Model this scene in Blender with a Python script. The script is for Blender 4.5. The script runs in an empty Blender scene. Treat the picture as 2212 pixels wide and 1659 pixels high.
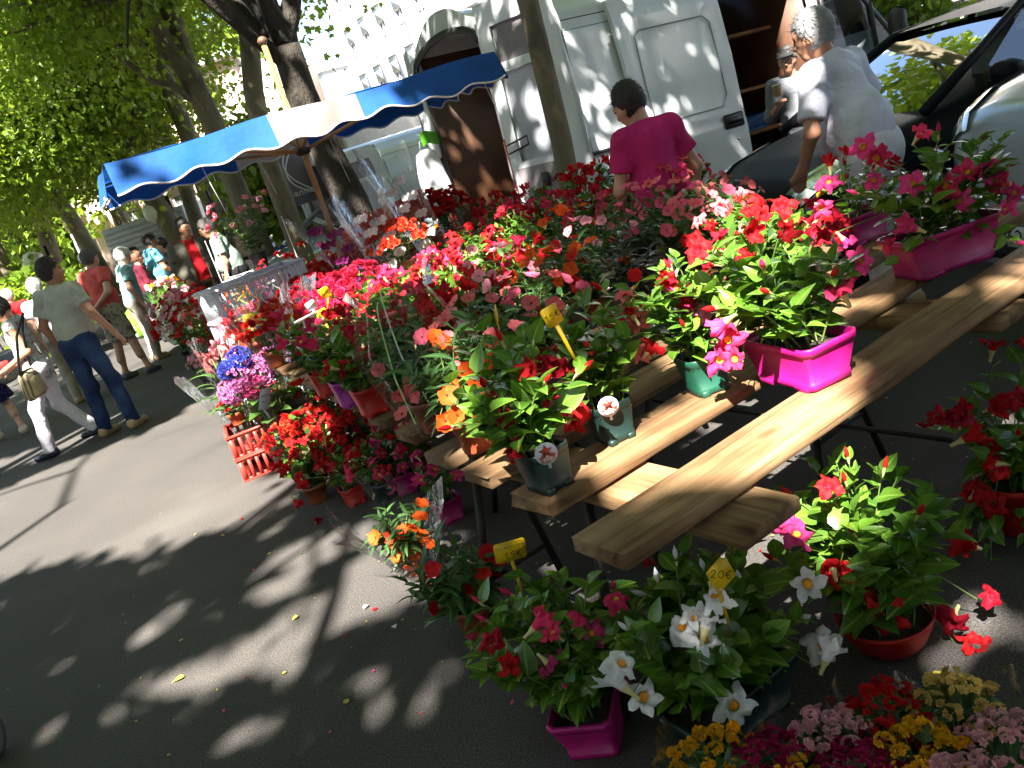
import bpy, math, random
import numpy as np
from mathutils import Vector, Matrix, Euler, Quaternion

# ------------------------------------------------------------------ camera
PW, PH, PF = 2212.0, 1659.0, 1860.0          # photo pixel grid used for measuring, focal length in it
PITCH, ROLL, EYE = math.radians(16.2), math.radians(18.0), 1.68
_F = np.array([0, math.cos(PITCH), -math.sin(PITCH)])
_U = np.array([0, math.sin(PITCH), math.cos(PITCH)])
_R = np.array([1.0, 0, 0])
CX = math.cos(ROLL)*_R - math.sin(ROLL)*_U
CY = math.sin(ROLL)*_R + math.cos(ROLL)*_U
C0 = np.array([0, 0, EYE])
scene = bpy.context.scene
col = scene.collection
cam_data = bpy.data.cameras.new('camera')
cam_data.sensor_width = 36.0
cam_data.lens = 36.0*PF/PW
cam_data.clip_start, cam_data.clip_end = 0.05, 2000
cam = bpy.data.objects.new('camera', cam_data)
cam.matrix_world = Matrix(((CX[0], CY[0], -_F[0], C0[0]), (CX[1], CY[1], -_F[1], C0[1]),
                           (CX[2], CY[2], -_F[2], C0[2]), (0, 0, 0, 1)))
col.objects.link(cam)
scene.camera = cam

# ------------------------------------------------------------------ light
SUN_AZ, SUN_EL = math.radians(193.0), math.radians(52.0)   # clockwise from +Y (view direction)
S = np.array([math.sin(SUN_AZ)*math.cos(SUN_EL), math.cos(SUN_AZ)*math.cos(SUN_EL), math.sin(SUN_EL)])
world = bpy.data.worlds.new('World')
scene.world = world
world.use_nodes = True
wn = world.node_tree.nodes
sky = wn.new('ShaderNodeTexSky')
sky.sky_type = 'NISHITA'
sky.sun_disc = False
sky.sun_elevation = SUN_EL
sky.sun_rotation = SUN_AZ
sky.air_density = 1.0
sky.dust_density = 0.8
wn['Background'].inputs['Strength'].default_value = 0.062
world.node_tree.links.new(sky.outputs[0], wn['Background'].inputs['Color'])
sun_data = bpy.data.lights.new('sun', 'SUN')
sun_data.energy = 5.0
sun_data.angle = math.radians(0.53)
sun_data.color = (1.0, 0.94, 0.86)
sun = bpy.data.objects.new('sun', sun_data)
sun.rotation_euler = Vector(-S).to_track_quat('-Z', 'Y').to_euler()
sun.location = (-3, -6, 25)
col.objects.link(sun)
vs = scene.view_settings
vs.view_transform = 'Standard'
vs.look = 'None'
vs.gamma = 1.0
vs.exposure = 2.7
vs.use_curve_mapping = False
scene.cycles.use_denoising = True
scene.cycles.max_bounces = 8
scene.cycles.transparent_max_bounces = 14
scene.cycles.caustics_reflective = False
scene.cycles.caustics_refractive = False
scene.cycles.sample_clamp_indirect = 6.0

# ------------------------------------------------------------------ measuring helpers
def ray(x, y):
    return _F + (x-PW/2)/PF*CX - (y-PH/2)/PF*CY
def G(x, y, z=0.0):                       # photo pixel -> point on the level plane z
    d = ray(x, y); t = (z-EYE)/d[2]
    return C0 + d*t
def D(x, y, Y):                           # photo pixel -> point at distance Y ahead
    d = ray(x, y)
    return C0 + d*(Y/d[1])
def proj(P):
    v = np.asarray(P, float) - C0
    z = v @ _F
    z = np.where(np.abs(z) < 1e-6, 1e-6, z)
    return PW/2 + PF*(v @ CX)/z, PH/2 - PF*(v @ CY)/z, z
AZ = math.radians(60.0)
Ud = np.array([math.sin(AZ), math.cos(AZ), 0.0])      # along the planks of the stall
Vd = np.array([-math.cos(AZ), math.sin(AZ), 0.0])     # away from the camera, along the promenade
def UV(u, v, z=0.0):
    return Ud*u + Vd*v + np.array([0, 0, z])
def uv_of(P):
    return float(P[0]*Ud[0]+P[1]*Ud[1]), float(P[0]*Vd[0]+P[1]*Vd[1])
RNG = np.random.default_rng(7)
R = random.Random(11)

# ------------------------------------------------------------------ materials
MATS = {}
def nt(name):
    m = bpy.data.materials.new(name); m.use_nodes = True
    n = m.node_tree.nodes; l = m.node_tree.links
    return m, n, l, n['Principled BSDF']
def ramp(n, stops, interp='LINEAR'):
    r = n.new('ShaderNodeValToRGB'); r.color_ramp.interpolation = interp
    e = r.color_ramp.elements
    e[0].position, e[0].color = stops[0][0], (*stops[0][1], 1)
    e[1].position, e[1].color = stops[-1][0], (*stops[-1][1], 1)
    for p, c in stops[1:-1]:
        k = e.new(p); k.color = (*c, 1)
    return r
def mat(name, c, rough=0.6, var=0.12, scale=8.0, bump=0.0, bscale=60.0, metal=0.0, coat=0.0, trans=0.0, spec=0.5, objvar=0.0, sub=None, dirt=None):
    """painted / plastic / cloth surface: base colour with noise variation, fine bump, optional translucency"""
    if name in MATS: return MATS[name]
    m, n, l, b = nt(name)
    tc = n.new('ShaderNodeTexCoord')
    nz = n.new('ShaderNodeTexNoise'); nz.inputs['Scale'].default_value = scale; nz.inputs['Detail'].default_value = 5
    l.new(tc.outputs['Object'], nz.inputs['Vector'])
    lo = tuple(max(0, v*(1-var)) for v in c); hi = tuple(min(1, v*(1+var)) for v in c)
    if dirt: lo = dirt
    rp = ramp(n, [(0.3, lo), (0.7, hi)])
    l.new(nz.outputs['Fac'], rp.inputs['Fac'])
    out = rp.outputs['Color']
    if objvar:
        oi = n.new('ShaderNodeObjectInfo'); hs = n.new('ShaderNodeHueSaturation')
        mr = n.new('ShaderNodeMapRange'); mr.inputs[3].default_value = 1-objvar; mr.inputs[4].default_value = 1+objvar
        l.new(oi.outputs['Random'], mr.inputs[0]); l.new(mr.outputs[0], hs.inputs['Value']); l.new(out, hs.inputs['Color'])
        out = hs.outputs['Color']
    l.new(out, b.inputs['Base Color'])
    b.inputs['Roughness'].default_value = rough
    b.inputs['Metallic'].default_value = metal
    b.inputs['Coat Weight'].default_value = coat
    b.inputs['Coat Roughness'].default_value = 0.05
    b.inputs['Specular IOR Level'].default_value = spec
    if bump:
        n2 = n.new('ShaderNodeTexNoise'); n2.inputs['Scale'].default_value = bscale; n2.inputs['Detail'].default_value = 4
        l.new(tc.outputs['Object'], n2.inputs['Vector'])
        bp = n.new('ShaderNodeBump'); bp.inputs['Strength'].default_value = bump; bp.inputs['Distance'].default_value = 0.01
        l.new(n2.outputs['Fac'], bp.inputs['Height']); l.new(bp.outputs['Normal'], b.inputs['Normal'])
    if trans:
        tr = n.new('ShaderNodeBsdfTranslucent'); mx = n.new('ShaderNodeMixShader')
        l.new(out, tr.inputs['Color']); mx.inputs[0].default_value = trans
        l.new(b.outputs[0], mx.inputs[1]); l.new(tr.outputs[0], mx.inputs[2])
        l.new(mx.outputs[0], n['Material Output'].inputs['Surface'])
    MATS[name] = m
    return m
def leaf_mat(name, dark, light, rough=0.35, trans=0.3, scale=5.0, tint=(0.35, 0.55, 0.05), spec=0.5, vein=False):
    if name in MATS: return MATS[name]
    m, n, l, b = nt(name)
    geo = n.new('ShaderNodeNewGeometry'); oi = n.new('ShaderNodeObjectInfo')
    nz = n.new('ShaderNodeTexNoise'); nz.inputs['Scale'].default_value = scale; nz.inputs['Detail'].default_value = 3
    l.new(geo.outputs['Position'], nz.inputs['Vector'])
    ad = n.new('ShaderNodeMath'); ad.operation = 'MULTIPLY_ADD'; ad.inputs[1].default_value = 0.4
    ri = n.new('ShaderNodeMath'); ri.operation = 'ADD'
    l.new(geo.outputs['Random Per Island'], ri.inputs[0]); l.new(oi.outputs['Random'], ri.inputs[1])
    fr = n.new('ShaderNodeMath'); fr.operation = 'FRACT'; l.new(ri.outputs[0], fr.inputs[0])
    l.new(fr.outputs[0], ad.inputs[0])
    sc = n.new('ShaderNodeMath'); sc.operation = 'MULTIPLY_ADD'; sc.inputs[1].default_value = 1.2; sc.inputs[2].default_value = -0.35
    l.new(nz.outputs['Fac'], sc.inputs[0]); l.new(sc.outputs[0], ad.inputs[2])
    rp = ramp(n, [(0.1, dark), (0.75, light), (0.93, light), (1.0, (0.30, 0.27, 0.03))] if vein else [(0.1, dark), (0.75, light)])
    l.new(ad.outputs[0], rp.inputs['Fac'])
    rpc = rp.outputs['Color']
    if vein:                                     # pale midrib and side veins along the leaf's own axes
        tc = n.new('ShaderNodeTexCoord'); sx = n.new('ShaderNodeSeparateXYZ'); l.new(tc.outputs['Object'], sx.inputs[0])
        ab = n.new('ShaderNodeMath'); ab.operation = 'ABSOLUTE'; l.new(sx.outputs['X'], ab.inputs[0])
        mid = n.new('ShaderNodeMapRange'); mid.inputs[1].default_value = 0.010; mid.inputs[2].default_value = 0.035; mid.inputs[3].default_value = 1.0; mid.inputs[4].default_value = 0.0; l.new(ab.outputs[0], mid.inputs[0])
        sv = n.new('ShaderNodeMath'); sv.operation = 'MULTIPLY_ADD'; sv.inputs[1].default_value = -0.75; l.new(ab.outputs[0], sv.inputs[0]); l.new(sx.outputs['Y'], sv.inputs[2])
        sn = n.new('ShaderNodeMath'); sn.operation = 'MULTIPLY'; sn.inputs[1].default_value = 48.0; l.new(sv.outputs[0], sn.inputs[0])
        si = n.new('ShaderNodeMath'); si.operation = 'SINE'; l.new(sn.outputs[0], si.inputs[0])
        vr = n.new('ShaderNodeMapRange'); vr.inputs[1].default_value = 0.86; vr.inputs[2].default_value = 1.0; vr.inputs[3].default_value = 0.0; vr.inputs[4].default_value = 0.35; l.new(si.outputs[0], vr.inputs[0])
        mxv = n.new('ShaderNodeMath'); mxv.operation = 'MAXIMUM'; l.new(mid.outputs[0], mxv.inputs[0]); l.new(vr.outputs[0], mxv.inputs[1])
        mv = n.new('ShaderNodeMix'); mv.data_type = 'RGBA'; l.new(mxv.outputs[0], mv.inputs[0]); l.new(rpc, mv.inputs[6]); mv.inputs[7].default_value = (light[0]*1.7, light[1]*1.45, light[2]*2.0, 1)
        rpc = mv.outputs[2]
    l.new(rpc, b.inputs['Base Color'])
    b.inputs['Roughness'].default_value = rough
    b.inputs['Specular IOR Level'].default_value = spec
    tr = n.new('ShaderNodeBsdfTranslucent'); mx = n.new('ShaderNodeMixShader'); mi = n.new('ShaderNodeMix'); mi.data_type = 'RGBA'
    mi.inputs[0].default_value = 0.5
    l.new(rp.outputs['Color'], mi.inputs[6]); mi.inputs[7].default_value = (*tint, 1)
    l.new(mi.outputs[2], tr.inputs['Color']); mx.inputs[0].default_value = trans
    l.new(b.outputs[0], mx.inputs[1]); l.new(tr.outputs[0], mx.inputs[2])
    l.new(mx.outputs[0], n['Material Output'].inputs['Surface'])
    MATS[name] = m
    return m
def petal_mat(name, c, edge=None, trans=0.3, radius=None):
    """petal: colour runs from throat to rim by distance from the flower's own axis"""
    if name in MATS: return MATS[name]
    m, n, l, b = nt(name)
    oi = n.new('ShaderNodeObjectInfo'); tc = n.new('ShaderNodeTexCoord')
    nz = n.new('ShaderNodeTexNoise'); nz.inputs['Scale'].default_value = 45; nz.inputs['Detail'].default_value = 3
    l.new(tc.outputs['Object'], nz.inputs['Vector'])
    rp = ramp(n, [(0.25, tuple(v*0.78 for v in c)), (0.75, tuple(min(1, v*1.15+0.01) for v in c))])
    l.new(nz.outputs['Fac'], rp.inputs['Fac'])
    hs = n.new('ShaderNodeHueSaturation'); mr = n.new('ShaderNodeMapRange'); mr.inputs[3].default_value = 0.75; mr.inputs[4].default_value = 1.2
    l.new(oi.outputs['Random'], mr.inputs[0]); l.new(mr.outputs[0], hs.inputs['Value']); l.new(rp.outputs['Color'], hs.inputs['Color'])
    l.new(hs.outputs['Color'], b.inputs['Base Color'])
    b.inputs['Roughness'].default_value = 0.6; b.inputs['Specular IOR Level'].default_value = 0.15
    tr = n.new('ShaderNodeBsdfTranslucent'); mx = n.new('ShaderNodeMixShader'); mx.inputs[0].default_value = trans
    l.new(hs.outputs['Color'], tr.inputs['Color'])
    l.new(b.outputs[0], mx.inputs[1]); l.new(tr.outputs[0], mx.inputs[2])
    l.new(mx.outputs[0], n['Material Output'].inputs['Surface'])
    MATS[name] = m
    return m
def cellophane():
    if 'cellophane' in MATS: return MATS['cellophane']
    m, n, l, b = nt('cellophane')
    g = n.new('ShaderNodeBsdfGlossy'); g.inputs['Roughness'].default_value = 0.08; g.inputs['Color'].default_value = (1, 1, 1, 1)
    t = n.new('ShaderNodeBsdfTransparent'); t.inputs['Color'].default_value = (0.96, 0.97, 0.97, 1)
    fr = n.new('ShaderNodeLayerWeight'); fr.inputs['Blend'].default_value = 0.12
    tc = n.new('ShaderNodeTexCoord'); nz = n.new('ShaderNodeTexNoise'); nz.inputs['Scale'].default_value = 14; nz.inputs['Detail'].default_value = 4
    mp = n.new('ShaderNodeMapping'); mp.inputs['Scale'].default_value = (3, 3, 0.6)
    l.new(tc.outputs['Object'], mp.inputs[0]); l.new(mp.outputs[0], nz.inputs['Vector'])
    bp = n.new('ShaderNodeBump'); bp.inputs['Strength'].default_value = 0.45; bp.inputs['Distance'].default_value = 0.03
    l.new(nz.outputs['Fac'], bp.inputs['Height']); l.new(bp.outputs['Normal'], g.inputs['Normal']); l.new(bp.outputs['Normal'], fr.inputs['Normal'])
    mu = n.new('ShaderNodeMath'); mu.operation = 'MULTIPLY_ADD'; mu.inputs[1].default_value = 0.55; mu.inputs[2].default_value = 0.014
    l.new(fr.outputs['Fresnel'], mu.inputs[0])
    mx = n.new('ShaderNodeMixShader')
    l.new(mu.outputs[0], mx.inputs[0]); l.new(t.outputs[0], mx.inputs[1]); l.new(g.outputs[0], mx.inputs[2])
    l.new(mx.outputs[0], n['Material Output'].inputs['Surface'])
    MATS['cellophane'] = m
    return m
def wood_mat(name, c1, c2, axis=0):
    if name in MATS: return MATS[name]
    m, n, l, b = nt(name)
    tc = n.new('ShaderNodeTexCoord'); mp = n.new('ShaderNodeMapping'); oi = n.new('ShaderNodeObjectInfo')
    sc = [14, 14, 14]; sc[axis] = 0.9
    mp.inputs['Scale'].default_value = sc
    vm = n.new('ShaderNodeVectorMath'); vm.operation = 'ADD'; cb = n.new('ShaderNodeMath'); cb.operation = 'MULTIPLY'; cb.inputs[1].default_value = 40
    l.new(oi.outputs['Random'], cb.inputs[0]); l.new(tc.outputs['Object'], vm.inputs[0]); l.new(cb.outputs[0], vm.inputs[1])
    l.new(vm.outputs[0], mp.inputs[0])
    nz = n.new('ShaderNodeTexNoise'); nz.inputs['Scale'].default_value = 1.6; nz.inputs['Detail'].default_value = 8; nz.inputs['Distortion'].default_value = 1.2
    l.new(mp.outputs[0], nz.inputs['Vector'])
    rp = ramp(n, [(0.3, c1), (0.5, tuple((a+d)/2 for a, d in zip(c1, c2))), (0.72, c2)])
    l.new(nz.outputs['Fac'], rp.inputs['Fac'])
    n2 = n.new('ShaderNodeTexNoise'); n2.inputs['Scale'].default_value = 3.5; n2.inputs['Detail'].default_value = 4
    l.new(vm.outputs[0], n2.inputs['Vector'])
    r2 = ramp(n, [(0.36, (0.45, 0.40, 0.36)), (0.6, (1, 1, 1))])
    l.new(n2.outputs['Fac'], r2.inputs['Fac'])
    mx = n.new('ShaderNodeMix'); mx.data_type = 'RGBA'; mx.blend_type = 'MULTIPLY'; mx.inputs[0].default_value = 0.85
    l.new(rp.outputs['Color'], mx.inputs[6]); l.new(r2.outputs['Color'], mx.inputs[7])
    m3 = n.new('ShaderNodeMapping'); s3 = [90, 90, 90]; s3[axis] = 2.2; m3.inputs['Scale'].default_value = s3; l.new(vm.outputs[0], m3.inputs[0])
    n3 = n.new('ShaderNodeTexNoise'); n3.inputs['Scale'].default_value = 1.0; n3.inputs['Detail'].default_value = 3; l.new(m3.outputs[0], n3.inputs['Vector'])
    r3 = ramp(n, [(0.30, (0.35, 0.30, 0.26)), (0.40, (1, 1, 1))]); l.new(n3.outputs['Fac'], r3.inputs['Fac'])
    m4 = n.new('ShaderNodeMapping'); s4 = [9, 9, 9]; s4[axis] = 4.0; m4.inputs['Scale'].default_value = s4; l.new(vm.outputs[0], m4.inputs[0])
    vk = n.new('ShaderNodeTexVoronoi'); vk.inputs['Scale'].default_value = 0.8; l.new(m4.outputs[0], vk.inputs['Vector'])
    r4 = ramp(n, [(0.05, (0.28, 0.18, 0.12)), (0.13, (0.75, 0.66, 0.58)), (0.17, (1, 1, 1))]); l.new(vk.outputs['Distance'], r4.inputs['Fac'])
    ma = n.new('ShaderNodeMix'); ma.data_type = 'RGBA'; ma.blend_type = 'MULTIPLY'; ma.inputs[0].default_value = 0.8; l.new(mx.outputs[2], ma.inputs[6]); l.new(r3.outputs['Color'], ma.inputs[7])
    mb_ = n.new('ShaderNodeMix'); mb_.data_type = 'RGBA'; mb_.blend_type = 'MULTIPLY'; mb_.inputs[0].default_value = 0.8; l.new(ma.outputs[2], mb_.inputs[6]); l.new(r4.outputs['Color'], mb_.inputs[7])
    l.new(mb_.outputs[2], b.inputs['Base Color'])
    b.inputs['Roughness'].default_value = 0.75; b.inputs['Specular IOR Level'].default_value = 0.25
    bp = n.new('ShaderNodeBump'); bp.inputs['Strength'].default_value = 0.5; bp.inputs['Distance'].default_value = 0.004
    l.new(nz.outputs['Fac'], bp.inputs['Height']); l.new(bp.outputs['Normal'], b.inputs['Normal'])
    MATS[name] = m
    return m

# ------------------------------------------------------------------ mesh helpers
def np_mesh(name, V, F, smooth=False, mats=(), midx=None):
    """V (n,3); F list of equally long rows or a ragged list"""
    me = bpy.data.meshes.new(name)
    V = np.asarray(V, np.float32).reshape(-1, 3)
    if isinstance(F, np.ndarray):
        k = F.shape[1]; loops = F.reshape(-1).astype(np.int32); starts = np.arange(0, len(loops), k, dtype=np.int32)
    else:
        lens = np.array([len(f) for f in F], np.int32)
        loops = np.fromiter((i for f in F for i in f), np.int32, int(lens.sum()))
        starts = np.concatenate(([0], np.cumsum(lens)[:-1])).astype(np.int32)
    me.vertices.add(len(V)); me.vertices.foreach_set('co', V.reshape(-1))
    me.loops.add(len(loops)); me.loops.foreach_set('vertex_index', loops)
    me.polygons.add(len(starts)); me.polygons.foreach_set('loop_start', starts)
    if midx is not None: me.polygons.foreach_set('material_index', np.asarray(midx, np.int32))
    if smooth: me.polygons.foreach_set('use_smooth', np.ones(len(starts), bool))
    me.update(calc_edges=True)
    for m in mats: me.materials.append(m)
    return me
def link(name, data, parent=None, M=None, **tags):
    o = bpy.data.objects.new(name, data)
    if parent is not None: o.parent = parent
    if M is not None: o.matrix_basis = M if isinstance(M, Matrix) else Matrix(M)
    for k, v in tags.items():
        if v: o[k] = v
    col.objects.link(o)
    return o
def thing(name, label, cat, loc=(0, 0, 0), rz=0.0, group=None, tilt=None):
    M = Matrix.Translation(Vector([float(v) for v in loc])) @ Matrix.Rotation(rz, 4, 'Z')
    if tilt is not None: M = M @ tilt
    return link(name, None, None, M, label=label, category=cat, group=group)
class MB:
    """collects shapes into one mesh; every shape can use its own material slot"""
    def __init__(s): s.v = []; s.f = []; s.m = []; s.n = 0
    def add(s, V, F, mi=0):
        s.v.append(np.asarray(V, float).reshape(-1, 3))
        s.f += [tuple(int(i)+s.n for i in f) for f in F]; s.m += [mi]*len(F)
        s.n += len(s.v[-1]); return s
    def box(s, c, d, mi=0, M=None, bev=0.0, top=None):
        x, y, z = (v/2 for v in d); t = top or (1, 1)
        if bev:
            bx = min(bev, x*.8, y*.8); V = []
            for (zz, k, q) in ((-z, bx, 1), (-z+bx, 0, 1), (z-bx, 0, 1), (z, bx, 1)):
                tx, ty = (t if zz > 0 else (1, 1))
                X, Y = (x-k)*tx, (y-k)*ty; e = bx
                V += [(-X+e, -Y, zz), (X-e, -Y, zz), (X, -Y+e, zz), (X, Y-e, zz), (X-e, Y, zz), (-X+e, Y, zz), (-X, Y-e, zz), (-X, -Y+e, zz)]
            F = [tuple(range(7, -1, -1)), tuple(range(24, 32))]
            for r in range(3):
                for i in range(8):
                    F.append((r*8+i, r*8+(i+1) % 8, r*8+8+(i+1) % 8, r*8+8+i))
        else:
            V = [(-x, -y, -z), (x, -y, -z), (x, y, -z), (-x, y, -z), (-x*t[0], -y*t[1], z), (x*t[0], -y*t[1], z), (x*t[0], y*t[1], z), (-x*t[0], y*t[1], z)]
            F = [(3, 2, 1, 0), (4, 5, 6, 7), (0, 1, 5, 4), (1, 2, 6, 5), (2, 3, 7, 6), (3, 0, 4, 7)]
        V = np.array(V)
        if M is not None: V = V @ np.array(M.to_3x3() if isinstance(M, Matrix) else M)[:3, :3].T
        return s.add(V + np.array(c), F, mi)
    def tube(s, pts, rad, n=8, mi=0, cap=True):
        P = np.array([[float(a) for a in p] for p in pts]); k = len(P)
        rad = [rad]*k if np.isscalar(rad) else list(rad)
        V = []; up = None
        for i in range(k):
            t = P[min(i+1, k-1)] - P[max(i-1, 0)]; t = t/(np.linalg.norm(t)+1e-9)
            if up is None:
                a = np.array([0, 0, 1.0]) if abs(t[2]) < .9 else np.array([1.0, 0, 0])
                up = np.cross(t, a)
            up = up - t*(up @ t); up /= (np.linalg.norm(up)+1e-9)
            w = np.cross(t, up)
            for j in range(n):
                a = 2*math.pi*j/n
                V.append(P[i] + rad[i]*(math.cos(a)*up + math.sin(a)*w))
        F = [(i*n+j, i*n+(j+1) % n, (i+1)*n+(j+1) % n, (i+1)*n+j) for i in range(k-1) for j in range(n)]
        if cap: F += [tuple(range(n-1, -1, -1)), tuple(range((k-1)*n, k*n))]
        return s.add(V, F, mi)
    def lathe(s, prof, n=20, mi=0, M=None, c=(0, 0, 0), mis=None):
        V = []; k = len(prof)
        for r, z in prof:
            for j in range(n):
                a = 2*math.pi*j/n; V.append((r*math.cos(a), r*math.sin(a), z))
        V = np.array(V)
        if M is not None: V = V @ np.array(M)[:3, :3].T
        V = V + np.array(c)
        for i in range(k-1):
            F = [(i*n+j, i*n+(j+1) % n, (i+1)*n+(j+1) % n, (i+1)*n+j) for j in range(n)]
            if i == 0: base = s.n; s.v.append(V); s.n += len(V)
            s.f += [tuple(q+base for q in f) for f in F]; s.m += [(mis[i] if mis else mi)]*len(F)
        return s
    def grid(s, fn, nu, nv, mi=0, flip=False):
        V = [fn(i/nu, j/nv) for j in range(nv+1) for i in range(nu+1)]
        F = []
        for j in range(nv):
            for i in range(nu):
                q = (j*(nu+1)+i, j*(nu+1)+i+1, (j+1)*(nu+1)+i+1, (j+1)*(nu+1)+i)
                F.append(q[::-1] if flip else q)
        return s.add(V, F, mi)
    def prism(s, poly, z0, z1, mi=0, M=None, c=(0, 0, 0)):
        n = len(poly)
        V = np.array([(x, y, z0) for x, y in poly] + [(x, y, z1) for x, y in poly], float)
        if M is not None: V = V @ np.array(M)[:3, :3].T
        F = [tuple(range(n-1, -1, -1)), tuple(range(n, 2*n))] + [(i, (i+1) % n, n+(i+1) % n, n+i) for i in range(n)]
        return s.add(V + np.array(c), F, mi)
    def mesh(s, name, mats, smooth=False):
        if not isinstance(mats, (list, tuple)): mats = [mats]
        return np_mesh(name, np.concatenate(s.v), s.f, smooth, mats, s.m)
    def obj(s, name, mats, parent=None, M=None, smooth=False, **tags):
        return link(name, s.mesh(name, mats, smooth), parent, M, **tags)
def rects_to_panel(x0, x1, z0, z1, holes):
    """rectangle x0..x1 * z0..z1 cut into rectangles that leave the holes (hx0,hx1,hz0,hz1) open"""
    xs = sorted({x0, x1, *[h[0] for h in holes], *[h[1] for h in holes]}); zs = sorted({z0, z1, *[h[2] for h in holes], *[h[3] for h in holes]})
    out = []
    for a, b in zip(xs, xs[1:]):
        run = None
        for c, d in zip(zs, zs[1:]):
            mx, mz = (a+b)/2, (c+d)/2
            if any(h[0] < mx < h[1] and h[2] < mz < h[3] for h in holes):
                if run: out.append((a, b, *run)); run = None
            else: run = (run[0], d) if run else (c, d)
        if run: out.append((a, b, *run))
    return out
def bulk(T, F, Ms):
    """copies of a small template under many 4x4 matrices -> one vertex and one face array"""
    T = np.asarray(T, float); F = np.asarray(F); Ms = np.asarray(Ms)
    V = np.einsum('nij,kj->nki', Ms[:, :3, :3], T) + Ms[:, None, :3, 3]
    FF = F[None] + (np.arange(len(Ms))*len(T))[:, None, None]
    return V.reshape(-1, 3), FF.reshape(-1, F.shape[1])
def frame(pos, y, z, s=1.0):
    """matrix with local +Y along y and +Z towards z"""
    y = np.asarray(y, float); y = y/(np.linalg.norm(y)+1e-9)
    z = np.asarray(z, float); x = np.cross(y, z); nx = np.linalg.norm(x)
    if nx < 1e-5: x = np.cross(y, [0.3, 0.9, 0.1]); nx = np.linalg.norm(x)
    x /= nx; z = np.cross(x, y)
    M = np.eye(4); M[:3, 0] = x*s; M[:3, 1] = y*s; M[:3, 2] = z*s; M[:3, 3] = pos
    return M
def unit(a=None):
    v = RNG.normal(size=3); return v/np.linalg.norm(v)

# ================================================================== ground
def asphalt():
    m, n, l, b = nt('asphalt')
    geo = n.new('ShaderNodeNewGeometry')
    big = n.new('ShaderNodeTexNoise'); big.inputs['Scale'].default_value = 0.7; big.inputs['Detail'].default_value = 6
    fine = n.new('ShaderNodeTexVoronoi'); fine.inputs['Scale'].default_value = 320
    mid = n.new('ShaderNodeTexNoise'); mid.inputs['Scale'].default_value = 160; mid.inputs['Detail'].default_value = 6
    for t in (big, fine, mid): l.new(geo.outputs['Position'], t.inputs['Vector'])
    r1 = ramp(n, [(0.3, (0.040, 0.038, 0.036)), (0.42, (0.066, 0.062, 0.058)), (0.55, (0.074, 0.069, 0.064)), (0.75, (0.105, 0.098, 0.09))])
    l.new(big.outputs['Fac'], r1.inputs['Fac'])
    r2 = ramp(n, [(0.33, (0.45, 0.45, 0.46)), (0.5, (0.95, 0.95, 0.95)), (0.72, (1.7, 1.65, 1.55))])
    l.new(mid.outputs['Fac'], r2.inputs['Fac'])
    mx = n.new('ShaderNodeMix'); mx.data_type = 'RGBA'; mx.blend_type = 'MULTIPLY'; mx.inputs[0].default_value = 1
    l.new(r1.outputs['Color'], mx.inputs[6]); l.new(r2.outputs['Color'], mx.inputs[7])
    r3 = ramp(n, [(0.0, (1.5, 1.45, 1.4)), (0.35, (0.95, 0.95, 0.95))])
    l.new(fine.outputs['Distance'], r3.inputs['Fac'])
    m2 = n.new('ShaderNodeMix'); m2.data_type = 'RGBA'; m2.blend_type = 'MULTIPLY'; m2.inputs[0].default_value = 0.8
    l.new(mx.outputs[2], m2.inputs[6]); l.new(r3.outputs['Color'], m2.inputs[7])
    gr = n.new('ShaderNodeTexVoronoi'); gr.inputs['Scale'].default_value = 42; l.new(geo.outputs['Position'], gr.inputs['Vector'])
    r5 = ramp(n, [(0.05, (1, 1, 1)), (0.075, (0, 0, 0))]); l.new(gr.outputs['Distance'], r5.inputs['Fac'])
    m5 = n.new('ShaderNodeMix'); m5.data_type = 'RGBA'; l.new(r5.outputs['Color'], m5.inputs[0]); l.new(m2.outputs[2], m5.inputs[6]); m5.inputs[7].default_value = (0.22, 0.21, 0.20, 1)
    l.new(m5.outputs[2], b.inputs['Base Color'])
    b.inputs['Roughness'].default_value = 0.85; b.inputs['Specular IOR Level'].default_value = 0.2
    bp = n.new('ShaderNodeBump'); bp.inputs['Strength'].default_value = 0.35; bp.inputs['Distance'].default_value = 0.003
    l.new(mid.outputs['Fac'], bp.inputs['Height'])
    b2 = n.new('ShaderNodeBump'); b2.inputs['Strength'].default_value = 0.35; b2.inputs['Distance'].default_value = 0.002
    l.new(fine.outputs['Distance'], b2.inputs['Height']); l.new(bp.outputs['Normal'], b2.inputs['Normal'])
    l.new(b2.outputs['Normal'], b.inputs['Normal'])
    return m
MATS['asphalt'] = asphalt()
def zg(x, y):                       # the parking strip falls away gently along the vans
    s = (x-0.6)*0.927+(y-8.4)*0.375
    return -0.05*min(max(s, 0.0), 9.0)
gx = [-600, -60, -12] + [i*0.5 for i in range(-8, 45)] + [40, 90, 600]; gy = [-300, -30] + [i*0.5 for i in range(0, 70)] + [60, 150, 900]
MB().grid(lambda u, v: (gx[round(u*(len(gx)-1))], gy[round(v*(len(gy)-1))], zg(gx[round(u*(len(gx)-1))], gy[round(v*(len(gy)-1))])), len(gx)-1, len(gy)-1).obj('ground', MATS['asphalt'], None, None, True, kind='structure')

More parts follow.
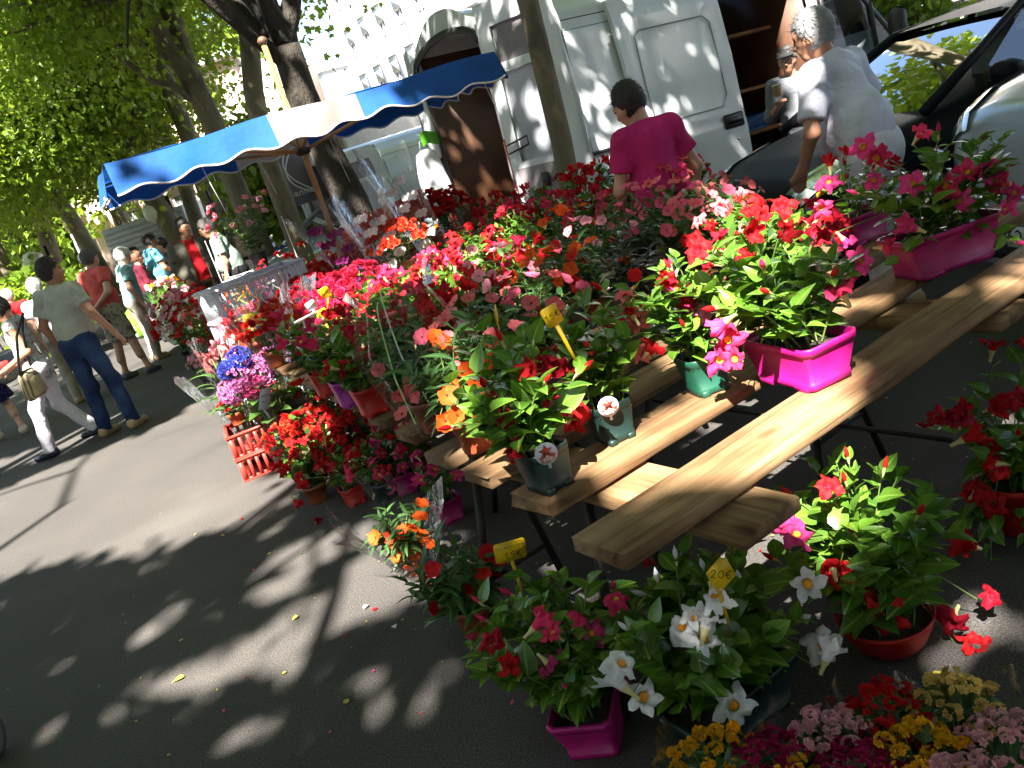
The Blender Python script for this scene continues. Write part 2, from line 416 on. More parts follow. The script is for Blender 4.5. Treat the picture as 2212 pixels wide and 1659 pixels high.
# ================================================================== trees
# where the photograph shows sun reaching the ground, the planks and the plants (photo outlines, height): the crowns are open on those lines
LIT = [
 ([(0,1085),(170,1010),(330,950),(505,850),(510,960),(560,1045),(640,1005),(600,1075),(470,1125),(330,1175),(130,1195),(0,1250)], 0),
 ([(585,1226),(610,1190),(680,1150),(735,1140),(740,1160),(690,1205),(620,1232)], 0),
 ([(505,1310),(520,1280),(600,1250),(640,1255),(560,1300)], 0),
 ([(690,1290),(800,1235),(960,1200),(1000,1240),(960,1300),(840,1330),(730,1330)], 0),
 ([(770,1160),(880,1130),(900,1180),(800,1220)], 0),
 ([(430,1490),(450,1430),(530,1375),(560,1380),(550,1420),(470,1490)], 0),
 ([(270,1500),(340,1440),(400,1415),(380,1470),(300,1520)], 0),
 ([(130,1595),(170,1530),(260,1500),(430,1480),(330,1530),(200,1590)], 0),
 ([(570,1440),(620,1395),(680,1385),(690,1420),(620,1455)], 0),
 ([(740,1570),(800,1490),(900,1440),(960,1450),(900,1520),(800,1590)], 0),
 ([(570,1640),(640,1590),(700,1560),(720,1600),(650,1659)], 0),
 ([(1200,1290),(1230,1230),(1290,1180),(1340,1200),(1345,1290),(1290,1340),(1230,1330)], 0),
 ([(1420,1290),(1540,1180),(1700,1080),(1760,1060),(1730,1150),(1600,1240),(1480,1330)], 0),
 ([(1640,1060),(1700,990),(1790,920),(1890,860),(1930,880),(1840,960),(1720,1050)], 0),
 ([(2000,1400),(2050,1300),(2130,1240),(2212,1200),(2212,1420),(2100,1440)], 0),
 ([(1960,930),(2080,880),(2212,800),(2212,880),(2060,960)], 0),
 ([(240,780),(330,735),(410,715),(380,745),(280,800)], 0),
 ([(0,990),(120,950),(220,905),(250,910),(140,965),(0,1015)], 0),
 # on the planks and pots
 ([(1330,1050),(1470,940),(1640,830),(1800,855),(1740,930),(1560,1060),(1440,1130)], 0.78),
 ([(1240,985),(1330,890),(1450,830),(1500,850),(1430,920),(1320,985)], 0.78),
 ([(990,1010),(1060,985),(1110,1010),(1060,1050)], 0.78),
 ([(1270,1040),(1340,1000),(1400,1020),(1320,1070)], 0.74),
 ([(1340,640),(1420,580),(1560,480),(1640,430),(1700,470),(1720,560),(1830,640),(1850,760),(1840,850),(1690,850),(1620,790),(1500,740),(1400,720)], 1.0),
 ([(1500,800),(1560,780),(1570,850),(1510,860)], 0.8),
 ([(1170,655),(1230,650),(1240,700),(1260,760),(1220,780),(1180,700)], 1.0),
 ([(640,650),(720,620),(860,590),(880,640),(800,690),(680,720)], 1.0),
 ([(990,570),(1060,530),(1140,520),(1160,600),(1120,680),(1080,690),(1060,620)], 1.0),
 ([(940,830),(1000,780),(1080,760),(1080,830),(1020,900),(960,920)], 0.95),
 ([(815,570),(860,505),(960,478),(1010,520),(985,590),(880,625)], 1.05),
 ([(680,650),(760,592),(835,600),(820,665),(720,695)], 1.0),
 ([(1200,530),(1260,500),(1300,540),(1250,590)], 1.05),
 ([(1480,400),(1560,380),(1600,430),(1540,470)], 1.05),
 ([(495,640),(560,615),(580,640),(560,760),(530,780),(500,700)], 0.8),
 ([(440,720),(520,670),(610,740),(620,800),(520,850),(460,800)], 0.8),
 ([(500,860),(580,850),(640,880),(600,930),(520,930)], 0.35),
 ([(830,1130),(890,1080),(960,1100),(950,1180),(880,1230)], 0.3),
 ([(1660,1130),(1740,1000),(1840,990),(1960,1040),(1900,1130),(1800,1180),(1700,1190)], 0.45),
 ([(1760,1240),(1830,1200),(1900,1240),(1820,1300)], 0.3),
 ([(1050,1110),(1140,1100),(1150,1180),(1070,1190)], 0.4),
 # on the parasol, the men and the vehicles
 ([(330,330),(430,300),(520,290),(420,370),(340,380)], 2.1),
 ([(1690,70),(1800,40),(1800,100),(1720,120)], 1.6),
 ([(1740,190),(1800,170),(1810,250),(1760,260)], 1.3),
]
LIT += [([(x+r*math.cos(a)*1.25, y+r*math.sin(a)*.75) for a in np.linspace(0, 6.28, 11)[:-1]], 0) for x, y, r in [(640, 1418, 24), (700, 1388, 20), (330, 1352, 16), (600, 1545, 24), (860, 1560, 30), (960, 1480, 24), (180, 1420, 14), (760, 1440, 20), (420, 1300, 14), (640, 1320, 18), (90, 1560, 16), (480, 1600, 20), (950, 1610, 26), (1010, 1420, 20), (560, 1130, 16), (360, 1240, 14)]]
def in_poly(px, py, poly):
    ins = np.zeros(len(px), bool); n = len(poly); j = n-1
    for i in range(n):
        xi, yi = poly[i]; xj, yj = poly[j]
        if yi != yj:
            ins ^= ((yi > py) != (yj > py)) & (px < (xj-xi)*(py-yi)/(yj-yi)+xi)
        j = i
    return ins
def grow(poly, k):
    c = np.mean(np.array(poly, float), 0); return [tuple(c+(np.array(p)-c)*k) for p in poly]
def open_to_sun(P):
    out = np.zeros(len(P), bool)
    for z in sorted({z for _, z in LIT}):
        Q = P - S[None]*((P[:, 2]-z)/S[2])[:, None]
        x, y, d = proj(Q)
        for poly, zz in LIT:
            if zz == z: out |= in_poly(x, y, grow(poly, 1.0+27.0/(4+float(np.std(np.array(poly, float), 0).min())) if z < .5 else 1.0+18.0/(4+float(np.std(np.array(poly, float), 0).min())))) & (d > 0.5)
    # the street and the white facade beyond the vans lie in full sun
    return out
LEAF5 = (np.array([(0, 0, 0), (0.42, 0.25, 0.06), (0.26, 0.62, 0.10), (0, 1.0, -0.04), (-0.26, 0.62, 0.10), (-0.42, 0.25, 0.06)]), np.array([[0, 1, 2, 3], [0, 3, 4, 5]]))
_st = [(0, 0), (0.16, 0.10), (0.46, 0.02), (0.36, 0.30), (0.55, 0.62), (0.24, 0.62), (0, 1.05), (-0.24, 0.62), (-0.55, 0.62), (-0.36, 0.30), (-0.46, 0.02), (-0.16, 0.10)]
LEAFM = (np.array([(x, y, 0.22*abs(x)-0.12*y*y) for x, y in _st]), np.array([[0, 1, 2, 3], [0, 3, 4, 5], [0, 5, 6, 7], [0, 7, 8, 9], [0, 9, 10, 11]]))
CROWN = leaf_mat('plane_tree_leaf', (0.045, 0.092, 0.010), (0.21, 0.34, 0.03), rough=0.45, trans=0.5, scale=0.9, tint=(0.55, 0.70, 0.05))
def bark(name, a, b_, c, sc=3.0, rough_bump=0.5):
    m, n, l, b = nt(name)
    tc = n.new('ShaderNodeTexCoord'); mp = n.new('ShaderNodeMapping'); mp.inputs['Scale'].default_value = (1, 1, 0.45)
    l.new(tc.outputs['Object'], mp.inputs[0])
    v = n.new('ShaderNodeTexNoise'); v.inputs['Scale'].default_value = sc; v.inputs['Detail'].default_value = 5; v.inputs['Distortion'].default_value = 0.6
    l.new(mp.outputs[0], v.inputs['Vector'])
    r = ramp(n, [(0.34, a), (0.48, b_), (0.60, b_), (0.68, c)])
    l.new(v.outputs['Fac'], r.inputs['Fac']); l.new(r.outputs['Color'], b.inputs['Base Color'])
    b.inputs['Roughness'].default_value = 0.85
    w = n.new('ShaderNodeTexNoise'); w.inputs['Scale'].default_value = sc*7; w.inputs['Detail'].default_value = 6
    l.new(mp.outputs[0], w.inputs['Vector'])
    bp = n.new('ShaderNodeBump'); bp.inputs['Strength'].default_value = rough_bump; bp.inputs['Distance'].default_value = 0.03
    l.new(w.outputs['Fac'], bp.inputs['Height']); l.new(bp.outputs['Normal'], b.inputs['Normal'])
    MATS[name] = m
    return m
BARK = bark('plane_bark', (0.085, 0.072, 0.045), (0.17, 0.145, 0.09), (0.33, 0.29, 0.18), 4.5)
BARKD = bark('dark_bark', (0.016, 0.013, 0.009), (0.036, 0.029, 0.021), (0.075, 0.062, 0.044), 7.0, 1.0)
def crown_mesh(blobs, n, size, rng, lobed=False, carve=True, clump=70, spread=0.55):
    """leaves in clumps spread through the blobs (centre, radii)"""
    P = []; N = []
    vol = np.array([b[1][0]*b[1][1]*b[1][2] for b in blobs]); w = vol/vol.sum()
    for (c, rd), k in zip(blobs, w):
        nc = max(2, int(n*k/clump))
        d = rng.normal(size=(nc, 3)); d /= np.linalg.norm(d, axis=1)[:, None]
        r = rng.random(nc)**0.45
        C = np.array(c) + d*r[:, None]*np.array(rd)
        L = np.repeat(C, clump, 0) + rng.normal(size=(nc*clump, 3))*np.array([spread, spread, spread*0.6])
        out = L-np.array(c)
        P.append(L); N.append(out)
    P = np.concatenate(P); N = np.concatenate(N)
    if carve:
        k = ~open_to_sun(P); P = P[k]; N = N[k]
    m = len(P)
    tip = rng.normal(size=(m, 3))*0.7 + N*0.12 + np.array([0, 0, -0.75])
    tip /= np.linalg.norm(tip, axis=1)[:, None]
    nz = rng.normal(size=(m, 3))*0.6 + np.array([0, 0, 1.0]) + N*0.10
    x = np.cross(tip, nz); x /= (np.linalg.norm(x, axis=1)[:, None]+1e-9); z = np.cross(x, tip)
    s = size*(0.65+0.7*rng.random(m))
    Ms = np.zeros((m, 4, 4)); Ms[:, :3, 0] = x*s[:, None]; Ms[:, :3, 1] = tip*s[:, None]; Ms[:, :3, 2] = z*s[:, None]; Ms[:, :3, 3] = P; Ms[:, 3, 3] = 1
    T, F = LEAFM if lobed else LEAF5
    V, FF = bulk(T, F, Ms)
    return np_mesh('crown', V, FF, False, [CROWN])
def limb(mb, a, b, r0, r1, rng, k=6, wob=0.12):
    a = np.array(a, float); b = np.array(b, float); L = np.linalg.norm(b-a)
    pts = [a + (b-a)*t + rng.normal(size=3)*wob*L*0.25*math.sin(math.pi*t) for t in np.linspace(0, 1, k)]
    mb.tube(pts, list(np.linspace(r0, r1, k)), 8)
    return pts
def tree(label, path, rads, blobs, n, size, seed, bk=None, lobed=False, group=None, spread=0.55, carve=True, limbs=5, forks=()):
    rng = np.random.default_rng(seed)
    path = [np.array(p, float) for p in path]
    base = path[0].copy(); base[2] = 0
    root = thing('plane_tree', label, 'tree', base, 0, group)
    mb = MB()
    P = [p-base for p in path]
    # smooth path
    t = np.linspace(0, len(P)-1, 4*(len(P)-1)+1); A = np.array(P)
    pts = [np.array([np.interp(q, range(len(P)), A[:, i]) for i in range(3)]) for q in t]
    rr = [float(np.interp(q, range(len(P)), rads)) for q in t]
    rr[0] *= 1.35; rr[1] *= 1.1
    mb.tube(pts, rr, 14)
    top = pts[-1]
    for fa, fb, fr in forks:
        limb(mb, np.array(fa)-base, np.array(fb)-base, fr, fr*0.55, rng)
    for c, rd in blobs:
        c = np.array(c)-base
        for k in range(limbs):
            d = rng.normal(size=3); d[2] = abs(d[2])*0.6; d /= np.linalg.norm(d)
            s = pts[-1-rng.integers(0, 4)] if c[2] > 0 else top
            e = c + d*np.array(rd)*0.75
            q = limb(mb, s, e, rr[-1]*0.55, 0.02, rng)
            for _ in range(2):
                i = rng.integers(2, 5); d2 = rng.normal(size=3); d2 /= np.linalg.norm(d2)
                limb(mb, q[i], q[i]+d2*np.array(rd)*0.45, 0.035, 0.01, rng, 4)
    mb.obj('trunk', bk or BARK, root, None, True)
    o = link('crown', crown_mesh([(np.array(c)-0, rd) for c, rd in blobs], n, size, rng, lobed, carve, spread=spread), root, Matrix.Translation(Vector(-base)), kind='stuff')
    return root
def path_px(pts, Y, extra=None):
    p = [D(x, y, Y) for x, y in pts]
    a, b = p[0], p[1]
    if a[2] > 0.02:
        t = a[2]/(b[2]-a[2]); g = a + (a-b)*t; g[2] = -0.05; p = [g]+p
    if extra: p = p+[np.array(e) for e in extra]
    return p
def wpx(w, Y): return w*Y/PF/2
p = path_px([(1240,450),(1212,300),(1175,150),(1140,0)], 7.3); t = p[-1]
tree('slender young plane tree with smooth olive bark beside the white van', p+[t+np.array([-.05, .1, 1.5]), t+np.array([.1, .2, 3.0])], [.1, wpx(46, 7.3), wpx(45, 7.3), wpx(44, 7.3), wpx(42, 7.3), .07, .05],
     [((t[0], t[1]+.5, 8.6), (3.4, 3.0, 2.6))], 9000, .2, 1)
p = path_px([(805,565),(762,440),(705,330),(650,200),(617,100)], 9.5); t = p[-1]
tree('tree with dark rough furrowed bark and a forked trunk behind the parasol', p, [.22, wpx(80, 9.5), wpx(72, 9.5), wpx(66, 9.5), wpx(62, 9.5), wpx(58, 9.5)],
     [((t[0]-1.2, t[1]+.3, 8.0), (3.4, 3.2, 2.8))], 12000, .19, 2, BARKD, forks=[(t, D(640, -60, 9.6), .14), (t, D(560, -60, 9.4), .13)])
p = path_px([(662,575),(610,430),(575,340),(548,200),(536,60),(525,-60)], 11.5); t = p[-1]
tree('plane tree with straight tan trunk rising behind the parasol pole', p, [.16]+[wpx(w, 11.5) for w in (46, 44, 42, 40, 38, 34)],
     [((t[0]-1.0, t[1]+.5, 7.6), (3.0, 2.8, 2.6)), ((t[0]-.2, t[1], 5.0), (1.3, 1.2, .9))], 23000, .09, 3, lobed=True)
p = path_px([(548,495),(500,380),(458,263),(405,150),(365,20),(350,-80)], 14); t = p[-1]
tree('plane tree with pale patched trunk split by a low left limb', p, [.2]+[wpx(w, 14) for w in (46, 44, 44, 42, 36, 32)],
     [((t[0]-.5, t[1], 7.4), (3.2, 3.0, 2.8)), ((t[0]-2.0, t[1]-.5, 4.6), (1.7, 1.6, 1.1)), ((t[0]+.9, t[1]+.5, 4.8), (1.2, 1.2, 1.0))], 33000, .09, 4, lobed=True,
     forks=[(D(418, 180, 14), D(285, -20, 13.6), .17), (D(440, 225, 14), D(250, 120, 13.5), .07)])
p = path_px([(478,500),(440,400),(405,290),(350,150),(300,0)], 17.5); t = p[-1]
tree('leaning plane tree next to the grey banner, mottled bark', p, [.2]+[wpx(w, 17.5) for w in (36, 34, 34, 32, 28)],
     [((t[0]-1.2, t[1], 7.2), (3.4, 3.2, 3.0)), ((t[0]-2.2, t[1], 4.2), (2.0, 1.8, 1.2))], 31000, .095, 5, lobed=True, group='plane trees along the promenade')
FAR = [((425,480),(398,400),(360,300),(320,200), 21, 30), ((402,545),(350,455),(312,400),(270,330), 19, 48), ((300,545),(262,470),(215,390),(180,330), 26, 34),
       ((205,560),(160,480),(120,420),(60,330), 23, 34), ((120,575),(96,500),(70,440),(20,380), 27, 36), ((34,660),(4,575),(-30,500),(-60,440), 17, 40)]
FL = ['plane tree with twin grey boles beyond the flower stalls', 'thick trunked plane tree beside the globe lamp and grey trailer', 'plane tree leaning over the shoppers at mid promenade', 'many limbed plane tree above the white globe lamp', 'plane tree with fanned branches far down the promenade', 'plane tree at the edge of the promenade by the stone house']
for i, (a, b, c, d, Y, w) in enumerate(FAR):
    p = path_px([a, b, c, d], Y); t = p[-1]
    tree(FL[i], p, [wpx(w*1.2, Y)]+[wpx(w*k, Y) for k in (1, .9, .8, .6)],
         [((t[0]-.8, t[1], 7.0), (3.6, 3.2, 3.4)), ((t[0]-.5, t[1]-1, 4.3), (2.6, 2.2, 1.6))], 20000, .125, 20+i, lobed=False, group='plane trees along the promenade', limbs=6)
for i, (x, y, hz) in enumerate([(-20, 36, 7), (-15, 40, 7), (-10.5, 38, 7), (-26, 46, 8), (-18, 52, 8), (-11, 55, 8), (-30, 60, 9), (-22, 70, 9)]):
    tree('distant plane tree closing the view along the promenade', [(x, y, 0), (x-.2, y, 2), (x-.3, y, 4.5)], [.3, .26, .2],
         [((x, y, hz), (4.5, 4, 4.2)), ((x-1.2, y-1.5, hz-3.6), (3.2, 2.6, 1.8))], 6500, .42, 40+i, spread=0.9, carve=False, group='distant plane trees')
# trees standing behind and beside the viewer, whose crowns shade the market
for i, (x, y) in enumerate([(-4.6, -1.6), (1.6, -4.2), (-3.8, -7.6), (4.6, -1.2), (5.2, -7.5), (-9.5, -3.0), (-9.2, 4.0), (9.6, -4.0), (0.6, -11.5), (9.0, 3.0), (-8.5, -10.5), (1.2, -0.6), (5.0, 2.6), (-2.2, -3.8), (-6.3, 3.2), (5.6, 12.9), (10.2, 8.6)]):
    tree('tall plane tree overhanging the market behind the viewer', [(x, y, 0), (x+.1, y, 2.5), (x, y+.1, 5.2), (x-.1, y, 7)], [.24, .2, .18, .13],
         [((x+R.uniform(-.5, .5), y+R.uniform(-.5, .5)+(1.6 if i in (11, 12) else 0), 9.3+R.uniform(-.6, .8)), (3.9, 3.9, 2.5))], 9800, .23, 60+i, group='plane trees behind the viewer', spread=0.75)

# ================================================================== flower and leaf shapes
def rotz(a): c, s = math.cos(a), math.sin(a); return np.array([[c, -s, 0], [s, c, 0], [0, 0, 1.0]])
def rotx(a): c, s = math.cos(a), math.sin(a); return np.array([[1.0, 0, 0], [0, c, -s], [0, s, c]])
def leaf_shape(w=0.5, fold=0.25, droop=0.25, tip=0.5, rows=6):
    """unit leaf along +Y with a raised rim, a sunken midrib and a drooping tip"""
    V = []; F = []
    for i in range(rows+1):
        t = i/rows; k = math.sin(math.pi*(t**tip))**0.85*w*0.5 if 0 < t < 1 else 0.0
        z = -droop*t*t
        V += [(-k, t, z+fold*k), (0, t, z), (k, t, z+fold*k)]
    for i in range(rows):
        a = i*3; F += [(a, a+1, a+4, a+3), (a+1, a+2, a+5, a+4)]
    return np.array(V), F
def petal(mb, L, Wd, a, tilt, cup=0.2, notch=0.0, r0=0.0, z0=0.0, mi=0, nu=4, nv=4, rng=None, wave=0.0, skew=0.0):
    V = []; F = []
    for j in range(nv+1):
        t = j/nv
        k = Wd*0.5*(0.25+0.75*math.sin(math.pi*min(1, t*0.62+0.02)) ** 0.9) if t < 0.98 else Wd*0.5*0.55
        for i in range(nu+1):
            s = i/nu*2-1
            y = r0+L*(t - (notch*t*t*(1-abs(s))) - 0.13*t*t*s*s)
            z = cup*L*(t*t*0.6+0.5*s*s*t) + wave*L*math.sin(s*5+t*3+a*3)*t
            V.append((k*s+skew*L*t*t, y, z))
    V = (np.array(V) @ rotx(tilt).T) @ rotz(a).T + np.array([0, 0, z0])
    for j in range(nv):
        for i in range(nu):
            b = j*(nu+1)+i; F.append((b, b+1, b+nu+2, b+nu+1))
    mb.add(V, F, mi)
YEL = mat('flower_throat', (0.75, 0.33, 0.02), 0.6)
TUBE = mat('flower_tube', (0.62, 0.55, 0.25), 0.5, trans=0.2)
PET = {k: petal_mat('petal_'+k, c) for k, c in dict(red=(0.55, 0.008, 0.012), crimson=(0.40, 0.005, 0.022), raspberry=(0.60, 0.022, 0.07), pink=(0.68, 0.032, 0.12), hotpink=(0.78, 0.06, 0.26), rose=(0.82, 0.14, 0.24), salmon=(0.85, 0.19, 0.20),
        blush=(0.86, 0.34, 0.42), white=(0.86, 0.86, 0.88), orange=(0.86, 0.12, 0.012), coral=(0.82, 0.085, 0.035), scarlet=(0.64, 0.018, 0.010), magenta=(0.45, 0.012, 0.10), yellow=(0.86, 0.46, 0.012), cream=(0.80, 0.58, 0.18),
        purple=(0.28, 0.02, 0.17), blue=(0.05, 0.07, 0.42), lilac=(0.62, 0.20, 0.46), lightpink=(0.80, 0.42, 0.48), violet=(0.45, 0.25, 0.55)).items()}
def trumpet_mesh(colr, seed, size=0.042, openness=1.0):
    rng = np.random.default_rng(seed); na = 40; V = []; mis = []
    rings = [(0.004, -0.052), (0.005, -0.035), (0.010, -0.018), (0.0125, -0.002)]
    ph = rng.random()*6; amp = 0.20+0.1*rng.random(); lobes = 0.85+0.3*rng.random(5)
    def pt(a, t):
        f = (a/(2*math.pi)*5) % 1.0; k = int(a/(2*math.pi)*5) % 5
        rp = size*lobes[k]*(0.55+0.33*math.sin(math.pi*f**1.3)**0.6+0.16*math.exp(-((f-.66)/.10)**2))
        r = 0.0125+(rp-0.0125)*t
        z = (0.016*t-0.020*t*t*openness)+amp*size*0.6*t*math.sin(5*a+ph+t*2)+0.005*t*t*math.sin(11*a+ph)+0.006*t*t*math.sin(2*a+ph*2)
        a2 = a+0.35*t*t
        return (r*math.cos(a2), r*math.sin(a2), z)
    for r, z in rings:
        for j in range(na): a = 2*math.pi*j/na; V.append((r*math.cos(a), r*math.sin(a), z))
    nt_ = 5
    for q in range(1, nt_+1):
        for j in range(na): V.append(pt(2*math.pi*j/na, q/nt_))
    F = []
    nr = len(rings)+nt_
    for i in range(nr-1):
        for j in range(na):
            F.append((i*na+j, i*na+(j+1) % na, (i+1)*na+(j+1) % na, (i+1)*na+j)); mis.append(2 if i < 2 else 0)
    # yellow throat: a small cup lining the tube mouth
    b = len(V)
    for r, z in ((0.0002, -0.013), (0.005, -0.012), (0.0088, -0.006)):
        for j in range(12): a = 2*math.pi*j/12; V.append((r*math.cos(a), r*math.sin(a), z))
    for i in range(2):
        for j in range(12): F.append((b+i*12+j, b+i*12+(j+1) % 12, b+(i+1)*12+(j+1) % 12, b+(i+1)*12+j)); mis.append(1)
    return np_mesh('trumpet_flower', V, F, True, [PET[colr], YEL if colr in ('pink', 'hotpink', 'white', 'rose', 'lilac') else PET['crimson'], TUBE], mis)
def bud_mesh(colr):
    mb = MB(); mb.lathe([(0.0005, -0.03), (0.004, -0.02), (0.0045, 0.0), (0.008, 0.012), (0.006, 0.024), (0.0004, 0.038)], 8, 0, mis=[1, 1, 0, 0, 0])
    return mb.mesh('bud', [PET[colr], TUBE], True)
def flat_flower_mesh(colr, seed):
    rng = np.random.default_rng(seed); mb = MB()
    for k in range(5):
        petal(mb, 0.031*(0.85+0.3*rng.random()), 0.037*(0.9+.2*rng.random()), 2*math.pi*k/5+rng.normal()*.08, 0.02+0.45*rng.random(), 0.10, 0.22, 0.002, 0.0012*k, 0, 4, 4, wave=0.05)
    mb.lathe([(0.0035, 0.0062), (0.0002, 0.009)], 6, 1)
    return mb.mesh('impatiens_flower', [PET[colr], PET['crimson'] if colr != 'red' else PET['pink']], True)
def rosette_mesh(colr, seed, layers=((6, .95, .25), (5, .75, .7), (4, .5, 1.1)), size=0.026, wide=0.95):
    rng = np.random.default_rng(seed); mb = MB(); z = 0
    for n, l, tl in layers:
        o = rng.random()*6
        for k in range(n):
            petal(mb, size*l*(0.9+.25*rng.random()), size*l*wide, 2*math.pi*k/n+o+rng.normal()*.1, tl+rng.normal()*.12, 0.3, 0.05, 0.001, z, 0, 3, 3, wave=0.10)
        z += size*0.08
    return mb.mesh('double_flower', [PET[colr]], True)
_cache = {}
def flower(kind, colr, R_=R):
    k = (kind, colr, R_.randrange(5))
    if k not in _cache:
        sd = abs(hash(str(k))) % 9999 if False else sum(ord(c) for c in str(k))
        if kind == 'trumpet': _cache[k] = trumpet_mesh(colr, sd, (0.042, 0.044, 0.038, 0.036, 0.040)[k[2]], (1.0, 1.4, .7, -.4, 1.9)[k[2]])
        elif kind == 'flat': _cache[k] = flat_flower_mesh(colr, sd)
        elif kind == 'bud': _cache[k] = bud_mesh(colr)
        else: _cache[k] = rosette_mesh(colr, sd)
    return _cache[k]
L_MAND = leaf_mat('mandevilla_leaf', (0.026, 0.076, 0.014), (0.125, 0.265, 0.026), rough=0.26, trans=0.22, scale=9, tint=(0.25, 0.48, 0.03))
L_MANDV = leaf_mat('mandevilla_leaf_near', (0.026, 0.076, 0.014), (0.125, 0.265, 0.026), rough=0.26, trans=0.22, scale=9, tint=(0.25, 0.48, 0.03), vein=True)
L_IMPV = leaf_mat('impatiens_leaf_near', (0.016, 0.048, 0.014), (0.05, 0.125, 0.028), rough=0.4, trans=0.18, scale=9, vein=True)
L_IMP = leaf_mat('impatiens_leaf', (0.016, 0.048, 0.014), (0.05, 0.125, 0.028), rough=0.4, trans=0.18, scale=9)
L_BEG = leaf_mat('begonia_leaf', (0.03, 0.075, 0.015), (0.08, 0.17, 0.03), rough=0.4, trans=0.2)
L_DARK = leaf_mat('bronze_leaf', (0.012, 0.014, 0.012), (0.035, 0.028, 0.022), rough=0.35, trans=0.08, tint=(0.1, 0.02, 0.03))
L_GRASS = leaf_mat('grass_blade', (0.07, 0.20, 0.02), (0.16, 0.40, 0.05), rough=0.4, trans=0.35)
STEM = mat('green_stem', (0.10, 0.16, 0.035), 0.5)
STEMB = mat('brown_stem', (0.12, 0.08, 0.04), 0.7)
SOIL = mat('potting_soil', (0.035, 0.024, 0.017), 0.95, 0.5, 40, 0.8, 90)
LEAVES = {'mand': [leaf_shape(0.64, .22, .22, .62), leaf_shape(0.56, .35, .38, .66), leaf_shape(0.68, .15, .1, .6), leaf_shape(0.60, .5, .2, .64)],
          'imp': [leaf_shape(0.32, .3, .35, .75), leaf_shape(0.28, .2, .55, .8)],
          'beg': [leaf_shape(0.85, .2, .2, .6), leaf_shape(0.75, .3, .3, .62)],
          'rose': [leaf_shape(0.6, .2, .2, .7)]}
LEAFM_ = {'mand': L_MAND, 'imp': L_IMP, 'beg': L_BEG, 'rose': L_BEG, 'dark': L_DARK}
_leafmesh = {}
def leaf_mesh(kind, i, m):
    k = (kind, i, m.name)
    if k not in _leafmesh:
        V, F = LEAVES[kind][i]; _leafmesh[k] = np_mesh('leaf', V, F, True, [m])
    return _leafmesh[k]
PLASTIC = {k: mat('plastic_'+k, c, 0.42, 0.28, 11, 0.12, 40, trans=t) for k, (c, t) in dict(magenta=((0.40, 0.007, 0.15), .10), red=((0.50, 0.014, 0.010), .08), green=((0.010, 0.075, 0.045), 0), dark=((0.006, 0.022, 0.018), 0), terracotta=((0.33, 0.075, 0.03), 0), purple=((0.33, 0.02, 0.28), 0), yellow=((0.82, 0.52, 0.01), .1), white=((0.75, 0.75, 0.74), 0), black=((0.02, 0.02, 0.02), 0), blue=((0.02, 0.10, 0.45), 0)).items()}
def pot_part(root, shape, m, h, a, b, rz=0):
    """round pot (a = rim radius) or box planter (a, b = rim length and width), standing on the root's origin; returns the height of the soil"""
    mb = MB()
    if shape == 'round':
        mb.lathe([(0.0005, 0.002), (a*.70, 0.0), (a*.72, 0.006), (a*.93, h-.022), (a*.95, h-.022), (a, h-.018), (a, h), (a*.94, h), (a*.93, h-.02), (a*.9, h-.03)], 26)
    elif shape == 'bowl':
        mb.lathe([(0.0005, 0.002), (a*.45, 0), (a*.5, .008), (a*.78, h*.35), (a*.95, h*.75), (a, h-.012), (a*1.03, h), (a*.97, h), (a*.93, h-.02)], 30)
    else:
        k = 0.80; L, B = a/2, b/2
        def ring(sx, sy, z, c):
            x, y = L*sx, B*sy; return [(-x+c, -y, z), (x-c, -y, z), (x, -y+c, z), (x, y-c, z), (x-c, y, z), (-x+c, y, z), (-x, y-c, z), (-x, -y+c, z)]
        rg = [ring(k*.96, k*.93, 0, .012), ring(k, k, .004, .012), ring(k+.005, k+.008, .022, .012), ring(k-.012, k-.02, .024, .012), ring(.95, .95, h-.030, .014), ring(.955, .955, h-.024, .014), ring(1.0, 1.0, h-.022, .018), ring(1.02, 1.02, h-.004, .018), ring(1.0, 1.0, h, .018), ring(.95, .93, h-.002, .016), ring(.93, .9, h-.03, .016)]
        V = [p for r in rg for p in r]; F = [tuple(range(7, -1, -1))]
        for i in range(len(rg)-1):
            for j in range(8): F.append((i*8+j, i*8+(j+1) % 8, i*8+8+(j+1) % 8, i*8+8+j))
        mb.add(V, F)
        for sx in (-1, 1):
            for sy in (-1, 1): mb.box((sx*L*k*.62, sy*B*k*.9, .006), (a*.2, .018, .02), 0, None, .003)
    o = mb.obj('pot', m, root, Matrix.Rotation(rz, 4, 'Z'), shape != 'box')
    s = MB()
    if shape == 'box': s.grid(lambda u, v: ((u-.5)*a*.9, (v-.5)*b*.88, h-.028+.006*math.sin(u*31+v*17)), 10, 6)
    else: s.lathe([(0.0005, h-.022), (a*.5, h-.02), (a*.92, h-.028)], 20)
    s.obj('soil', SOIL, root, Matrix.Rotation(rz, 4, 'Z'))
    return h-.024
TO_CAM = lambda p: (C0-np.array(p))/np.linalg.norm(C0-np.array(p))
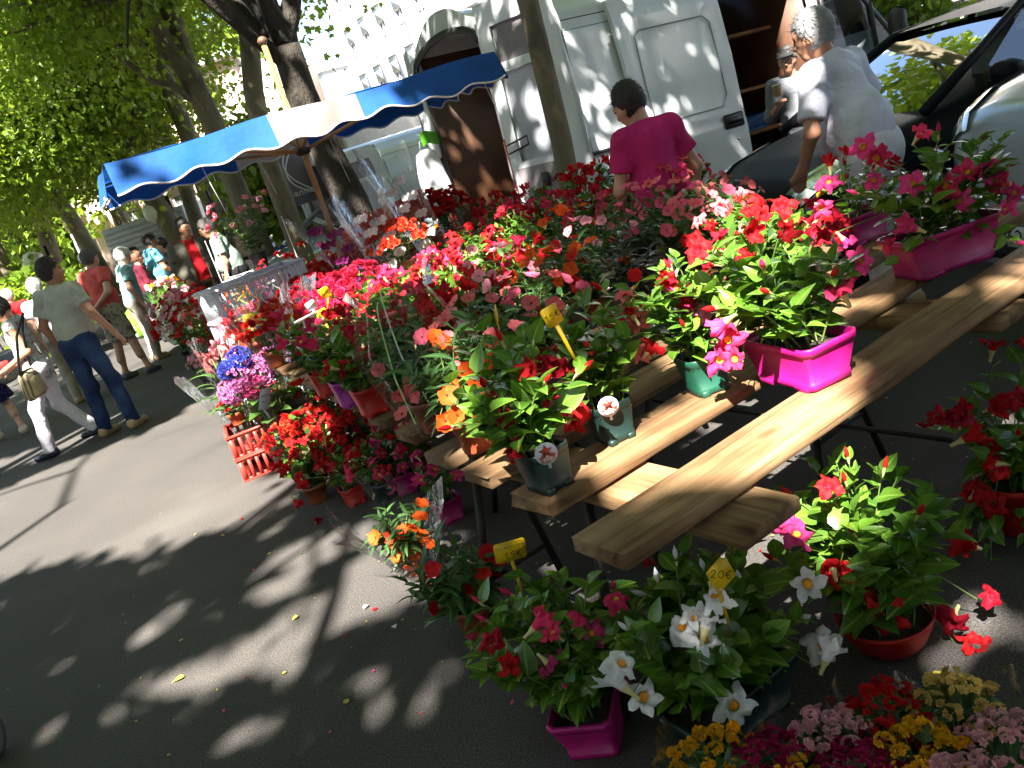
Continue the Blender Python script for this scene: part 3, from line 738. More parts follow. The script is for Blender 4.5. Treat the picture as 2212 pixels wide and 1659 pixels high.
def plant(name, label, base, kind, colors, seed, h=.30, rx=.2, ry=None, pot=('round', .075, .13, 'dark'), nst=10, nlf=10, nfl=12, ll=.065, rz=0, near=False, px=None, group=None, fsize=1.0, buds=6, leafm=None, bare=0.0, hang=0.0, shift=(0, 0), ftype=None, pxr=.6, joined=False):
    """potted flowering plant: pot and soil, stems, leaves in pairs along the stems and flowers; near plants keep every leaf as a part"""
    rng = np.random.default_rng(seed); rr = random.Random(seed); ry = ry or rx
    base = np.array(base, float)
    root = thing(name, label, 'plant' if name != 'flower_bouquet' else 'bouquet', base, 0, group)
    sh, pa, ph, pm = pot[0], pot[1], pot[2], pot[3]
    zs = pot_part(root, sh, PLASTIC[pm], ph, pa, pot[4] if len(pot) > 4 else 0, rz) if sh else 0.0
    crz = rotz(rz); cen = np.array([shift[0], shift[1], zs+h*0.42])
    lk = {'mand': 'mand', 'imp': 'imp', 'beg': 'beg', 'rose': 'rose'}[kind]
    lm = leafm or LEAFM_[lk]; ftype = ftype or {'mand': 'trumpet', 'imp': 'flat', 'beg': 'ros', 'rose': 'ros'}[kind]
    stems = MB(); LMs = []; tips = []
    bw = (pa*.38, (pot[4] if len(pot) > 4 else pa*2)*.3) if sh == 'box' else (pa*.5, pa*.5)
    LMs = []
    for k in range(nst):
        s = np.array([rng.uniform(-1, 1)*bw[0], rng.uniform(-1, 1)*bw[1], zs]); s = crz @ s
        d = rng.normal(size=3); d[2] = abs(d[2])*(0.9 if hang == 0 else .4)+.05; d /= np.linalg.norm(d)
        r = 0.72+0.32*rng.random()
        e = cen + crz @ (d*np.array([rx, ry, h*0.62])*r)
        if hang and rng.random() < hang: e[2] -= h*(0.5+.6*rng.random()); e[:2] *= 1.15
        mid = (s+e)/2 + np.array([0, 0, h*.18]) + rng.normal(size=3)*.015
        P = [s*(1-t)**2 + 2*mid*t*(1-t) + e*t*t for t in np.linspace(0, 1, 7)]
        stems.tube(P, list(np.linspace(.0032, .0016, 7)), 4, cap=False)
        tips.append((e, P[-1]-P[-2]))
        for q in range(nlf):
            t = bare + (1-bare)*(0.12+0.88*(q+rng.random()*.6)/nlf); t = min(t, 1.0)
            pos = s*(1-t)**2 + 2*mid*t*(1-t) + e*t*t
            tang = (e-s); tang /= (np.linalg.norm(tang)+1e-6)
            a = q*2.4+k+rng.random(); side = np.array([math.cos(a), math.sin(a), 0.25])
            ydir = side*1.0 + tang*.35 + (pos-cen)*1.8 + rng.normal(size=3)*.25
            nrm = np.array([0, 0, 1.0]) + rng.normal(size=3)*.35 + (pos-cen)*1.2
            sz = ll*(0.55+.75*rng.random())*(1.1-.45*t)
            LMs.append((rr.randrange(len(LEAVES[lk])), frame(pos, ydir, nrm, sz)))
    if near:
        lmv = {'mand': L_MANDV, 'imp': L_IMPV}.get(lk, lm)
        for i, M in LMs[:295]: link('leaf', leaf_mesh(lk, i, lmv), root, Matrix(M.tolist()))
        LMs = LMs[295:]
    if LMs:
        Vs = []; Fs = []; off = 0
        for i in range(len(LEAVES[lk])):
            ms = [M for j, M in LMs if j == i]
            if ms:
                T, F = LEAVES[lk][i]; V, FF = bulk(T, np.array(F), np.array(ms)); Vs.append(V); Fs.append(FF+off); off += len(V)
        link('foliage', np_mesh('foliage', np.concatenate(Vs), np.concatenate(Fs), True, [lm]), root, None, kind='stuff')
    rng.shuffle(LMs) if False else None
    FM = []
    if px:
        for q in px:
            x, y, cl = q[:3]; sc = q[3] if len(q) > 3 else 1.0
            Y = base[1]+cen[1]-pxr*ry*rng.uniform(.55, 1.0)
            pos = D(x, y, Y)-base
            ax = TO_CAM(pos+base)*1.0 + rng.normal(size=3)*.75 + np.array([0, 0, .25])
            stems.tube([cen*np.array([.5, .5, .8]), (cen+pos)/2+np.array([0, 0, .02]), pos-ax/np.linalg.norm(ax)*.05], .002, 4, cap=False)
            FM.append((cl, frame(pos, np.cross(ax, unit()), ax, sc*fsize)))
    ga = 0
    for k in range(nfl):
        d = rng.normal(size=3)
        d[2] = abs(d[2])*.8+.15 if not hang else d[2]
        if rng.random() < .6: d[1] = -abs(d[1])
        d /= np.linalg.norm(d)
        pos = cen + crz @ (d*np.array([rx, ry, h*.66])*(0.92+.22*rng.random()))
        if kind == 'beg': pos = cen + d*np.array([rx, ry, h*.6])*(0.85+.2*rng.random())
        if pos[2] < .02: pos[2] = .03+.05*rng.random()
        ax = d + np.array([0, -.25, .35]) + rng.normal(size=3)*.4
        FM.append((rr.choice(colors), frame(pos, np.cross(ax, unit()), ax, fsize*(.85+.3*rng.random()))))
    stems.obj('stems', STEM, root, None, True)
    if joined:
        T, F = rosette_low(); V, FF = bulk(T, F, np.array([m for _, m in FM])); link('blooms', np_mesh('blooms', V, FF, True, [PET[colors[0]]]), root, None, kind='stuff')
    else:
        for cl, M in FM: link('flower', flower(ftype, cl, rr), root, Matrix(M.tolist()))
    if kind in ('mand',):
        for e, tg in tips[:buds]:
            link('bud', flower('bud', rr.choice(colors), rr), root, Matrix(frame(e, np.cross(tg, unit()), tg+np.array([0, 0, .02]), .8+.4*rr.random()).tolist()))
    return root
_rl = []
def rosette_low():
    if not _rl:
        mb = MB()
        for n, l, tl in ((5, 1.0, .3), (4, .6, .9)):
            for k in range(n): petal(mb, .028*l, .028*l, 2*math.pi*k/n, tl, .3, 0, .001, .002, 0, 2, 2)
        _rl.append((np.concatenate(mb.v), np.array(mb.f)))
    return _rl[0]
def cone_wrap(root, pts, n=28, seed=0, name='cellophane_wrap', ruffle=.12):
    """crumpled clear film: rings (centre, radius)"""
    rng = np.random.default_rng(seed); V = []; k = len(pts)
    ph = rng.random(6)*6
    for i, (c, r) in enumerate(pts):
        for j in range(n):
            a = 2*math.pi*j/n
            rr_ = r*(1+ruffle*(math.sin(3*a+ph[0]+i*.3)+.7*math.sin(7*a+ph[1]-i*.5)+.4*math.sin(13*a+ph[2])))
            V.append((c[0]+rr_*math.cos(a), c[1]+rr_*math.sin(a), c[2]+(.35*r*math.sin(2*a+ph[3])+.2*r*math.sin(5*a+ph[4]) if i == k-1 else 0)))
    F = [(i*n+j, i*n+(j+1) % n, (i+1)*n+(j+1) % n, (i+1)*n+j) for i in range(k-1) for j in range(n)]
    return link(name, np_mesh(name, V, F, True, [cellophane()]), root)

# ================================================================== the stall: trestles and planks
TT = 0.76                                            # height of the plank tops
WOOD = [wood_mat('plank_wood_a', (0.13, 0.072, 0.033), (0.34, 0.21, 0.105)), wood_mat('plank_wood_b', (0.17, 0.095, 0.045), (0.40, 0.26, 0.135)), wood_mat('plank_wood_c', (0.10, 0.062, 0.034), (0.27, 0.175, 0.09))]
IRON = mat('black_iron', (0.028, 0.024, 0.022), 0.55, 0.4, 20, 0.3, 80, metal=0.5)
RZU = math.atan2(Ud[1], Ud[0])
def plank(label, px, L, w=.175, t=.038, z=TT, wood=0, group=None, yaw=0.0, end=None, seed=0):
    a = G(px[0], px[1], z) if not isinstance(px, np.ndarray) else px
    rng = random.Random(seed); mb = MB(); n = 14
    V = []
    for i in range(n+1):
        x = L*i/n; s = .004*math.sin(i*.9+seed); q = .004*math.sin(i*1.7+seed*2); e = .008 if i in (0, n) else 0
        for (yy, zz) in ((-w/2+e, -t+.004), (-w/2+.004, -t), (w/2-.004, -t), (w/2-e, -t+.004), (w/2-e, -.004), (w/2-.005, 0), (-w/2+.005, 0), (-w/2+e, -.004)):
            V.append((x + (e*rng.uniform(-1, 1) if i in (0, n) else 0), yy+s, zz+q*.5))
    F = [tuple(range(7, -1, -1)), tuple(range(n*8, n*8+8))]
    for i in range(n):
        for j in range(8): F.append((i*8+j, i*8+(j+1) % 8, i*8+8+(j+1) % 8, i*8+8+j))
    mb.add(V, F)
    M = Matrix.Translation(Vector(a.tolist())) @ Matrix.Rotation(RZU+yaw, 4, 'Z')
    return mb.obj('plank', WOOD[wood], None, M, label=label, category='plank', group=group)
A_END = G(1290, 1182, TT); u0A, v0A = uv_of(A_END)
ENDS = [((1290, 1182), 2.75, 1, 'long worn pine plank along the open edge of the stall, knots in its end'), ((1142, 1078), 2.6, 0, 'pine plank carrying the two dark green label pots'), ((1025, 1022), 2.4, 1, 'short ended pale plank under the orange impatiens'),
        ((942, 985), 2.4, 2, 'weathered grey brown plank beside the film wrapped impatiens'), ((868, 935), 2.4, 0, 'brown plank end next to the red square pots'), ((812, 903), 2.4, 2, 'dark plank end under the purple pot'), ((757, 870), 2.4, 0, 'plank end under the red mandevilla by the yellow tag')]
for i, (e, L, wd, lb) in enumerate(ENDS): plank(lb, e, L, wood=wd, seed=i+1, w=.19 if i < 2 else .17)
lastu, lastv = uv_of(G(757, 870, TT))
PLK = []
gu, gv = uv_of(G(590, 790, TT))
nbk = 7
for i in range(1, nbk+1):
    f = i/nbk; u = lastu+(gu-lastu)*f; v = lastv+(gv-lastv)*f
    plank('plank of the flower display, bare end facing the promenade' , UV(u, v, TT), 2.5+.6*f, wood=i % 3, seed=20+i, group='back planks of the stall')
for i, (q, L) in enumerate([((640, 760), 2.9)]):
    plank('plank at the back of the stall under the coral begonias', UV(gu+.25, gv+.3, TT), L, wood=1, seed=50)
def trestle(label, u, v0, v1, zt, spread=.3, inset=.2, far=.2):
    """wooden cross board on two splayed iron leg frames"""
    c = UV(u, (v0+v1)/2, 0); root = thing('trestle', label, 'trestle', c, RZU+math.pi/2)
    L = v1-v0; ztop = zt
    b = MB(); b.box((0, 0, ztop-.02), (L, .20, .04), 0, None, .006); b.obj('cross_board', WOOD[1], root)
    for s in (-1, 1):
        x = s*(L/2-(inset if s < 0 else far))
        for q in (-1, 1):
            m = MB(); m.tube([(x, q*.05, ztop-.045), (x+s*.05, q*spread, 0.0)], .014, 8); m.obj('leg', IRON, root, None, True)
        m = MB(); m.tube([(x+s*.034, -spread*.72, .22), (x+s*.034, spread*.72, .22)], .009, 6); m.obj('brace', IRON, root, None, True)
    m = MB(); m.tube([(-L/2+.2, spread*.6, .30), (L/2-.2, spread*.6, .30)], .009, 6); m.obj('rail', IRON, root, None, True)
    return root
zt = TT-.05
trestle('trestle with wooden cross board jutting out under the near plank ends', u0A+.33, v0A-.21, v0A+1.15, zt, .18, .62, .12)
trestle('iron trestle under the right half of the near planks', u0A+1.6, v0A-.12, v0A+1.7, zt, .2, .75)
trestle('trestle under the begonias at the back of the stall', gu+.55, v0A+1.8, gv+.4, zt)
trestle('trestle under the back planks beside the woman in pink', gu+2.3, v0A+1.8, gv+.4, zt)

# ================================================================== plants on the stall
GRP_T = 'flowering plants on the stall'
def T_(x, y, z=TT+.002): return G(x, y, z)
# --- near plants, one by one
plant('mandevilla_plant', 'mandevilla with lime leaves in a hot pink box planter on the near plank', T_(1738, 815), 'mand', ['hotpink', 'red'], 101, .36, .25, .24, ('box', .30, .135, 'magenta', .185), 23, 11, 2, .092, RZU+1.35, True,
      [(1570,735,'pink',1.15),(1555,780,'hotpink',1.2),(1585,775,'pink'),(1560,700,'hotpink',1.1),(1815,620,'pink',1.2),(1620,500,'red'),(1505,540,'red'),(1700,500,'red')], buds=8, shift=(-.06, .02))
plant('mandevilla_plant', 'pink mandevilla spilling over a long magenta planter at the far end of the near plank', T_(2040, 575), 'mand', ['hotpink', 'pink'], 102, .34, .30, .26, ('box', .37, .15, 'magenta', .2), 26, 11, 1, .085, RZU-.42, True,
      [(1865,318,'hotpink',1.15),(1895,340,'pink',1.15),(1990,285,'pink'),(1975,395,'hotpink',1.2),(2040,400,'pink',1.3),(1965,490,'hotpink',1.3),(1830,525,'hotpink'),(1790,390,'hotpink'),(1775,450,'pink'),(1890,390,'hotpink'),(2070,435,'hotpink',1.1),(2130,370,'hotpink',1.2),(2165,395,'pink',1.2),(2175,450,'hotpink',1.1),(2090,370,'pink'),(1850,560,'hotpink'),(2190,415,'hotpink'),(1920,535,'pink')], buds=8, hang=.2)
plant('mandevilla_plant', 'crimson mandevilla in the magenta planter standing behind the red one', T_(1862, 520), 'mand', ['red', 'crimson'], 103, .26, .16, .15, ('box', .24, .13, 'magenta', .16), 10, 8, 3, .06, RZU-.2, False)
plant('mandevilla_plant', 'red mandevilla in a square dark green pot with a round flower label', T_(1190, 1048), 'mand', ['red'], 104, .34, .20, .20, ('box', .125, .12, 'dark', .125), 18, 11, 0, .092, .5, True,
      [(1050,880,'red',1.2),(1105,965,'red',1.2),(1180,850,'crimson'),(1075,905,'crimson'),(1150,800,'red')], buds=6, shift=(-.03, .05))
plant('mandevilla_plant', 'budding mandevilla in a dark green pot with round label beside the yellow tag', T_(1330, 945), 'mand', ['red', 'crimson'], 105, .34, .16, .17, ('box', .12, .12, 'dark', .12), 17, 11, 0, .085, .3, True,
      [(1247,870,'red',1.3),(1240,905,'red',1.1),(1165,790,'crimson'),(1210,785,'crimson'),(1225,800,'red')], buds=9, shift=(-.03, .03))
plant('mandevilla_plant', 'red and pink mandevilla in a small bright green pot hanging over the second plank', T_(1530, 840), 'mand', ['red', 'pink'], 106, .34, .21, .19, ('box', .13, .12, 'green', .13), 18, 11, 0, .08, .2, True,
      [(1350,635,'salmon',1.0),(1440,605,'red'),(1495,640,'pink',1.2),(1485,660,'crimson'),(1375,690,'salmon',1.1),(1360,670,'red'),(1410,745,'red',1.1),(1390,760,'salmon'),(1450,610,'crimson'),(1505,690,'lilac',1.1)], buds=8, shift=(-.09, .05))
plant('impatiens_plant', 'orange impatiens with broad petals at the end of the plank', T_(1035, 968), 'imp', ['orange'], 107, .28, .17, .17, ('round', .07, .12, 'terracotta'), 22, 11, 1, .095, 0, True,
      [(1025,820,'orange',1.15),(965,855,'orange',1.0),(985,895,'orange',1.0),(960,908,'orange',1.1),(1060,785,'orange',1.0),(990,835,'orange',.9),(1010,800,'orange')], shift=(-.02, .05), pxr=1.5)
plant('impatiens_plant', 'salmon impatiens standing in clear film with curled ribbons', T_(945, 925), 'imp', ['salmon', 'rose'], 108, .32, .16, .16, ('round', .07, .12, 'terracotta'), 22, 11, 3, .09, 0, True,
      [(975,762,'salmon',1.15),(890,830,'salmon',1.1),(862,850,'salmon',1.1),(870,895,'salmon',1.05),(940,730,'orange'),(965,735,'orange'),(900,850,'salmon'),(985,790,'salmon')], pxr=1.4)
plant('mandevilla_plant', 'mandevilla with crimson flowers in a red square pot nearest the promenade', T_(812, 890), 'mand', ['red', 'crimson'], 109, .27, .16, .15, ('box', .13, .12, 'red', .13), 16, 10, 3, .08, .4, True,
      [(765,790,'red',1.1),(785,770,'red'),(740,800,'crimson')], buds=5)
plant('mandevilla_plant', 'mandevilla in a purple square pot between two red pots', T_(762, 872), 'mand', ['pink', 'red'], 110, .27, .15, .15, ('box', .12, .12, 'purple', .12), 15, 10, 4, .075, .4, False, group=None)
plant('mandevilla_plant', 'bright leaved mandevilla in a red pot under the yellow tag', T_(712, 850), 'mand', ['red', 'pink'], 111, .33, .18, .16, ('box', .12, .12, 'red', .12), 16, 10, 5, .075, .4, False, px=[(725,705,'red'),(760,740,'hotpink',1.1),(800,730,'hotpink',1.1),(820,770,'lilac'),(640,830,'red'),(700,740,'red')])
# --- the mass behind: (kind, px, py, colours, height, spread)
MASS = [('mand', 880, 800, 'red pink', .30, .19), ('mand', 970, 800, 'crimson red', .28, .18), ('imp', 1090, 880, 'salmon', .28, .18), ('imp', 1130, 830, 'blush salmon', .30, .18), ('imp', 1190, 800, 'salmon rose', .28, .18), ('mand', 1050, 770, 'red', .26, .18),
        ('mand', 820, 750, 'red crimson', .27, .18), ('mand', 900, 730, 'red pink', .28, .18), ('mand', 985, 715, 'crimson red', .26, .18), ('imp', 1100, 720, 'blush', .32, .18), ('imp', 1215, 715, 'orange scarlet', .26, .17), ('mand', 1150, 680, 'pink red', .28, .18),
        ('dark', 1390, 690, 'red', .26, .17), ('imp', 1300, 690, 'scarlet orange', .26, .17), ('imp', 1330, 640, 'blush rose', .30, .17), ('imp', 1250, 620, 'orange', .31, .17), ('imp', 1540, 600, 'salmon rose', .30, .18), ('imp', 1470, 590, 'salmon', .31, .18), ('imp', 1400, 570, 'rose', .31, .17),
        ('mand', 1690, 660, 'red crimson', .25, .19), ('mand', 1620, 610, 'salmon red', .25, .19), ('mand', 1745, 600, 'crimson', .19, .16), ('imp', 1590, 540, 'salmon', .20, .16),
        ('mand', 1060, 650, 'red pink', .28, .19), ('mand', 960, 665, 'crimson pink', .24, .18), ('mand', 1140, 600, 'red crimson', .32, .19), ('mand', 1220, 560, 'red pink', .32, .19), ('mand', 1045, 595, 'red crimson', .26, .18),
        ('mand', 1300, 550, 'crimson pink', .33, .19), ('mand', 1380, 520, 'red rose', .33, .19), ('mand', 1460, 510, 'pink salmon', .32, .19), ('imp', 1540, 510, 'salmon rose', .22, .17),
        ('mand', 1180, 525, 'red pink', .34, .19), ('mand', 1260, 495, 'red crimson', .36, .2), ('mand', 1340, 475, 'red', .36, .2), ('mand', 1425, 465, 'crimson red', .35, .19), ('mand', 1490, 470, 'pink', .28, .17), ('imp', 1560, 482, 'salmon', .17, .15), ('mand', 1110, 545, 'red crimson', .32, .17)]
KN = {'mand': 'mandevilla_plant', 'imp': 'impatiens_plant', 'dark': 'impatiens_plant'}
MARKS = [(850, 600, 'by the coral begonias'), (1430, 440, 'at the back before the woman in pink'), (1740, 760, 'behind the hot pink planter'), (1210, 730, 'around the 15 euro tag'), (1010, 530, 'by the brown paper bag'), (790, 800, 'behind the purple pot'), (1130, 870, 'behind the round label pots'), (1800, 560, 'by the rear magenta planter'), (1390, 660, 'around the bronze leaved impatiens'), (1200, 470, 'at the back before the slender tree'), (760, 670, 'by the raspberry begonias'), (1470, 560, 'at the middle of the back planks'), (960, 760, 'behind the film sleeve')]
TXT = {'mand': '%s trumpet mandevilla on the stall', 'imp': '%s impatiens on the stall', 'dark': 'bronze leaved impatiens with almost no flowers, amid green plants'}
for i, (k, x, y, cs, h, sp) in enumerate(MASS):
    cs = cs.split(); pm = R.choice(['dark', 'dark', 'terracotta', 'red', 'black'])
    plant(KN[k], (TXT[k] % ' and '.join(c for c in cs) + ' ' + min(MARKS, key=lambda q: (q[0]-x)**2+(q[1]-y)**2)[2]) if k != 'dark' else TXT[k], T_(x, y), 'imp' if k == 'dark' else k, cs, 200+i, h*1.04, sp*1.15, sp*1.15, ('round', .07, .11, pm), 19, 11, {'mand': 14, 'imp': 11, 'dark': 1}[k], .08 if k == 'mand' else .092, 0, False, group=GRP_T, leafm=L_DARK if k == 'dark' else None, buds=5)
for i, (x, y) in enumerate([(872, 605), (955, 565)]):
    MB().box((0, 0, .07), (.62, .42, .14), 0, None, .008).obj('display_box', WOOD[2], None, Matrix.Translation(Vector(T_(x, y).tolist())) @ Matrix.Rotation(RZU, 4, 'Z'), label=['low wooden box raising the orange red begonias', 'low wooden box raising the scarlet begonias'][i], category='box')
for i, (x, y, c, n, sp, h) in enumerate([(850, 612, 'coral', 150, .27, .34), (905, 590, 'coral', 150, .27, .37), (960, 570, 'scarlet', 130, .26, .37), (900, 635, 'coral', 60, .22, .30), (1000, 555, 'red', 60, .20, .34), (1080, 515, 'scarlet', 40, .18, .32),
                             (715, 705, 'crimson', 70, .23, .30), (760, 672, 'scarlet', 70, .23, .32), (805, 700, 'raspberry', 70, .23, .30), (745, 730, 'pink', 60, .21, .27), (690, 672, 'coral', 60, .21, .28), (660, 740, 'crimson', 50, .20, .26), (800, 648, 'scarlet', 60, .22, .32)]):
    plant('begonia_plant', ('%s double begonia, a dense dome of blooms '+('on the low boxes under the parasol' if i < 5 else 'by the paper bag' if i == 5 else 'near the promenade end of the planks')) % {'coral': 'orange red', 'scarlet': 'scarlet', 'red': 'deep red', 'crimson': 'crimson', 'raspberry': 'raspberry pink', 'pink': 'dark pink'}[c], T_(x, y)+np.array([0, 0, .145 if i < 5 else 0]), 'beg', [c], 300+i, h, sp, sp, ('round', .07, .11, 'terracotta'), 10, 7, n, .06, 0, False, group='begonias on the stall', fsize=1.2)

# ================================================================== vehicles
def paint(name, c, rough=0.25, coat=1.0, metal=0.0, dirt=0.12):
    return mat(name, c, rough, dirt, 1.6, 0, 1, metal, coat)
WHITE = paint('white_van_paint', (0.66, 0.70, 0.72), 0.38, 0.6)
NAVY = paint('black_car_paint', (0.012, 0.012, 0.017), 0.45, 0.0)
NAVY.node_tree.nodes['Principled BSDF'].inputs['Specular IOR Level'].default_value = 0.1
SILVER = paint('silver_car_paint', (0.42, 0.47, 0.52), 0.28, 1.0, 0.35)
BLUE = paint('blue_car_paint', (0.02, 0.05, 0.26), 0.2, 1.0)
REDC = paint('red_car_paint', (0.30, 0.012, 0.02), 0.2, 1.0)
BLACKP = mat('black_trim', (0.02, 0.02, 0.022), 0.5, 0.2, 30, 0.1, 200)
RUB = mat('tyre_rubber', (0.02, 0.02, 0.02), 0.8, 0.3, 30)
RIM = mat('wheel_rim', (0.45, 0.46, 0.48), 0.3, 0.1, 8, metal=0.9)
CHROME = mat('chrome', (0.75, 0.77, 0.8), 0.12, 0.05, 8, metal=1.0)
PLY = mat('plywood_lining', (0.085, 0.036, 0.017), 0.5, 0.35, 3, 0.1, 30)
GREYP = mat('grey_door_panel', (0.22, 0.20, 0.21), 0.6, 0.15, 10)
TAIL = mat('red_lens', (0.42, 0.01, 0.012), 0.15, 0.1, 10, coat=1.0)
AMBER = mat('amber_lens', (0.75, 0.20, 0.01), 0.15, 0.1, 10, coat=1.0)
LAMP = mat('headlamp_lens', (0.62, 0.66, 0.68), 0.08, 0.35, 14, metal=0.65, coat=1.0)
PLATEW = mat('plate_white', (0.75, 0.75, 0.75), 0.4, 0.03)
PLATEB = mat('plate_blue', (0.02, 0.05, 0.4), 0.4, 0.03)
INK = mat('black_ink', (0.012, 0.012, 0.016), 0.6, 0.05)
def glass(name='car_glass', tint=(0.30, 0.36, 0.34)):
    if name in MATS: return MATS[name]
    m, n, l, b = nt(name)
    g = n.new('ShaderNodeBsdfGlossy'); g.inputs['Roughness'].default_value = 0.02
    t = n.new('ShaderNodeBsdfTransparent'); t.inputs['Color'].default_value = (*tint, 1)
    f = n.new('ShaderNodeFresnel'); f.inputs['IOR'].default_value = 1.6
    mu = n.new('ShaderNodeMath'); mu.operation = 'MULTIPLY_ADD'; mu.inputs[1].default_value = 1.3; mu.inputs[2].default_value = 0.10
    l.new(f.outputs[0], mu.inputs[0])
    mx = n.new('ShaderNodeMixShader'); l.new(mu.outputs[0], mx.inputs[0]); l.new(t.outputs[0], mx.inputs[1]); l.new(g.outputs[0], mx.inputs[2])
    l.new(mx.outputs[0], n['Material Output'].inputs['Surface'])
    MATS[name] = m
    return m
GL = glass()
# ---- writing as pen strokes (unit box 1 x 1.4) and block characters
STROKES = {'0': [[(.5, 0), (.15, .3), (.1, .8), (.4, 1.3), (.75, 1.2), (.9, .6), (.75, .1), (.5, 0)]], '1': [[(.15, 1.0), (.55, 1.35), (.5, 0)]], '2': [[(.1, 1.0), (.35, 1.35), (.75, 1.25), (.8, .85), (.15, .05), (.3, .1), (.95, .0)]],
           '5': [[(.85, 1.35), (.3, 1.3), (.2, .8), (.6, .85), (.85, .5), (.6, .05), (.1, .1)]], '6': [[(.8, 1.3), (.35, 1.0), (.15, .45), (.4, .02), (.8, .25), (.75, .6), (.45, .7), (.2, .5)]], '€': [[(.95, 1.2), (.6, 1.35), (.25, 1.0), (.25, .35), (.6, 0), (.95, .15)], [(0, .8), (.75, .85)], [(0, .5), (.7, .55)]],
           'J': [[(.1, 1.3), (.9, 1.35)], [(.6, 1.3), (.55, .1), (.25, -.2), (0, .0)]], 'a': [[(.75, .7), (.3, .75), (.1, .3), (.4, 0), (.75, .5), (.75, .7), (.75, .1), (1, 0)]], 'r': [[(.2, .75), (.25, 0)], [(.25, .5), (.5, .8), (.85, .7)]], 'd': [[(.75, .6), (.3, .7), (.1, .3), (.4, 0), (.75, .4)], [(.8, 1.4), (.75, 0), (1, .05)]],
           'i': [[(.5, .75), (.5, .05), (.7, 0)], [(.5, 1.0), (.52, 1.08)]], 'n': [[(.15, .7), (.15, 0)], [(.15, .45), (.5, .75), (.75, .6), (.75, 0)]], 'è': [[(.15, .4), (.8, .5), (.5, .8), (.15, .45), (.35, .02), (.85, .15)], [(.3, 1.2), (.55, 1.0)]], 'e': [[(.15, .4), (.8, .5), (.5, .8), (.15, .45), (.35, .02), (.85, .15)]],
           'R': [[(.15, 0), (.15, 1.3), (.7, 1.2), (.7, .8), (.15, .7), (.85, 0)]], 'I': [[(.5, 0), (.5, 1.3)]], 'O': [[(.5, 0), (.12, .35), (.12, .95), (.5, 1.3), (.88, .95), (.88, .35), (.5, 0)]], 's': [[(.8, .7), (.3, .75), (.3, .45), (.75, .35), (.6, 0), (.1, .1)]], ' ': [], 'm': [[(.05, .7), (.05, 0)], [(.05, .5), (.3, .75), (.5, .5), (.5, 0)], [(.5, .5), (.75, .75), (.95, .5), (.95, 0)]], 'S': [[(.85, 1.15), (.5, 1.35), (.15, 1.05), (.5, .7), (.85, .35), (.5, 0), (.1, .2)]]}
def write(text, h, pen, m, parent, M, name='writing', slant=0.0, gap=1.15, center=True):
    """handwritten strokes lying on the local XY plane"""
    mb = MB(); x = 0.0
    for ch in text:
        for st in STROKES.get(ch, []):
            P = np.array([((px+x+slant*py), py, 0) for px, py in st])*(h/1.35)
            for a, b in zip(P, P[1:]):
                d = b-a; Ln = np.linalg.norm(d)
                if Ln < 1e-6: continue
                d /= Ln; nn = np.array([-d[1], d[0], 0])*pen/2; a2 = a-d*pen*.3; b2 = b+d*pen*.3
                mb.add([a2-nn, b2-nn, b2+nn, a2+nn], [(0, 1, 2, 3)])
        x += gap
    if not mb.n: return None
    w = (x-(gap-1))*(h/1.35)
    off = Matrix.Translation((-w/2, -h/2, 0)) if center else Matrix.Identity(4)
    return mb.obj(name, m, parent, M @ off)
def wheel(root, x, y, z, r, side, w=.2):
    """wheel with tyre and spoked rim; side = -1 faces local -Y"""
    t = link('wheel', None, root, Matrix.Translation((x, y, z)) @ Matrix.Rotation(math.pi/2, 4, 'X'))
    MB().lathe([(r*.62, -w/2), (r*.95, -w/2), (r, -w/2+.03), (r, w/2-.03), (r*.95, w/2), (r*.62, w/2)], 28).obj('tyre', RUB, t, None, True)
    m = MB(); k = -side*w/2
    m.lathe([(r*.62, k*.9), (r*.58, k*.7), (r*.2, k*.5), (.001, k*.62)], 28)
    for a in range(6): q = a*math.pi/3; m.box((math.cos(q)*r*.38, math.sin(q)*r*.38, k*.75), (r*.42, r*.12, .03), 0, Matrix.Rotation(q, 4, 'Z'))
    m.obj('rim', RIM, t, None, False)
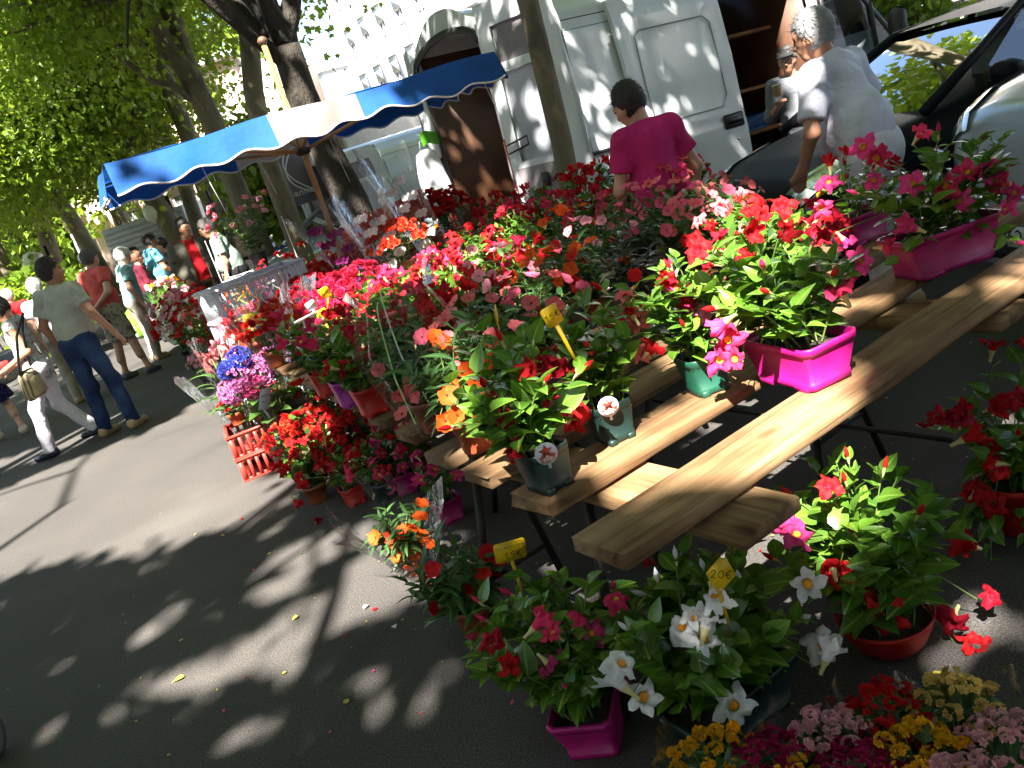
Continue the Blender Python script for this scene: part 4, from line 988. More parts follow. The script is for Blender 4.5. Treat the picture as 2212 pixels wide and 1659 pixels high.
def car(name, label, O, ang, body, L=4.25, W=1.74, H=1.46, plate=None, cat='car', emblem=None, hoodz=.0, group=None, van=False):
    """hatchback: local +X runs from nose to tail, local -Y is the side towards the viewer"""
    root = thing(name, label, cat, (O[0], O[1], zg(*O[:2])), ang, group)
    w = W/2
    ST = [(0, .60, .56, .60), (.03, .70, .66, .71), (.12, .80, .75, .80), (.35, .90, .82, .89), (.75, .97, .87, .96), (1.15, 1.0, .90, 1.0), (1.6, 1.0, .93, 1.02), (2.4, 1.0, .95, 1.02), (3.3, 1.0, .98, 1.03), (3.9, .98, 1.0, 1.04), (4.12, .92, .96, .98), (4.22, .84, .75, .76), (4.25, .78, .5, .5)]
    if van: ST = [(0, .76, .66, .74), (.02, .86, .84, .92), (.10, .93, .94, 1.04), (.30, .97, 1.0, 1.14), (.70, 1.0, 1.04, 1.24), (1.0, 1.0, 1.06, 1.28)] + [(a, b, c+.05, d+.12) for a, b, c, d in ST[6:]]
    sx = L/4.25
    xs = np.array([s[0] for s in ST])*sx
    def surf(x, t):
        """t = 0 at the bonnet's centre line, 1 at the sill"""
        ww = np.interp(x, xs, [s[1] for s in ST])*w; zb = np.interp(x, xs, [s[2] for s in ST]); zc = np.interp(x, xs, [s[3] for s in ST])
        pts = np.array([(0, zc), (ww*.55, zc-.012), (ww*.86, zb+(zc-zb)*.55), (ww*.97, zb-.03), (ww, zb-.16), (ww*.995, .46), (ww*.96, .32), (ww*.92, .22)])
        q = np.linspace(0, 1, 8)
        return np.array([x, -np.interp(t, q, pts[:, 0]), np.interp(t, q, pts[:, 1])])
    nx, ntt = 46, 21
    X = np.concatenate([np.linspace(0, .4, 12), np.linspace(.45, L-.25, 24), np.linspace(L-.2, L, 8)])
    V = []; F = []
    arches = [(.82*sx, .31), (L-.72*sx, .31)]
    for x in X:
        for j in range(2*ntt-1):
            t = abs(j-(ntt-1))/(ntt-1); p_ = surf(x, t)
            if j < ntt-1: p_[1] = -p_[1]
            V.append(p_)
    nj = 2*ntt-1
    for i in range(len(X)-1):
        for j in range(nj-1):
            c = (np.array(V[i*nj+j])+np.array(V[(i+1)*nj+j+1]))/2
            if c[2] < .66 and abs(c[1]) > w*.7 and any((c[0]-a)**2+(c[2]-.30)**2 < (r+.05)**2 for a, r in arches): continue
            F.append((i*nj+j, i*nj+j+1, (i+1)*nj+j+1, (i+1)*nj+j))
    n0 = len(V); V.append((0.01, 0, .5)); 
    for j in range(nj-1): F.append((n0, j+1, j))
    V.append((L-.01, 0, .5)); e0 = (len(X)-1)*nj
    for j in range(nj-1): F.append((n0+1, e0+j, e0+j+1))
    b = MB().add(V, F).obj('body', body, root, None, True)
    MB().box((L/2, 0, .27), (L*.9, W*.86, .2)).obj('underbody', BLACKP, root)
    # cabin
    x0, x1, x2, x3 = 1.0*sx, 1.95*sx, 3.45*sx, 4.08*sx
    if van: x0, x1 = .75*sx, 1.55*sx
    zb, yb, yr = (.99 if not van else 1.06), w*.92, w*.70
    def post(k): return [np.array([xx, k*yy, zz]) for xx, yy, zz in ((x0, yb, zb), (x1, yr, H-.05), ((x1+x2)/2, yr*1.02, H-.03), (x2, yr*.97, H-.06), (x3, yb*.96, zb+.02))]
    rf = MB(); rf.grid(lambda u, v: (x1-.04+(x2-x1+.1)*u, (v-.5)*2*(yr+.01), H-.05+.055*math.sin(math.pi*min(1, max(0, u*.9+.08)))**.7*(1-.35*(2*v-1)**4)-(.03 if v in (0, 1) else 0)), 14, 10); rf.obj('roof', body, root, None, True)
    gm = MB(); gm.grid(lambda u, v: tuple(np.array([x0+(x1-x0)*v-.02*math.sin(math.pi*u), (u-.5)*2*(yb+(yr-yb)*v)*.97, zb-.02+(H-.04-zb)*v+.012*math.sin(math.pi*v)])), 10, 8); gm.obj('windscreen', GL, root, None, True)
    gm = MB(); gm.grid(lambda u, v: (x3+(x2-x3)*v, (u-.5)*2*(yb+(yr-yb)*v)*.95, zb+(H-.05-zb)*v), 6, 5); gm.obj('rear_window', GL, root, None, True)
    for k in (-1, 1):
        q = post(k); xm = (x1+x2)/2+.05
        for (a0, a1, c0, c1) in ((x0+.30, xm-.05, x1+.02, xm-.05), (xm+.03, x3-.12, xm+.03, x2-.04)):
            gm = MB().grid(lambda u, v: (a0+(a1-a0)*u+((c0-a0)+(c1-a1-(c0-a0))*u)*v, k*(yb+(yr-yb)*v)*1.005, zb+.0+(H-.085-zb)*v), 5, 5); gm.obj('side_window', GL, root, None, True)
        p_ = MB(); p_.tube([q[0]+np.array([-.08, 0, -.02]), q[0]+(q[1]-q[0])*.5+np.array([0, k*.015, .015]), q[1], q[2]+np.array([0, 0, .0]), q[3], q[4]], [.04, .032, .032, .028, .035, .05], 8); p_.tube([(xm-.02, k*yb*1.0, zb-.03), (xm-.02, k*yr*1.0, H-.05)], .032, 6); p_.obj('pillars', body, root, None, True)
        m = MB(); m.lathe([(.002, -.10), (.05, -.09), (.075, -.03), (.078, .05), (.06, .07), (.001, .07)], 14, 0, np.array(Matrix.Rotation(-math.pi/2, 3, 'Y')) @ np.diag([1, 1.3, 1]), (x0+.42, k*(w+.11), zb+.07)); m.box((x0+.42, k*(w+.03), zb+.02), (.05, .12, .03)); m.obj('wing_mirror', body if not van else BLACKP, root, None, True)
        for a, r in arches: wheel(root, a, k*(w-.12), .30, .30, k)
        dl = MB()
        for xx in (x0+.22, xm-.02, x3-.35):
            pts = [surf(xx, t)*np.array([1, -k, 1])+np.array([0, k*.003, 0]) for t in np.linspace(.42, .95, 10)]
            dl.tube(pts, .005, 4)
        dl.obj('door_seams', BLACKP, root)
        h = MB(); h.box((xm-.25, k*(w+.012), .82), (.2, .03, .03), 0, None, .008); h.obj('door_handle', body, root)
        hl = MB(); hl.grid(lambda u, v: tuple((surf(.04+.72*u*(1-.12*v), .24+.22*v+.06*u*(1-v)-.02*u)+np.array([-.012, -.010, .012]))*np.array([1, -k, 1])), 12, 6, flip=k > 0); hl.obj('headlight', LAMP, root, None, True)
        am = MB(); am.grid(lambda u, v: tuple((surf(.12+.55*u, .465+.035*v-.02*u)+np.array([-.012, -.014, .006]))*np.array([1, -k, 1])), 8, 2, flip=k > 0); am.obj('indicator', AMBER, root, None, True)
    MB().box((x0+.9, 0, .8), (1.6, W*.8, .1)).obj('interior', BLACKP, root)
    for yy in (-.36, .36):
        s = MB(); s.box((x0+.95, yy, .95), (.14, .46, .6), 0, Matrix.Rotation(.2, 4, 'Y'), .05); s.box((x0+1.02, yy, 1.3), (.09, .24, .18), 0, None, .04); s.obj('seat', GREYP, root)
    g = MB()
    for z_, hw in ((.60, .42), (.55, .44)): g.tube([(surf(.012, .1)[0]-.02 + .06*(yy/hw)**2, yy, z_ - .03*(yy/hw)**2) for yy in np.linspace(-hw, hw, 9)], .011, 6)
    g.obj('grille_bar', CHROME, root, None, True)
    bp = MB(); bp.grid(lambda u, v: (-.05+.16*(2*u-1)**4, (u-.5)*2*w*.93, .24+.26*v-.02*math.sin(math.pi*v)), 16, 5); bp.obj('bumper', body, root, None, True)
    gi = MB(); gi.box((-.052, 0, .33), (.02, .9, .09), 0, None, .008); gi.obj('air_intake', BLACKP, root)
    if emblem:
        e = MB()
        for dz in (0, .05): e.tube([(-.03, -.075, .60+dz), (-.045, 0, .655+dz), (-.03, .075, .60+dz)], .013, 6)
        e.obj('chevron_emblem', CHROME, root, None, True)
    if plate:
        pl = MB(); pl.box((-.075, 0, .42), (.012, .52, .11), 0, None, .004); pl.obj('number_plate', PLATEW, root)
        pl = MB(); pl.box((-.0815, .238, .42), (.004, .042, .108)); pl.obj('plate_band', PLATEB, root)
        cv = bpy.data.curves.new('t', 'FONT'); cv.body = plate; cv.size = .105; cv.align_x = 'LEFT'; cv.align_y = 'CENTER'; cv.space_character = 1.1
        to = bpy.data.objects.new('t', cv); me = bpy.data.meshes.new_from_object(to); me.name = 'plate_text'; me.materials.append(INK); bpy.data.objects.remove(to)
        link('plate_text', me, root, Matrix.Translation((-.0845, .205, .42)) @ Matrix(((0, 0, -1, 0), (-1, 0, 0, 0), (0, 1, 0, 0), (0, 0, 0, 1))))
    return root
def ang_of(d): return math.atan2(d[1], d[0])
car('parked_car', 'black hatchback with chevron emblem parked in front of the open white van', (2.0, 6.15), ang_of((.98, .2)), NAVY, emblem=True)
car('parked_car', 'silver minivan with white number plate parked beyond the end of the planks', (2.70, 3.95), ang_of((.998, .06)), SILVER, L=4.0, W=1.66, H=1.62, plate='621', van=True)
car('parked_car', 'blue car parked past the cab of the white van', (6.6, 11.6), ang_of((.98, .2)), BLUE)

# ---------------------------------------------------------------- white delivery vans
def van_skin(z, k=1.0):
    """inward lean of the side at height z"""
    return float(np.interp(z, [.3, .5, .95, 1.1, 1.6, 2.1, 2.3, 2.45, 2.53], [.05, .0, .0, .02, .05, .12, .18, .36, .8]))
def van(name, label, O, ang, zs=1.0, slide_open=True, L=6.0, W=2.0):
    root = thing(name, label, 'van', (O[0], O[1], zg(*O[:2])), ang, None, (Matrix.Rotation(.05, 4, 'Y') @ Matrix.Scale(1.12, 4, (0, 0, 1))) if slide_open else None)
    Z = lambda z: z*zs
    zz = [.36, .5, .7, .95, 1.02, 1.1, 1.35, 1.6, 1.85, 2.1, 2.2, 2.3, 2.38, 2.45]
    def side(x0, x1, z0=.36, z1=2.45, out=0.0, k=0, nx=8, dish=None):
        m = MB(); zl = [z for z in zz if z0 < z < z1]; zl = [z0]+zl+[z1]
        def fn(u, v):
            i = v*(len(zl)-1); z = np.interp(i, range(len(zl)), zl); x = x0+(x1-x0)*u
            y = van_skin(z)-out
            if 1.0 < z < 1.04: y += .008
            if dish and dish[0] < x < dish[1] and dish[2] < z < dish[3]: y += .018
            return (x, y if not k else W-y, Z(z))
        m.grid(fn, nx, (len(zl)-1)*2, 0, bool(k))
        return m
    # near side: rear quarter, then the door opening, then the cab
    op0, op1 = 2.70, 4.02
    if slide_open:
        side(0.0, op0, nx=16, dish=(.9, 2.5, 1.15, 2.0)).obj('side_panel', WHITE, root, None, True)
        side(op0, op1, 2.32, 2.45).obj('door_header', WHITE, root, None, True)
        side(op0, op1, .36, .52).obj('sill', BLACKP, root, None, True)
        sd = side(1.42, 2.76, .5, 2.30, .075, 0, 18, (1.62, 2.58, 1.14, 1.98)).obj('sliding_door', WHITE, root, None, True)
        e = MB(); e.grid(lambda u, v: (2.76, van_skin(.5+1.8*v)-.075+.06*u, Z(.5+1.8*v)), 2, 16, 0); e.obj('door_edge', WHITE, sd, None, True)
        e = MB(); e.grid(lambda u, v: (1.42, van_skin(.5+1.8*v)-.075+.06*u, Z(.5+1.8*v)), 2, 16, 0, True); e.obj('door_edge', WHITE, sd, None, True)
        h = MB(); h.box((2.58, -.085, 1.0), (.26, .04, .13), 0, None, .03); h.obj('handle_surround', BLACKP, sd, None)
        h = MB(); h.box((2.58, -.105, 1.0), (.20, .02, .045), 0, None, .01); h.obj('handle', mat('handle_black', (.008, .008, .009), .3), sd, None)
        h = MB(); h.lathe([(.001, .006), (.014, .004), (.016, 0)], 12, 0, np.array(Matrix.Rotation(math.pi/2, 3, 'X')), (2.60, -.078, .82)); h.obj('lock', CHROME, sd, None, True)
        fr = MB(); fr.tube([(1.62, van_skin(1.16)-.079, 1.16), (1.6, van_skin(1.5)-.079, 1.5), (1.62, van_skin(1.94)-.079, 1.94), (1.7, van_skin(1.99)-.079, 1.99), (2.5, van_skin(1.99)-.079, 1.99), (2.58, van_skin(1.92)-.079, 1.92), (2.58, van_skin(1.25)-.079, 1.25), (2.5, van_skin(1.15)-.079, 1.15), (1.7, van_skin(1.15)-.079, 1.15)], .006, 5); fr.obj('pressed_outline', mat('van_seam', (.30, .32, .33), .5), sd, None, True)
        for zq in (1.03, 2.13): MB().tube([(xq, van_skin(zq)-.002, zq) for xq in np.linspace(.05, 2.65, 8)], .004, 4).obj('panel_seam', mat('van_seam', (.30, .32, .33), .5), root)
        MB().tube([(.85, van_skin(zq)-.002, zq) for zq in np.linspace(.5, 2.4, 12)], .004, 4).obj('panel_seam', mat('van_seam', (.30, .32, .33), .5), root)
        rl = MB(); rl.box((.72, -.012, 1.06), (1.36, .02, .03)); rl.obj('door_rail', BLACKP, root)
    else:
        side(0.0, op1, nx=16).obj('side_panel', WHITE, root, None, True)
    side(op1, op1+.16, .36, 2.45, 0, 0, 2).obj('door_pillar', WHITE, root, None, True)
    for k in (0, 1):
        side(op1+.16 if not k else 0, 5.15 if not k else 5.15, .36, 1.12, 0, k).obj('cab_door' if not k else 'far_side', WHITE, root, None, True)
        b = MB()
        for q in ((op1+.16, op1+.24),): pass
        sgn = lambda y: y if not k else W-y
        b.tube([(op1+.22, sgn(van_skin(1.12)), Z(1.12)), (op1+.24, sgn(van_skin(1.95)+.02), Z(1.95)), (op1+.34, sgn(van_skin(2.02)+.02), Z(2.02)), (4.75, sgn(van_skin(1.98)+.02), Z(1.98)), (5.45, sgn(.06), Z(1.18)), (5.2, sgn(.02), Z(1.10)), (op1+.22, sgn(.02), Z(1.10))], .035, 8); b.tube([(4.95, sgn(.03), Z(1.12)), (4.98, sgn(.08), Z(1.75))], .028, 6); b.obj('window_frame', BLACKP, root, None, True)
        g = MB(); g.add([(op1+.24, sgn(.03), Z(1.12)), (5.42, sgn(.05), Z(1.16)), (4.74, sgn(.11), Z(1.97)), (op1+.26, sgn(.11), Z(1.97))], [(0, 1, 2, 3)]); g.obj('cab_window', GL, root)
        m = MB(); m.box((5.05, sgn(-.20), Z(1.42)), (.16, .22, .42), 0, None, .05); m.tube([(5.2, sgn(.02), Z(1.25)), (5.1, sgn(-.15), Z(1.25))], .03, 6); m.obj('wing_mirror', BLACKP, root, None)
    side(0, op1, 1.12, 2.45, 0, 1).obj('far_side_upper', WHITE, root, None, True)
    side(op1+.16, 4.7, 2.04, 2.45, 0, 0, 3).obj('cab_top', WHITE, root, None, True)
    # roof, bonnet, nose
    r = MB(); r.grid(lambda u, v: ((0.02+4.75*u), .355+(W-.71)*v, Z(2.45+.11*math.sin(math.pi*v)**.6-.10*max(0, (u-.85)/.15)**2)), 14, 12); r.obj('roof', WHITE, root, None, True)
    r = MB(); r.grid(lambda u, v: (4.72+.85*u, .36-.30*u+(W-.72+.6*u)*v, Z(2.36-1.2*u+.08*math.sin(math.pi*v))), 8, 8); r.obj('windscreen', GL, root, None, True)
    r = MB(); r.grid(lambda u, v: (5.15+.85*math.sin(u*math.pi/2)+.06*math.sin(math.pi*v), .03+.15*u*u+(W-.06-.3*u*u)*v, Z(1.16-.12*u if u < .55 else 1.10-1.35*(u-.55)**1.0)), 14, 10); r.obj('bonnet', WHITE, root, None, True)
    for sgn in (0, 1):
        m = MB(); m.grid(lambda u, v: (5.15+.8*u, (.0+.16*u*u) if not sgn else W-(.16*u*u), Z(.36+(.76-.5*u*u)*v)), 6, 6, 0, bool(sgn)); m.obj('wing', WHITE, root, None, True)
        for xw in (.95, 4.85): wheel(root, xw, .12 if not sgn else W-.12, .33, .33, -1 if not sgn else 1, .2)
        t = MB(); t.box((-.012, (.07 if not sgn else W-.07), Z(1.0)), (.07, .15, Z(.78)), 0, None, .03); t.obj('tail_light', TAIL, root)
        t = MB(); t.box((.01, (.10 if not sgn else W-.10), Z(1.85)), (.08, .12, Z(1.0)), 0, None, .03, (1, 1)); t.obj('rear_pillar', WHITE, root)
    # inside
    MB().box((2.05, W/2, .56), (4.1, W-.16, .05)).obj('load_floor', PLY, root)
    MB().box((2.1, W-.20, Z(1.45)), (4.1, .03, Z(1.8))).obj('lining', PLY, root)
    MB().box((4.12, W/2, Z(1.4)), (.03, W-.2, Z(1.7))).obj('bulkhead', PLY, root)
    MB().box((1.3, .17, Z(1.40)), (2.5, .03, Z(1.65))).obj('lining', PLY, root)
    m = MB(); m.grid(lambda u, v: (.0, .1+(W-.2)*u, Z(2.22+.2*math.sin(math.pi*u)**.5 + (.14*math.sin(math.pi*u)+.05)*v)), 16, 3); m.obj('rear_header', WHITE, root, None, True)
    m = MB(); m.tube([(-.02, .12+(W-.24)*u, Z(2.20+.2*math.sin(math.pi*u)**.5)) for u in np.linspace(0, 1, 18)], .035, 6); m.obj('door_seal', BLACKP, root, None, True)
    MB().box((-.08, W/2, .48), (.2, W*.98, .2), 0, None, .05).obj('rear_bumper', BLACKP, root)
    # rear door swung right back
    def rear_door(hy, sg, inner):
        d = link('rear_door', None, root, Matrix.Translation((-.03, hy, 0)) @ Matrix.Rotation(-.36*sg, 4, 'Z'))
        def shape(u, v):   # u along the door away from the hinge, v up
            z = .62+1.82*v; lean = max(0, (z-1.3))**2*.10
            return (u*.90-(0 if v < .8 else (v-.8)*.5*u), lean, Z(z))
        def mk(off, u0=0, u1=1, v0=0, v1=1, n=(8, 16), fl=False):
            m = MB(); m.grid(lambda u, v: ((lambda s: (off+s[1]*0, sg*s[0], s[2]))(shape(u0+(u1-u0)*u, v0+(v1-v0)*v))), n[0], n[1], 0, fl); return m
        m = mk(0.03); m.obj('outer_skin', WHITE, d, None, True)
        fr = MB()
        for (a, b_, c, e) in rects_to_panel(0, 1, 0, 1, [(.16, .80, .74, .90), (.14, .86, .30, .70), (.05, .62, .02, .27)]):
            fr.grid(lambda u, v: ((lambda s: (-.03, sg*s[0], s[2]))(shape(a+(b_-a)*u, c+(e-c)*v))), 4, 6)
        fr.obj('inner_frame', WHITE, d, None, False)
        mk(-.005, .16, .80, .74, .90, (4, 4)).obj('window_recess', GREYP, d)
        mk(.008, .14, .86, .30, .70, (6, 8)).obj('pressed_panel', mat('inner_door_grey', (.42, .44, .50), .35, .25, 3), d, None, True)
        mk(-.034, .05, .62, .02, .27, (4, 4)).obj('trim_panel', GREYP, d)
        ed = MB(); ed.tube([(lambda s: (0, sg*s[0], s[2]))(shape(u, v)) for u, v in [(0, 0), (0, .5), (0, 1), (.5, 1.0), (.92, .985), (1, .93), (1, .5), (1, 0), (.5, 0), (0, 0)]], .032, 8); ed.obj('door_edge', WHITE, d, None, True)
        la = MB(); la.box((-.045, sg*.38, Z(.98)), (.03, .09, .12), 0, None, .01); la.box((-.045, sg*.36, Z(.80)), (.03, .08, .09), 0, None, .01); la.obj('latch', BLACKP, d)
        st = MB(); st.tube([(-.06, sg*.02, Z(1.32)), (-.07, sg*.30, Z(1.36)), (-.07, sg*.30, Z(1.29)), (-.06, sg*.02, Z(1.25))], .008, 5); st.obj('check_strap', IRON, d, None, True)
    rear_door(0.02, -1, True); rear_door(W-.02, 1, True)
    return root
VANG = ang_of((.927, .375))
VAN_O = (.65, 8.45)
van('delivery_van', 'white high roof delivery van with its sliding side door and rear doors open', VAN_O, VANG)
van('delivery_van', 'lower white van behind, rear doors swung open beside the dark tree', (-1.35, 12.6), VANG+.1, .80, False)
VX = np.array([math.cos(VANG), math.sin(VANG), 0]); VY = np.array([-math.sin(VANG), math.cos(VANG), 0])
def inv(x, y, z):                        # point inside the near van
    return np.array([VAN_O[0], VAN_O[1], 0]) + VX*x + VY*y + np.array([0, 0, z*1.12-.05*x])
for i, z in enumerate((.78, 1.22, 1.78)):
    MB().box((0, 0, 0), (1.36, .5, .035), 0, None, .004).obj('shelf_board', WOOD[i % 3], None, Matrix.Translation(Vector(inv(3.36, .85, z).tolist())) @ Matrix.Rotation(VANG, 4, 'Z') @ Matrix.Rotation(.05, 4, 'Y'), label=['lowest wooden shelf inside the van, with blue crates', 'middle wooden shelf inside the van', 'top wooden shelf inside the van above the dark opening'][i], category='shelf')
def crate(label, loc, rz, m, size=(.40, .30, .16), slots=True, group=None, name='plastic_crate', tilt=None, rows=2, nsl=14):
    """open topped plastic crate with slotted walls and a rolled rim"""
    L, B, h = size; t = .006
    root = thing(name, label, 'crate', loc, rz, group, tilt)
    for (nm, ln, tr) in (('wall', L, Matrix.Translation((0, -B/2, 0))), ('wall', L, Matrix.Translation((0, B/2, 0))), ('wall', B, Matrix.Translation((-L/2, 0, 0)) @ Matrix.Rotation(math.pi/2, 4, 'Z')), ('wall', B, Matrix.Translation((L/2, 0, 0)) @ Matrix.Rotation(math.pi/2, 4, 'Z'))):
        ns = max(4, int(nsl*ln/L)); holes = []
        for r in range(rows):
            z0 = .02+(h-.05)*r/rows+.006; z1 = .02+(h-.05)*(r+1)/rows-.006
            for k in range(ns):
                a = -ln/2+.03+(ln-.06)*k/ns; holes.append((a+.003, a+(ln-.06)/ns*.62, z0, z1))
        w = MB()
        for a, b_, c, e in rects_to_panel(-ln/2, ln/2, 0, h, holes): w.box(((a+b_)/2, 0, (c+e)/2), (b_-a, t, e-c))
        w.box((0, 0, h-.006), (ln+.02, .022, .014)); w.box((0, 0, .006), (ln+.008, .012, .012))
        w.obj(nm, m, root, tr)
    MB().box((0, 0, .006), (L, B, .006)).obj('base', m, root)
    return root
CB = mat('blue_crate_plastic', (0.02, 0.14, 0.40), 0.4)
crate('blue slotted crate on the lowest shelf inside the van', inv(3.2, .85, .80), VANG, CB)
crate('blue crate beside the man in the cap on the lowest van shelf', inv(3.66, .85, .80), VANG, CB)

# ================================================================== market parasol
CLB = mat('blue_canvas', (0.005, 0.085, 0.33), 0.8, 0.3, 3.5, 0.4, 18, trans=0.15)
CLW = mat('white_canvas', (0.40, 0.385, 0.36), 0.85, 0.2, 4, 0.25, 26, trans=0.2)
PIPE = mat('white_piping', (0.75, 0.75, 0.75), 0.7, 0.05)
BAMB = mat('varnished_pole', (0.32, 0.19, 0.07), 0.3, 0.3, 6)
FL_ = D(225, 357, 5.0); FR_ = D(1066, 113, 5.95); pu = (FR_-FL_); pu[2] = 0; PLN = np.linalg.norm(pu); pu /= PLN
pv = np.array([-pu[1], pu[0], 0]); PDP = 1.35; ZE = (FL_[2]+FR_[2])/2
pc = FL_ + pu*PLN/2 + pv*PDP/2; pc[2] = 0
par = thing('market_parasol', 'rectangular blue and white market parasol with scalloped valance over the begonias', 'parasol', pc, math.atan2(pu[1], pu[0]))
hx, hy = PLN/2, PDP/2
def cz(x, y):
    k = max(abs(x)/hx, abs(y)/hy); return ZE + .05*(1-k) + .02*math.sin(x*9+y*4)*(1-k)*k*2 - .035*math.sin(math.pi*min(1, abs(x)/hx))*(k > .9)*0
cuts = [(-hx, -hx+.375*PLN, CLB), (-hx+.375*PLN, -hx+.60*PLN, CLW), (-hx+.60*PLN, hx, CLB)]
for a, b_, m in cuts:
    g = MB(); g.grid(lambda u, v: (a+(b_-a)*u, -hy+2*hy*v, cz(a+(b_-a)*u, -hy+2*hy*v)), 12, 14); g.obj('canopy_panel', m, par, None, True)
def val_z(s): return -.165 - .016*math.cos(2*math.pi*s/.30) - .006*math.sin(s*3.1) - .01*math.sin(s*7)
def valance(p0, p1, out, cs):
    p0 = np.array(p0); p1 = np.array(p1); Ln = np.linalg.norm(p1-p0); d = (p1-p0)/Ln; out = np.array(out)
    for (a, b_, m) in cs:
        n = max(6, int((b_-a)*30)); g = MB()
        def fn(u, v):
            s = a+(b_-a)*u; w_ = (.02*math.sin(s*8)+.014*math.sin(s*21+1))*v
            p_ = p0+d*s+out*(.01+.035*v+w_); return (p_[0], p_[1], ZE+.004+val_z(s)*v-.012*math.sin(s*5)*(1-v))
        g.grid(fn, n, 6); vo = g.obj('valance', m, par, None, True)
        t = MB(); t.tube([np.array(fn(u, 1.0)) for u in np.linspace(0, 1, n*2+1)], .0065, 5); t.obj('piping', PIPE, vo, None, True)
valance((-hx, -hy, 0), (hx, -hy, 0), (0, -1, 0), [(a+hx, b_+hx, m) for a, b_, m in cuts])
valance((-hx, hy, 0), (hx, hy, 0), (0, 1, 0), [(a+hx, b_+hx, m) for a, b_, m in cuts])
valance((-hx, -hy, 0), (-hx, hy, 0), (-1, 0, 0), [(0, 2*hy, CLB)])
valance((hx, -hy, 0), (hx, hy, 0), (1, 0, 0), [(0, 2*hy, CLB)])
MB().tube([(0, 0, 0), (0, 0, 1.3)], .024, 14).obj('pole', BAMB, par, None, True)
MB().tube([(0, 0, 1.3), (0, 0, ZE+.50)], .019, 14).obj('upper_pole', BAMB, par, None, True)
MB().lathe([(.001, 0), (.03, .01), (.034, .03), (.02, .05), (.001, .055)], 14, c=(0, 0, ZE+.49)).obj('finial', mat('brown_wood', (.12, .06, .03), .5), par, None, True)
MB().lathe([(.03, 0), (.05, .01), (.05, .04), (.03, .05)], 16, c=(0, 0, ZE-.235)).obj('hub', IRON, par, None, True)
MB().lathe([(.25, 0), (.25, .05), (.06, .08), (.035, .2), (.001, .2)], 24).obj('base', IRON, par, None, True)
for i, (x, y) in enumerate([(-hx*.72, -hy*.72), (hx*.72, -hy*.72), (-hx*.72, hy*.72), (hx*.72, hy*.72), (0, -hy*.75), (0, hy*.75)]):
    MB().tube([(0, 0, ZE-.21), (x, y, cz(x, y)-.03)], .011, 6).obj('strut', BAMB, par, None, True)
    MB().tube([(0, 0, ZE+.03), (x*1.36 if x else 0, y*1.33, cz(x*1.36, y*1.33)-.02)], .010, 6).obj('rib', BAMB, par, None, True)
for i, (x, y, l_) in enumerate([(-hx*.62, -hy+.03, .45), (-hx*.15, hy*.9, .42), (hx*.3, hy*.9, .5), (hx*.62, -hy*.6, .35), (hx*.9, -hy+.05, .3)]):
    MB().tube([(x, y, ZE), (x+.02, y, ZE-l_*.5), (x+.05, y+.01, ZE-l_)], .0025, 4).obj('cord', PIPE, par, None, True)

# ================================================================== people
def surface_nets(f, org, h):
    s = f < 0
    c = np.zeros(tuple(n-1 for n in f.shape), np.int8)
    off = [(i, j, k) for i in (0, 1) for j in (0, 1) for k in (0, 1)]
    sl = lambda o: tuple(slice(a, n-1+a) for a, n in zip(o, f.shape))
    for o in off: c += s[sl(o)]
    act = (c > 0) & (c < 8); ids = np.argwhere(act)
    idx = -np.ones(c.shape, np.int64); idx[act] = np.arange(len(ids))
    acc = np.zeros((len(ids), 3)); cnt = np.zeros(len(ids))
    for a in off:
        for ax in range(3):
            if a[ax] == 1: continue
            b = list(a); b[ax] = 1
            fa = f[ids[:, 0]+a[0], ids[:, 1]+a[1], ids[:, 2]+a[2]]; fb = f[ids[:, 0]+b[0], ids[:, 1]+b[1], ids[:, 2]+b[2]]
            m = (fa < 0) != (fb < 0); t = np.where(m, fa/(fa-fb+1e-12), 0)
            p = np.array(a, float)[None].repeat(len(ids), 0); p[:, ax] = t
            acc[m] += p[m]; cnt += m
    V = (ids + acc/np.maximum(cnt, 1)[:, None])*h + org
    Q = []
    for ax in range(3):
        o1, o2 = [q for q in range(3) if q != ax]
        A = [slice(0, n) for n in f.shape]; B = list(A); A[ax] = slice(0, f.shape[ax]-1); B[ax] = slice(1, f.shape[ax])
        m = s[tuple(A)] != s[tuple(B)]
        e = np.argwhere(m)
        e = e[(e[:, o1] > 0) & (e[:, o2] > 0) & (e[:, o1] < f.shape[o1]-1) & (e[:, o2] < f.shape[o2]-1)]
        def cell(d1, d2):
            q = e.copy(); q[:, o1] += d1; q[:, o2] += d2; return idx[q[:, 0], q[:, 1], q[:, 2]]
        q = np.stack([cell(-1, -1), cell(0, -1), cell(0, 0), cell(-1, 0)], 1)
        ins = s[e[:, 0], e[:, 1], e[:, 2]]
        fl = ins if ax != 1 else ~ins
        q[~fl] = q[~fl][:, ::-1]
        Q.append(q)
    return V, np.concatenate(Q)
def sd_cone(P, a, b, ra, rb, flat=(False, False)):
    a = np.asarray(a, float); b = np.asarray(b, float); d = b-a; L = np.linalg.norm(d)+1e-9; d = d/L
    w = P-a; t = w @ d; tc = np.clip(t, 0, L); r = ra+(rb-ra)*tc/L
    rad = np.linalg.norm(w-tc[..., None]*d, axis=-1)-r
    if flat[0] or flat[1]:
        rr = np.linalg.norm(w-t[..., None]*d, axis=-1)-r
        if flat[0]: rad = np.where(t < 0, np.maximum(rr, -t), rad)
        if flat[1]: rad = np.where(t > L, np.maximum(rr, t-L), rad)
    return rad
def sd_ell(P, c, r):
    q = (P-np.asarray(c, float))/np.asarray(r, float); n = np.linalg.norm(q, axis=-1)
    return (n-1)*min(r)
def smin(a, b, k):
    h = np.clip(.5+.5*(b-a)/k, 0, 1); return b*(1-h)+a*h-k*h*(1-h)
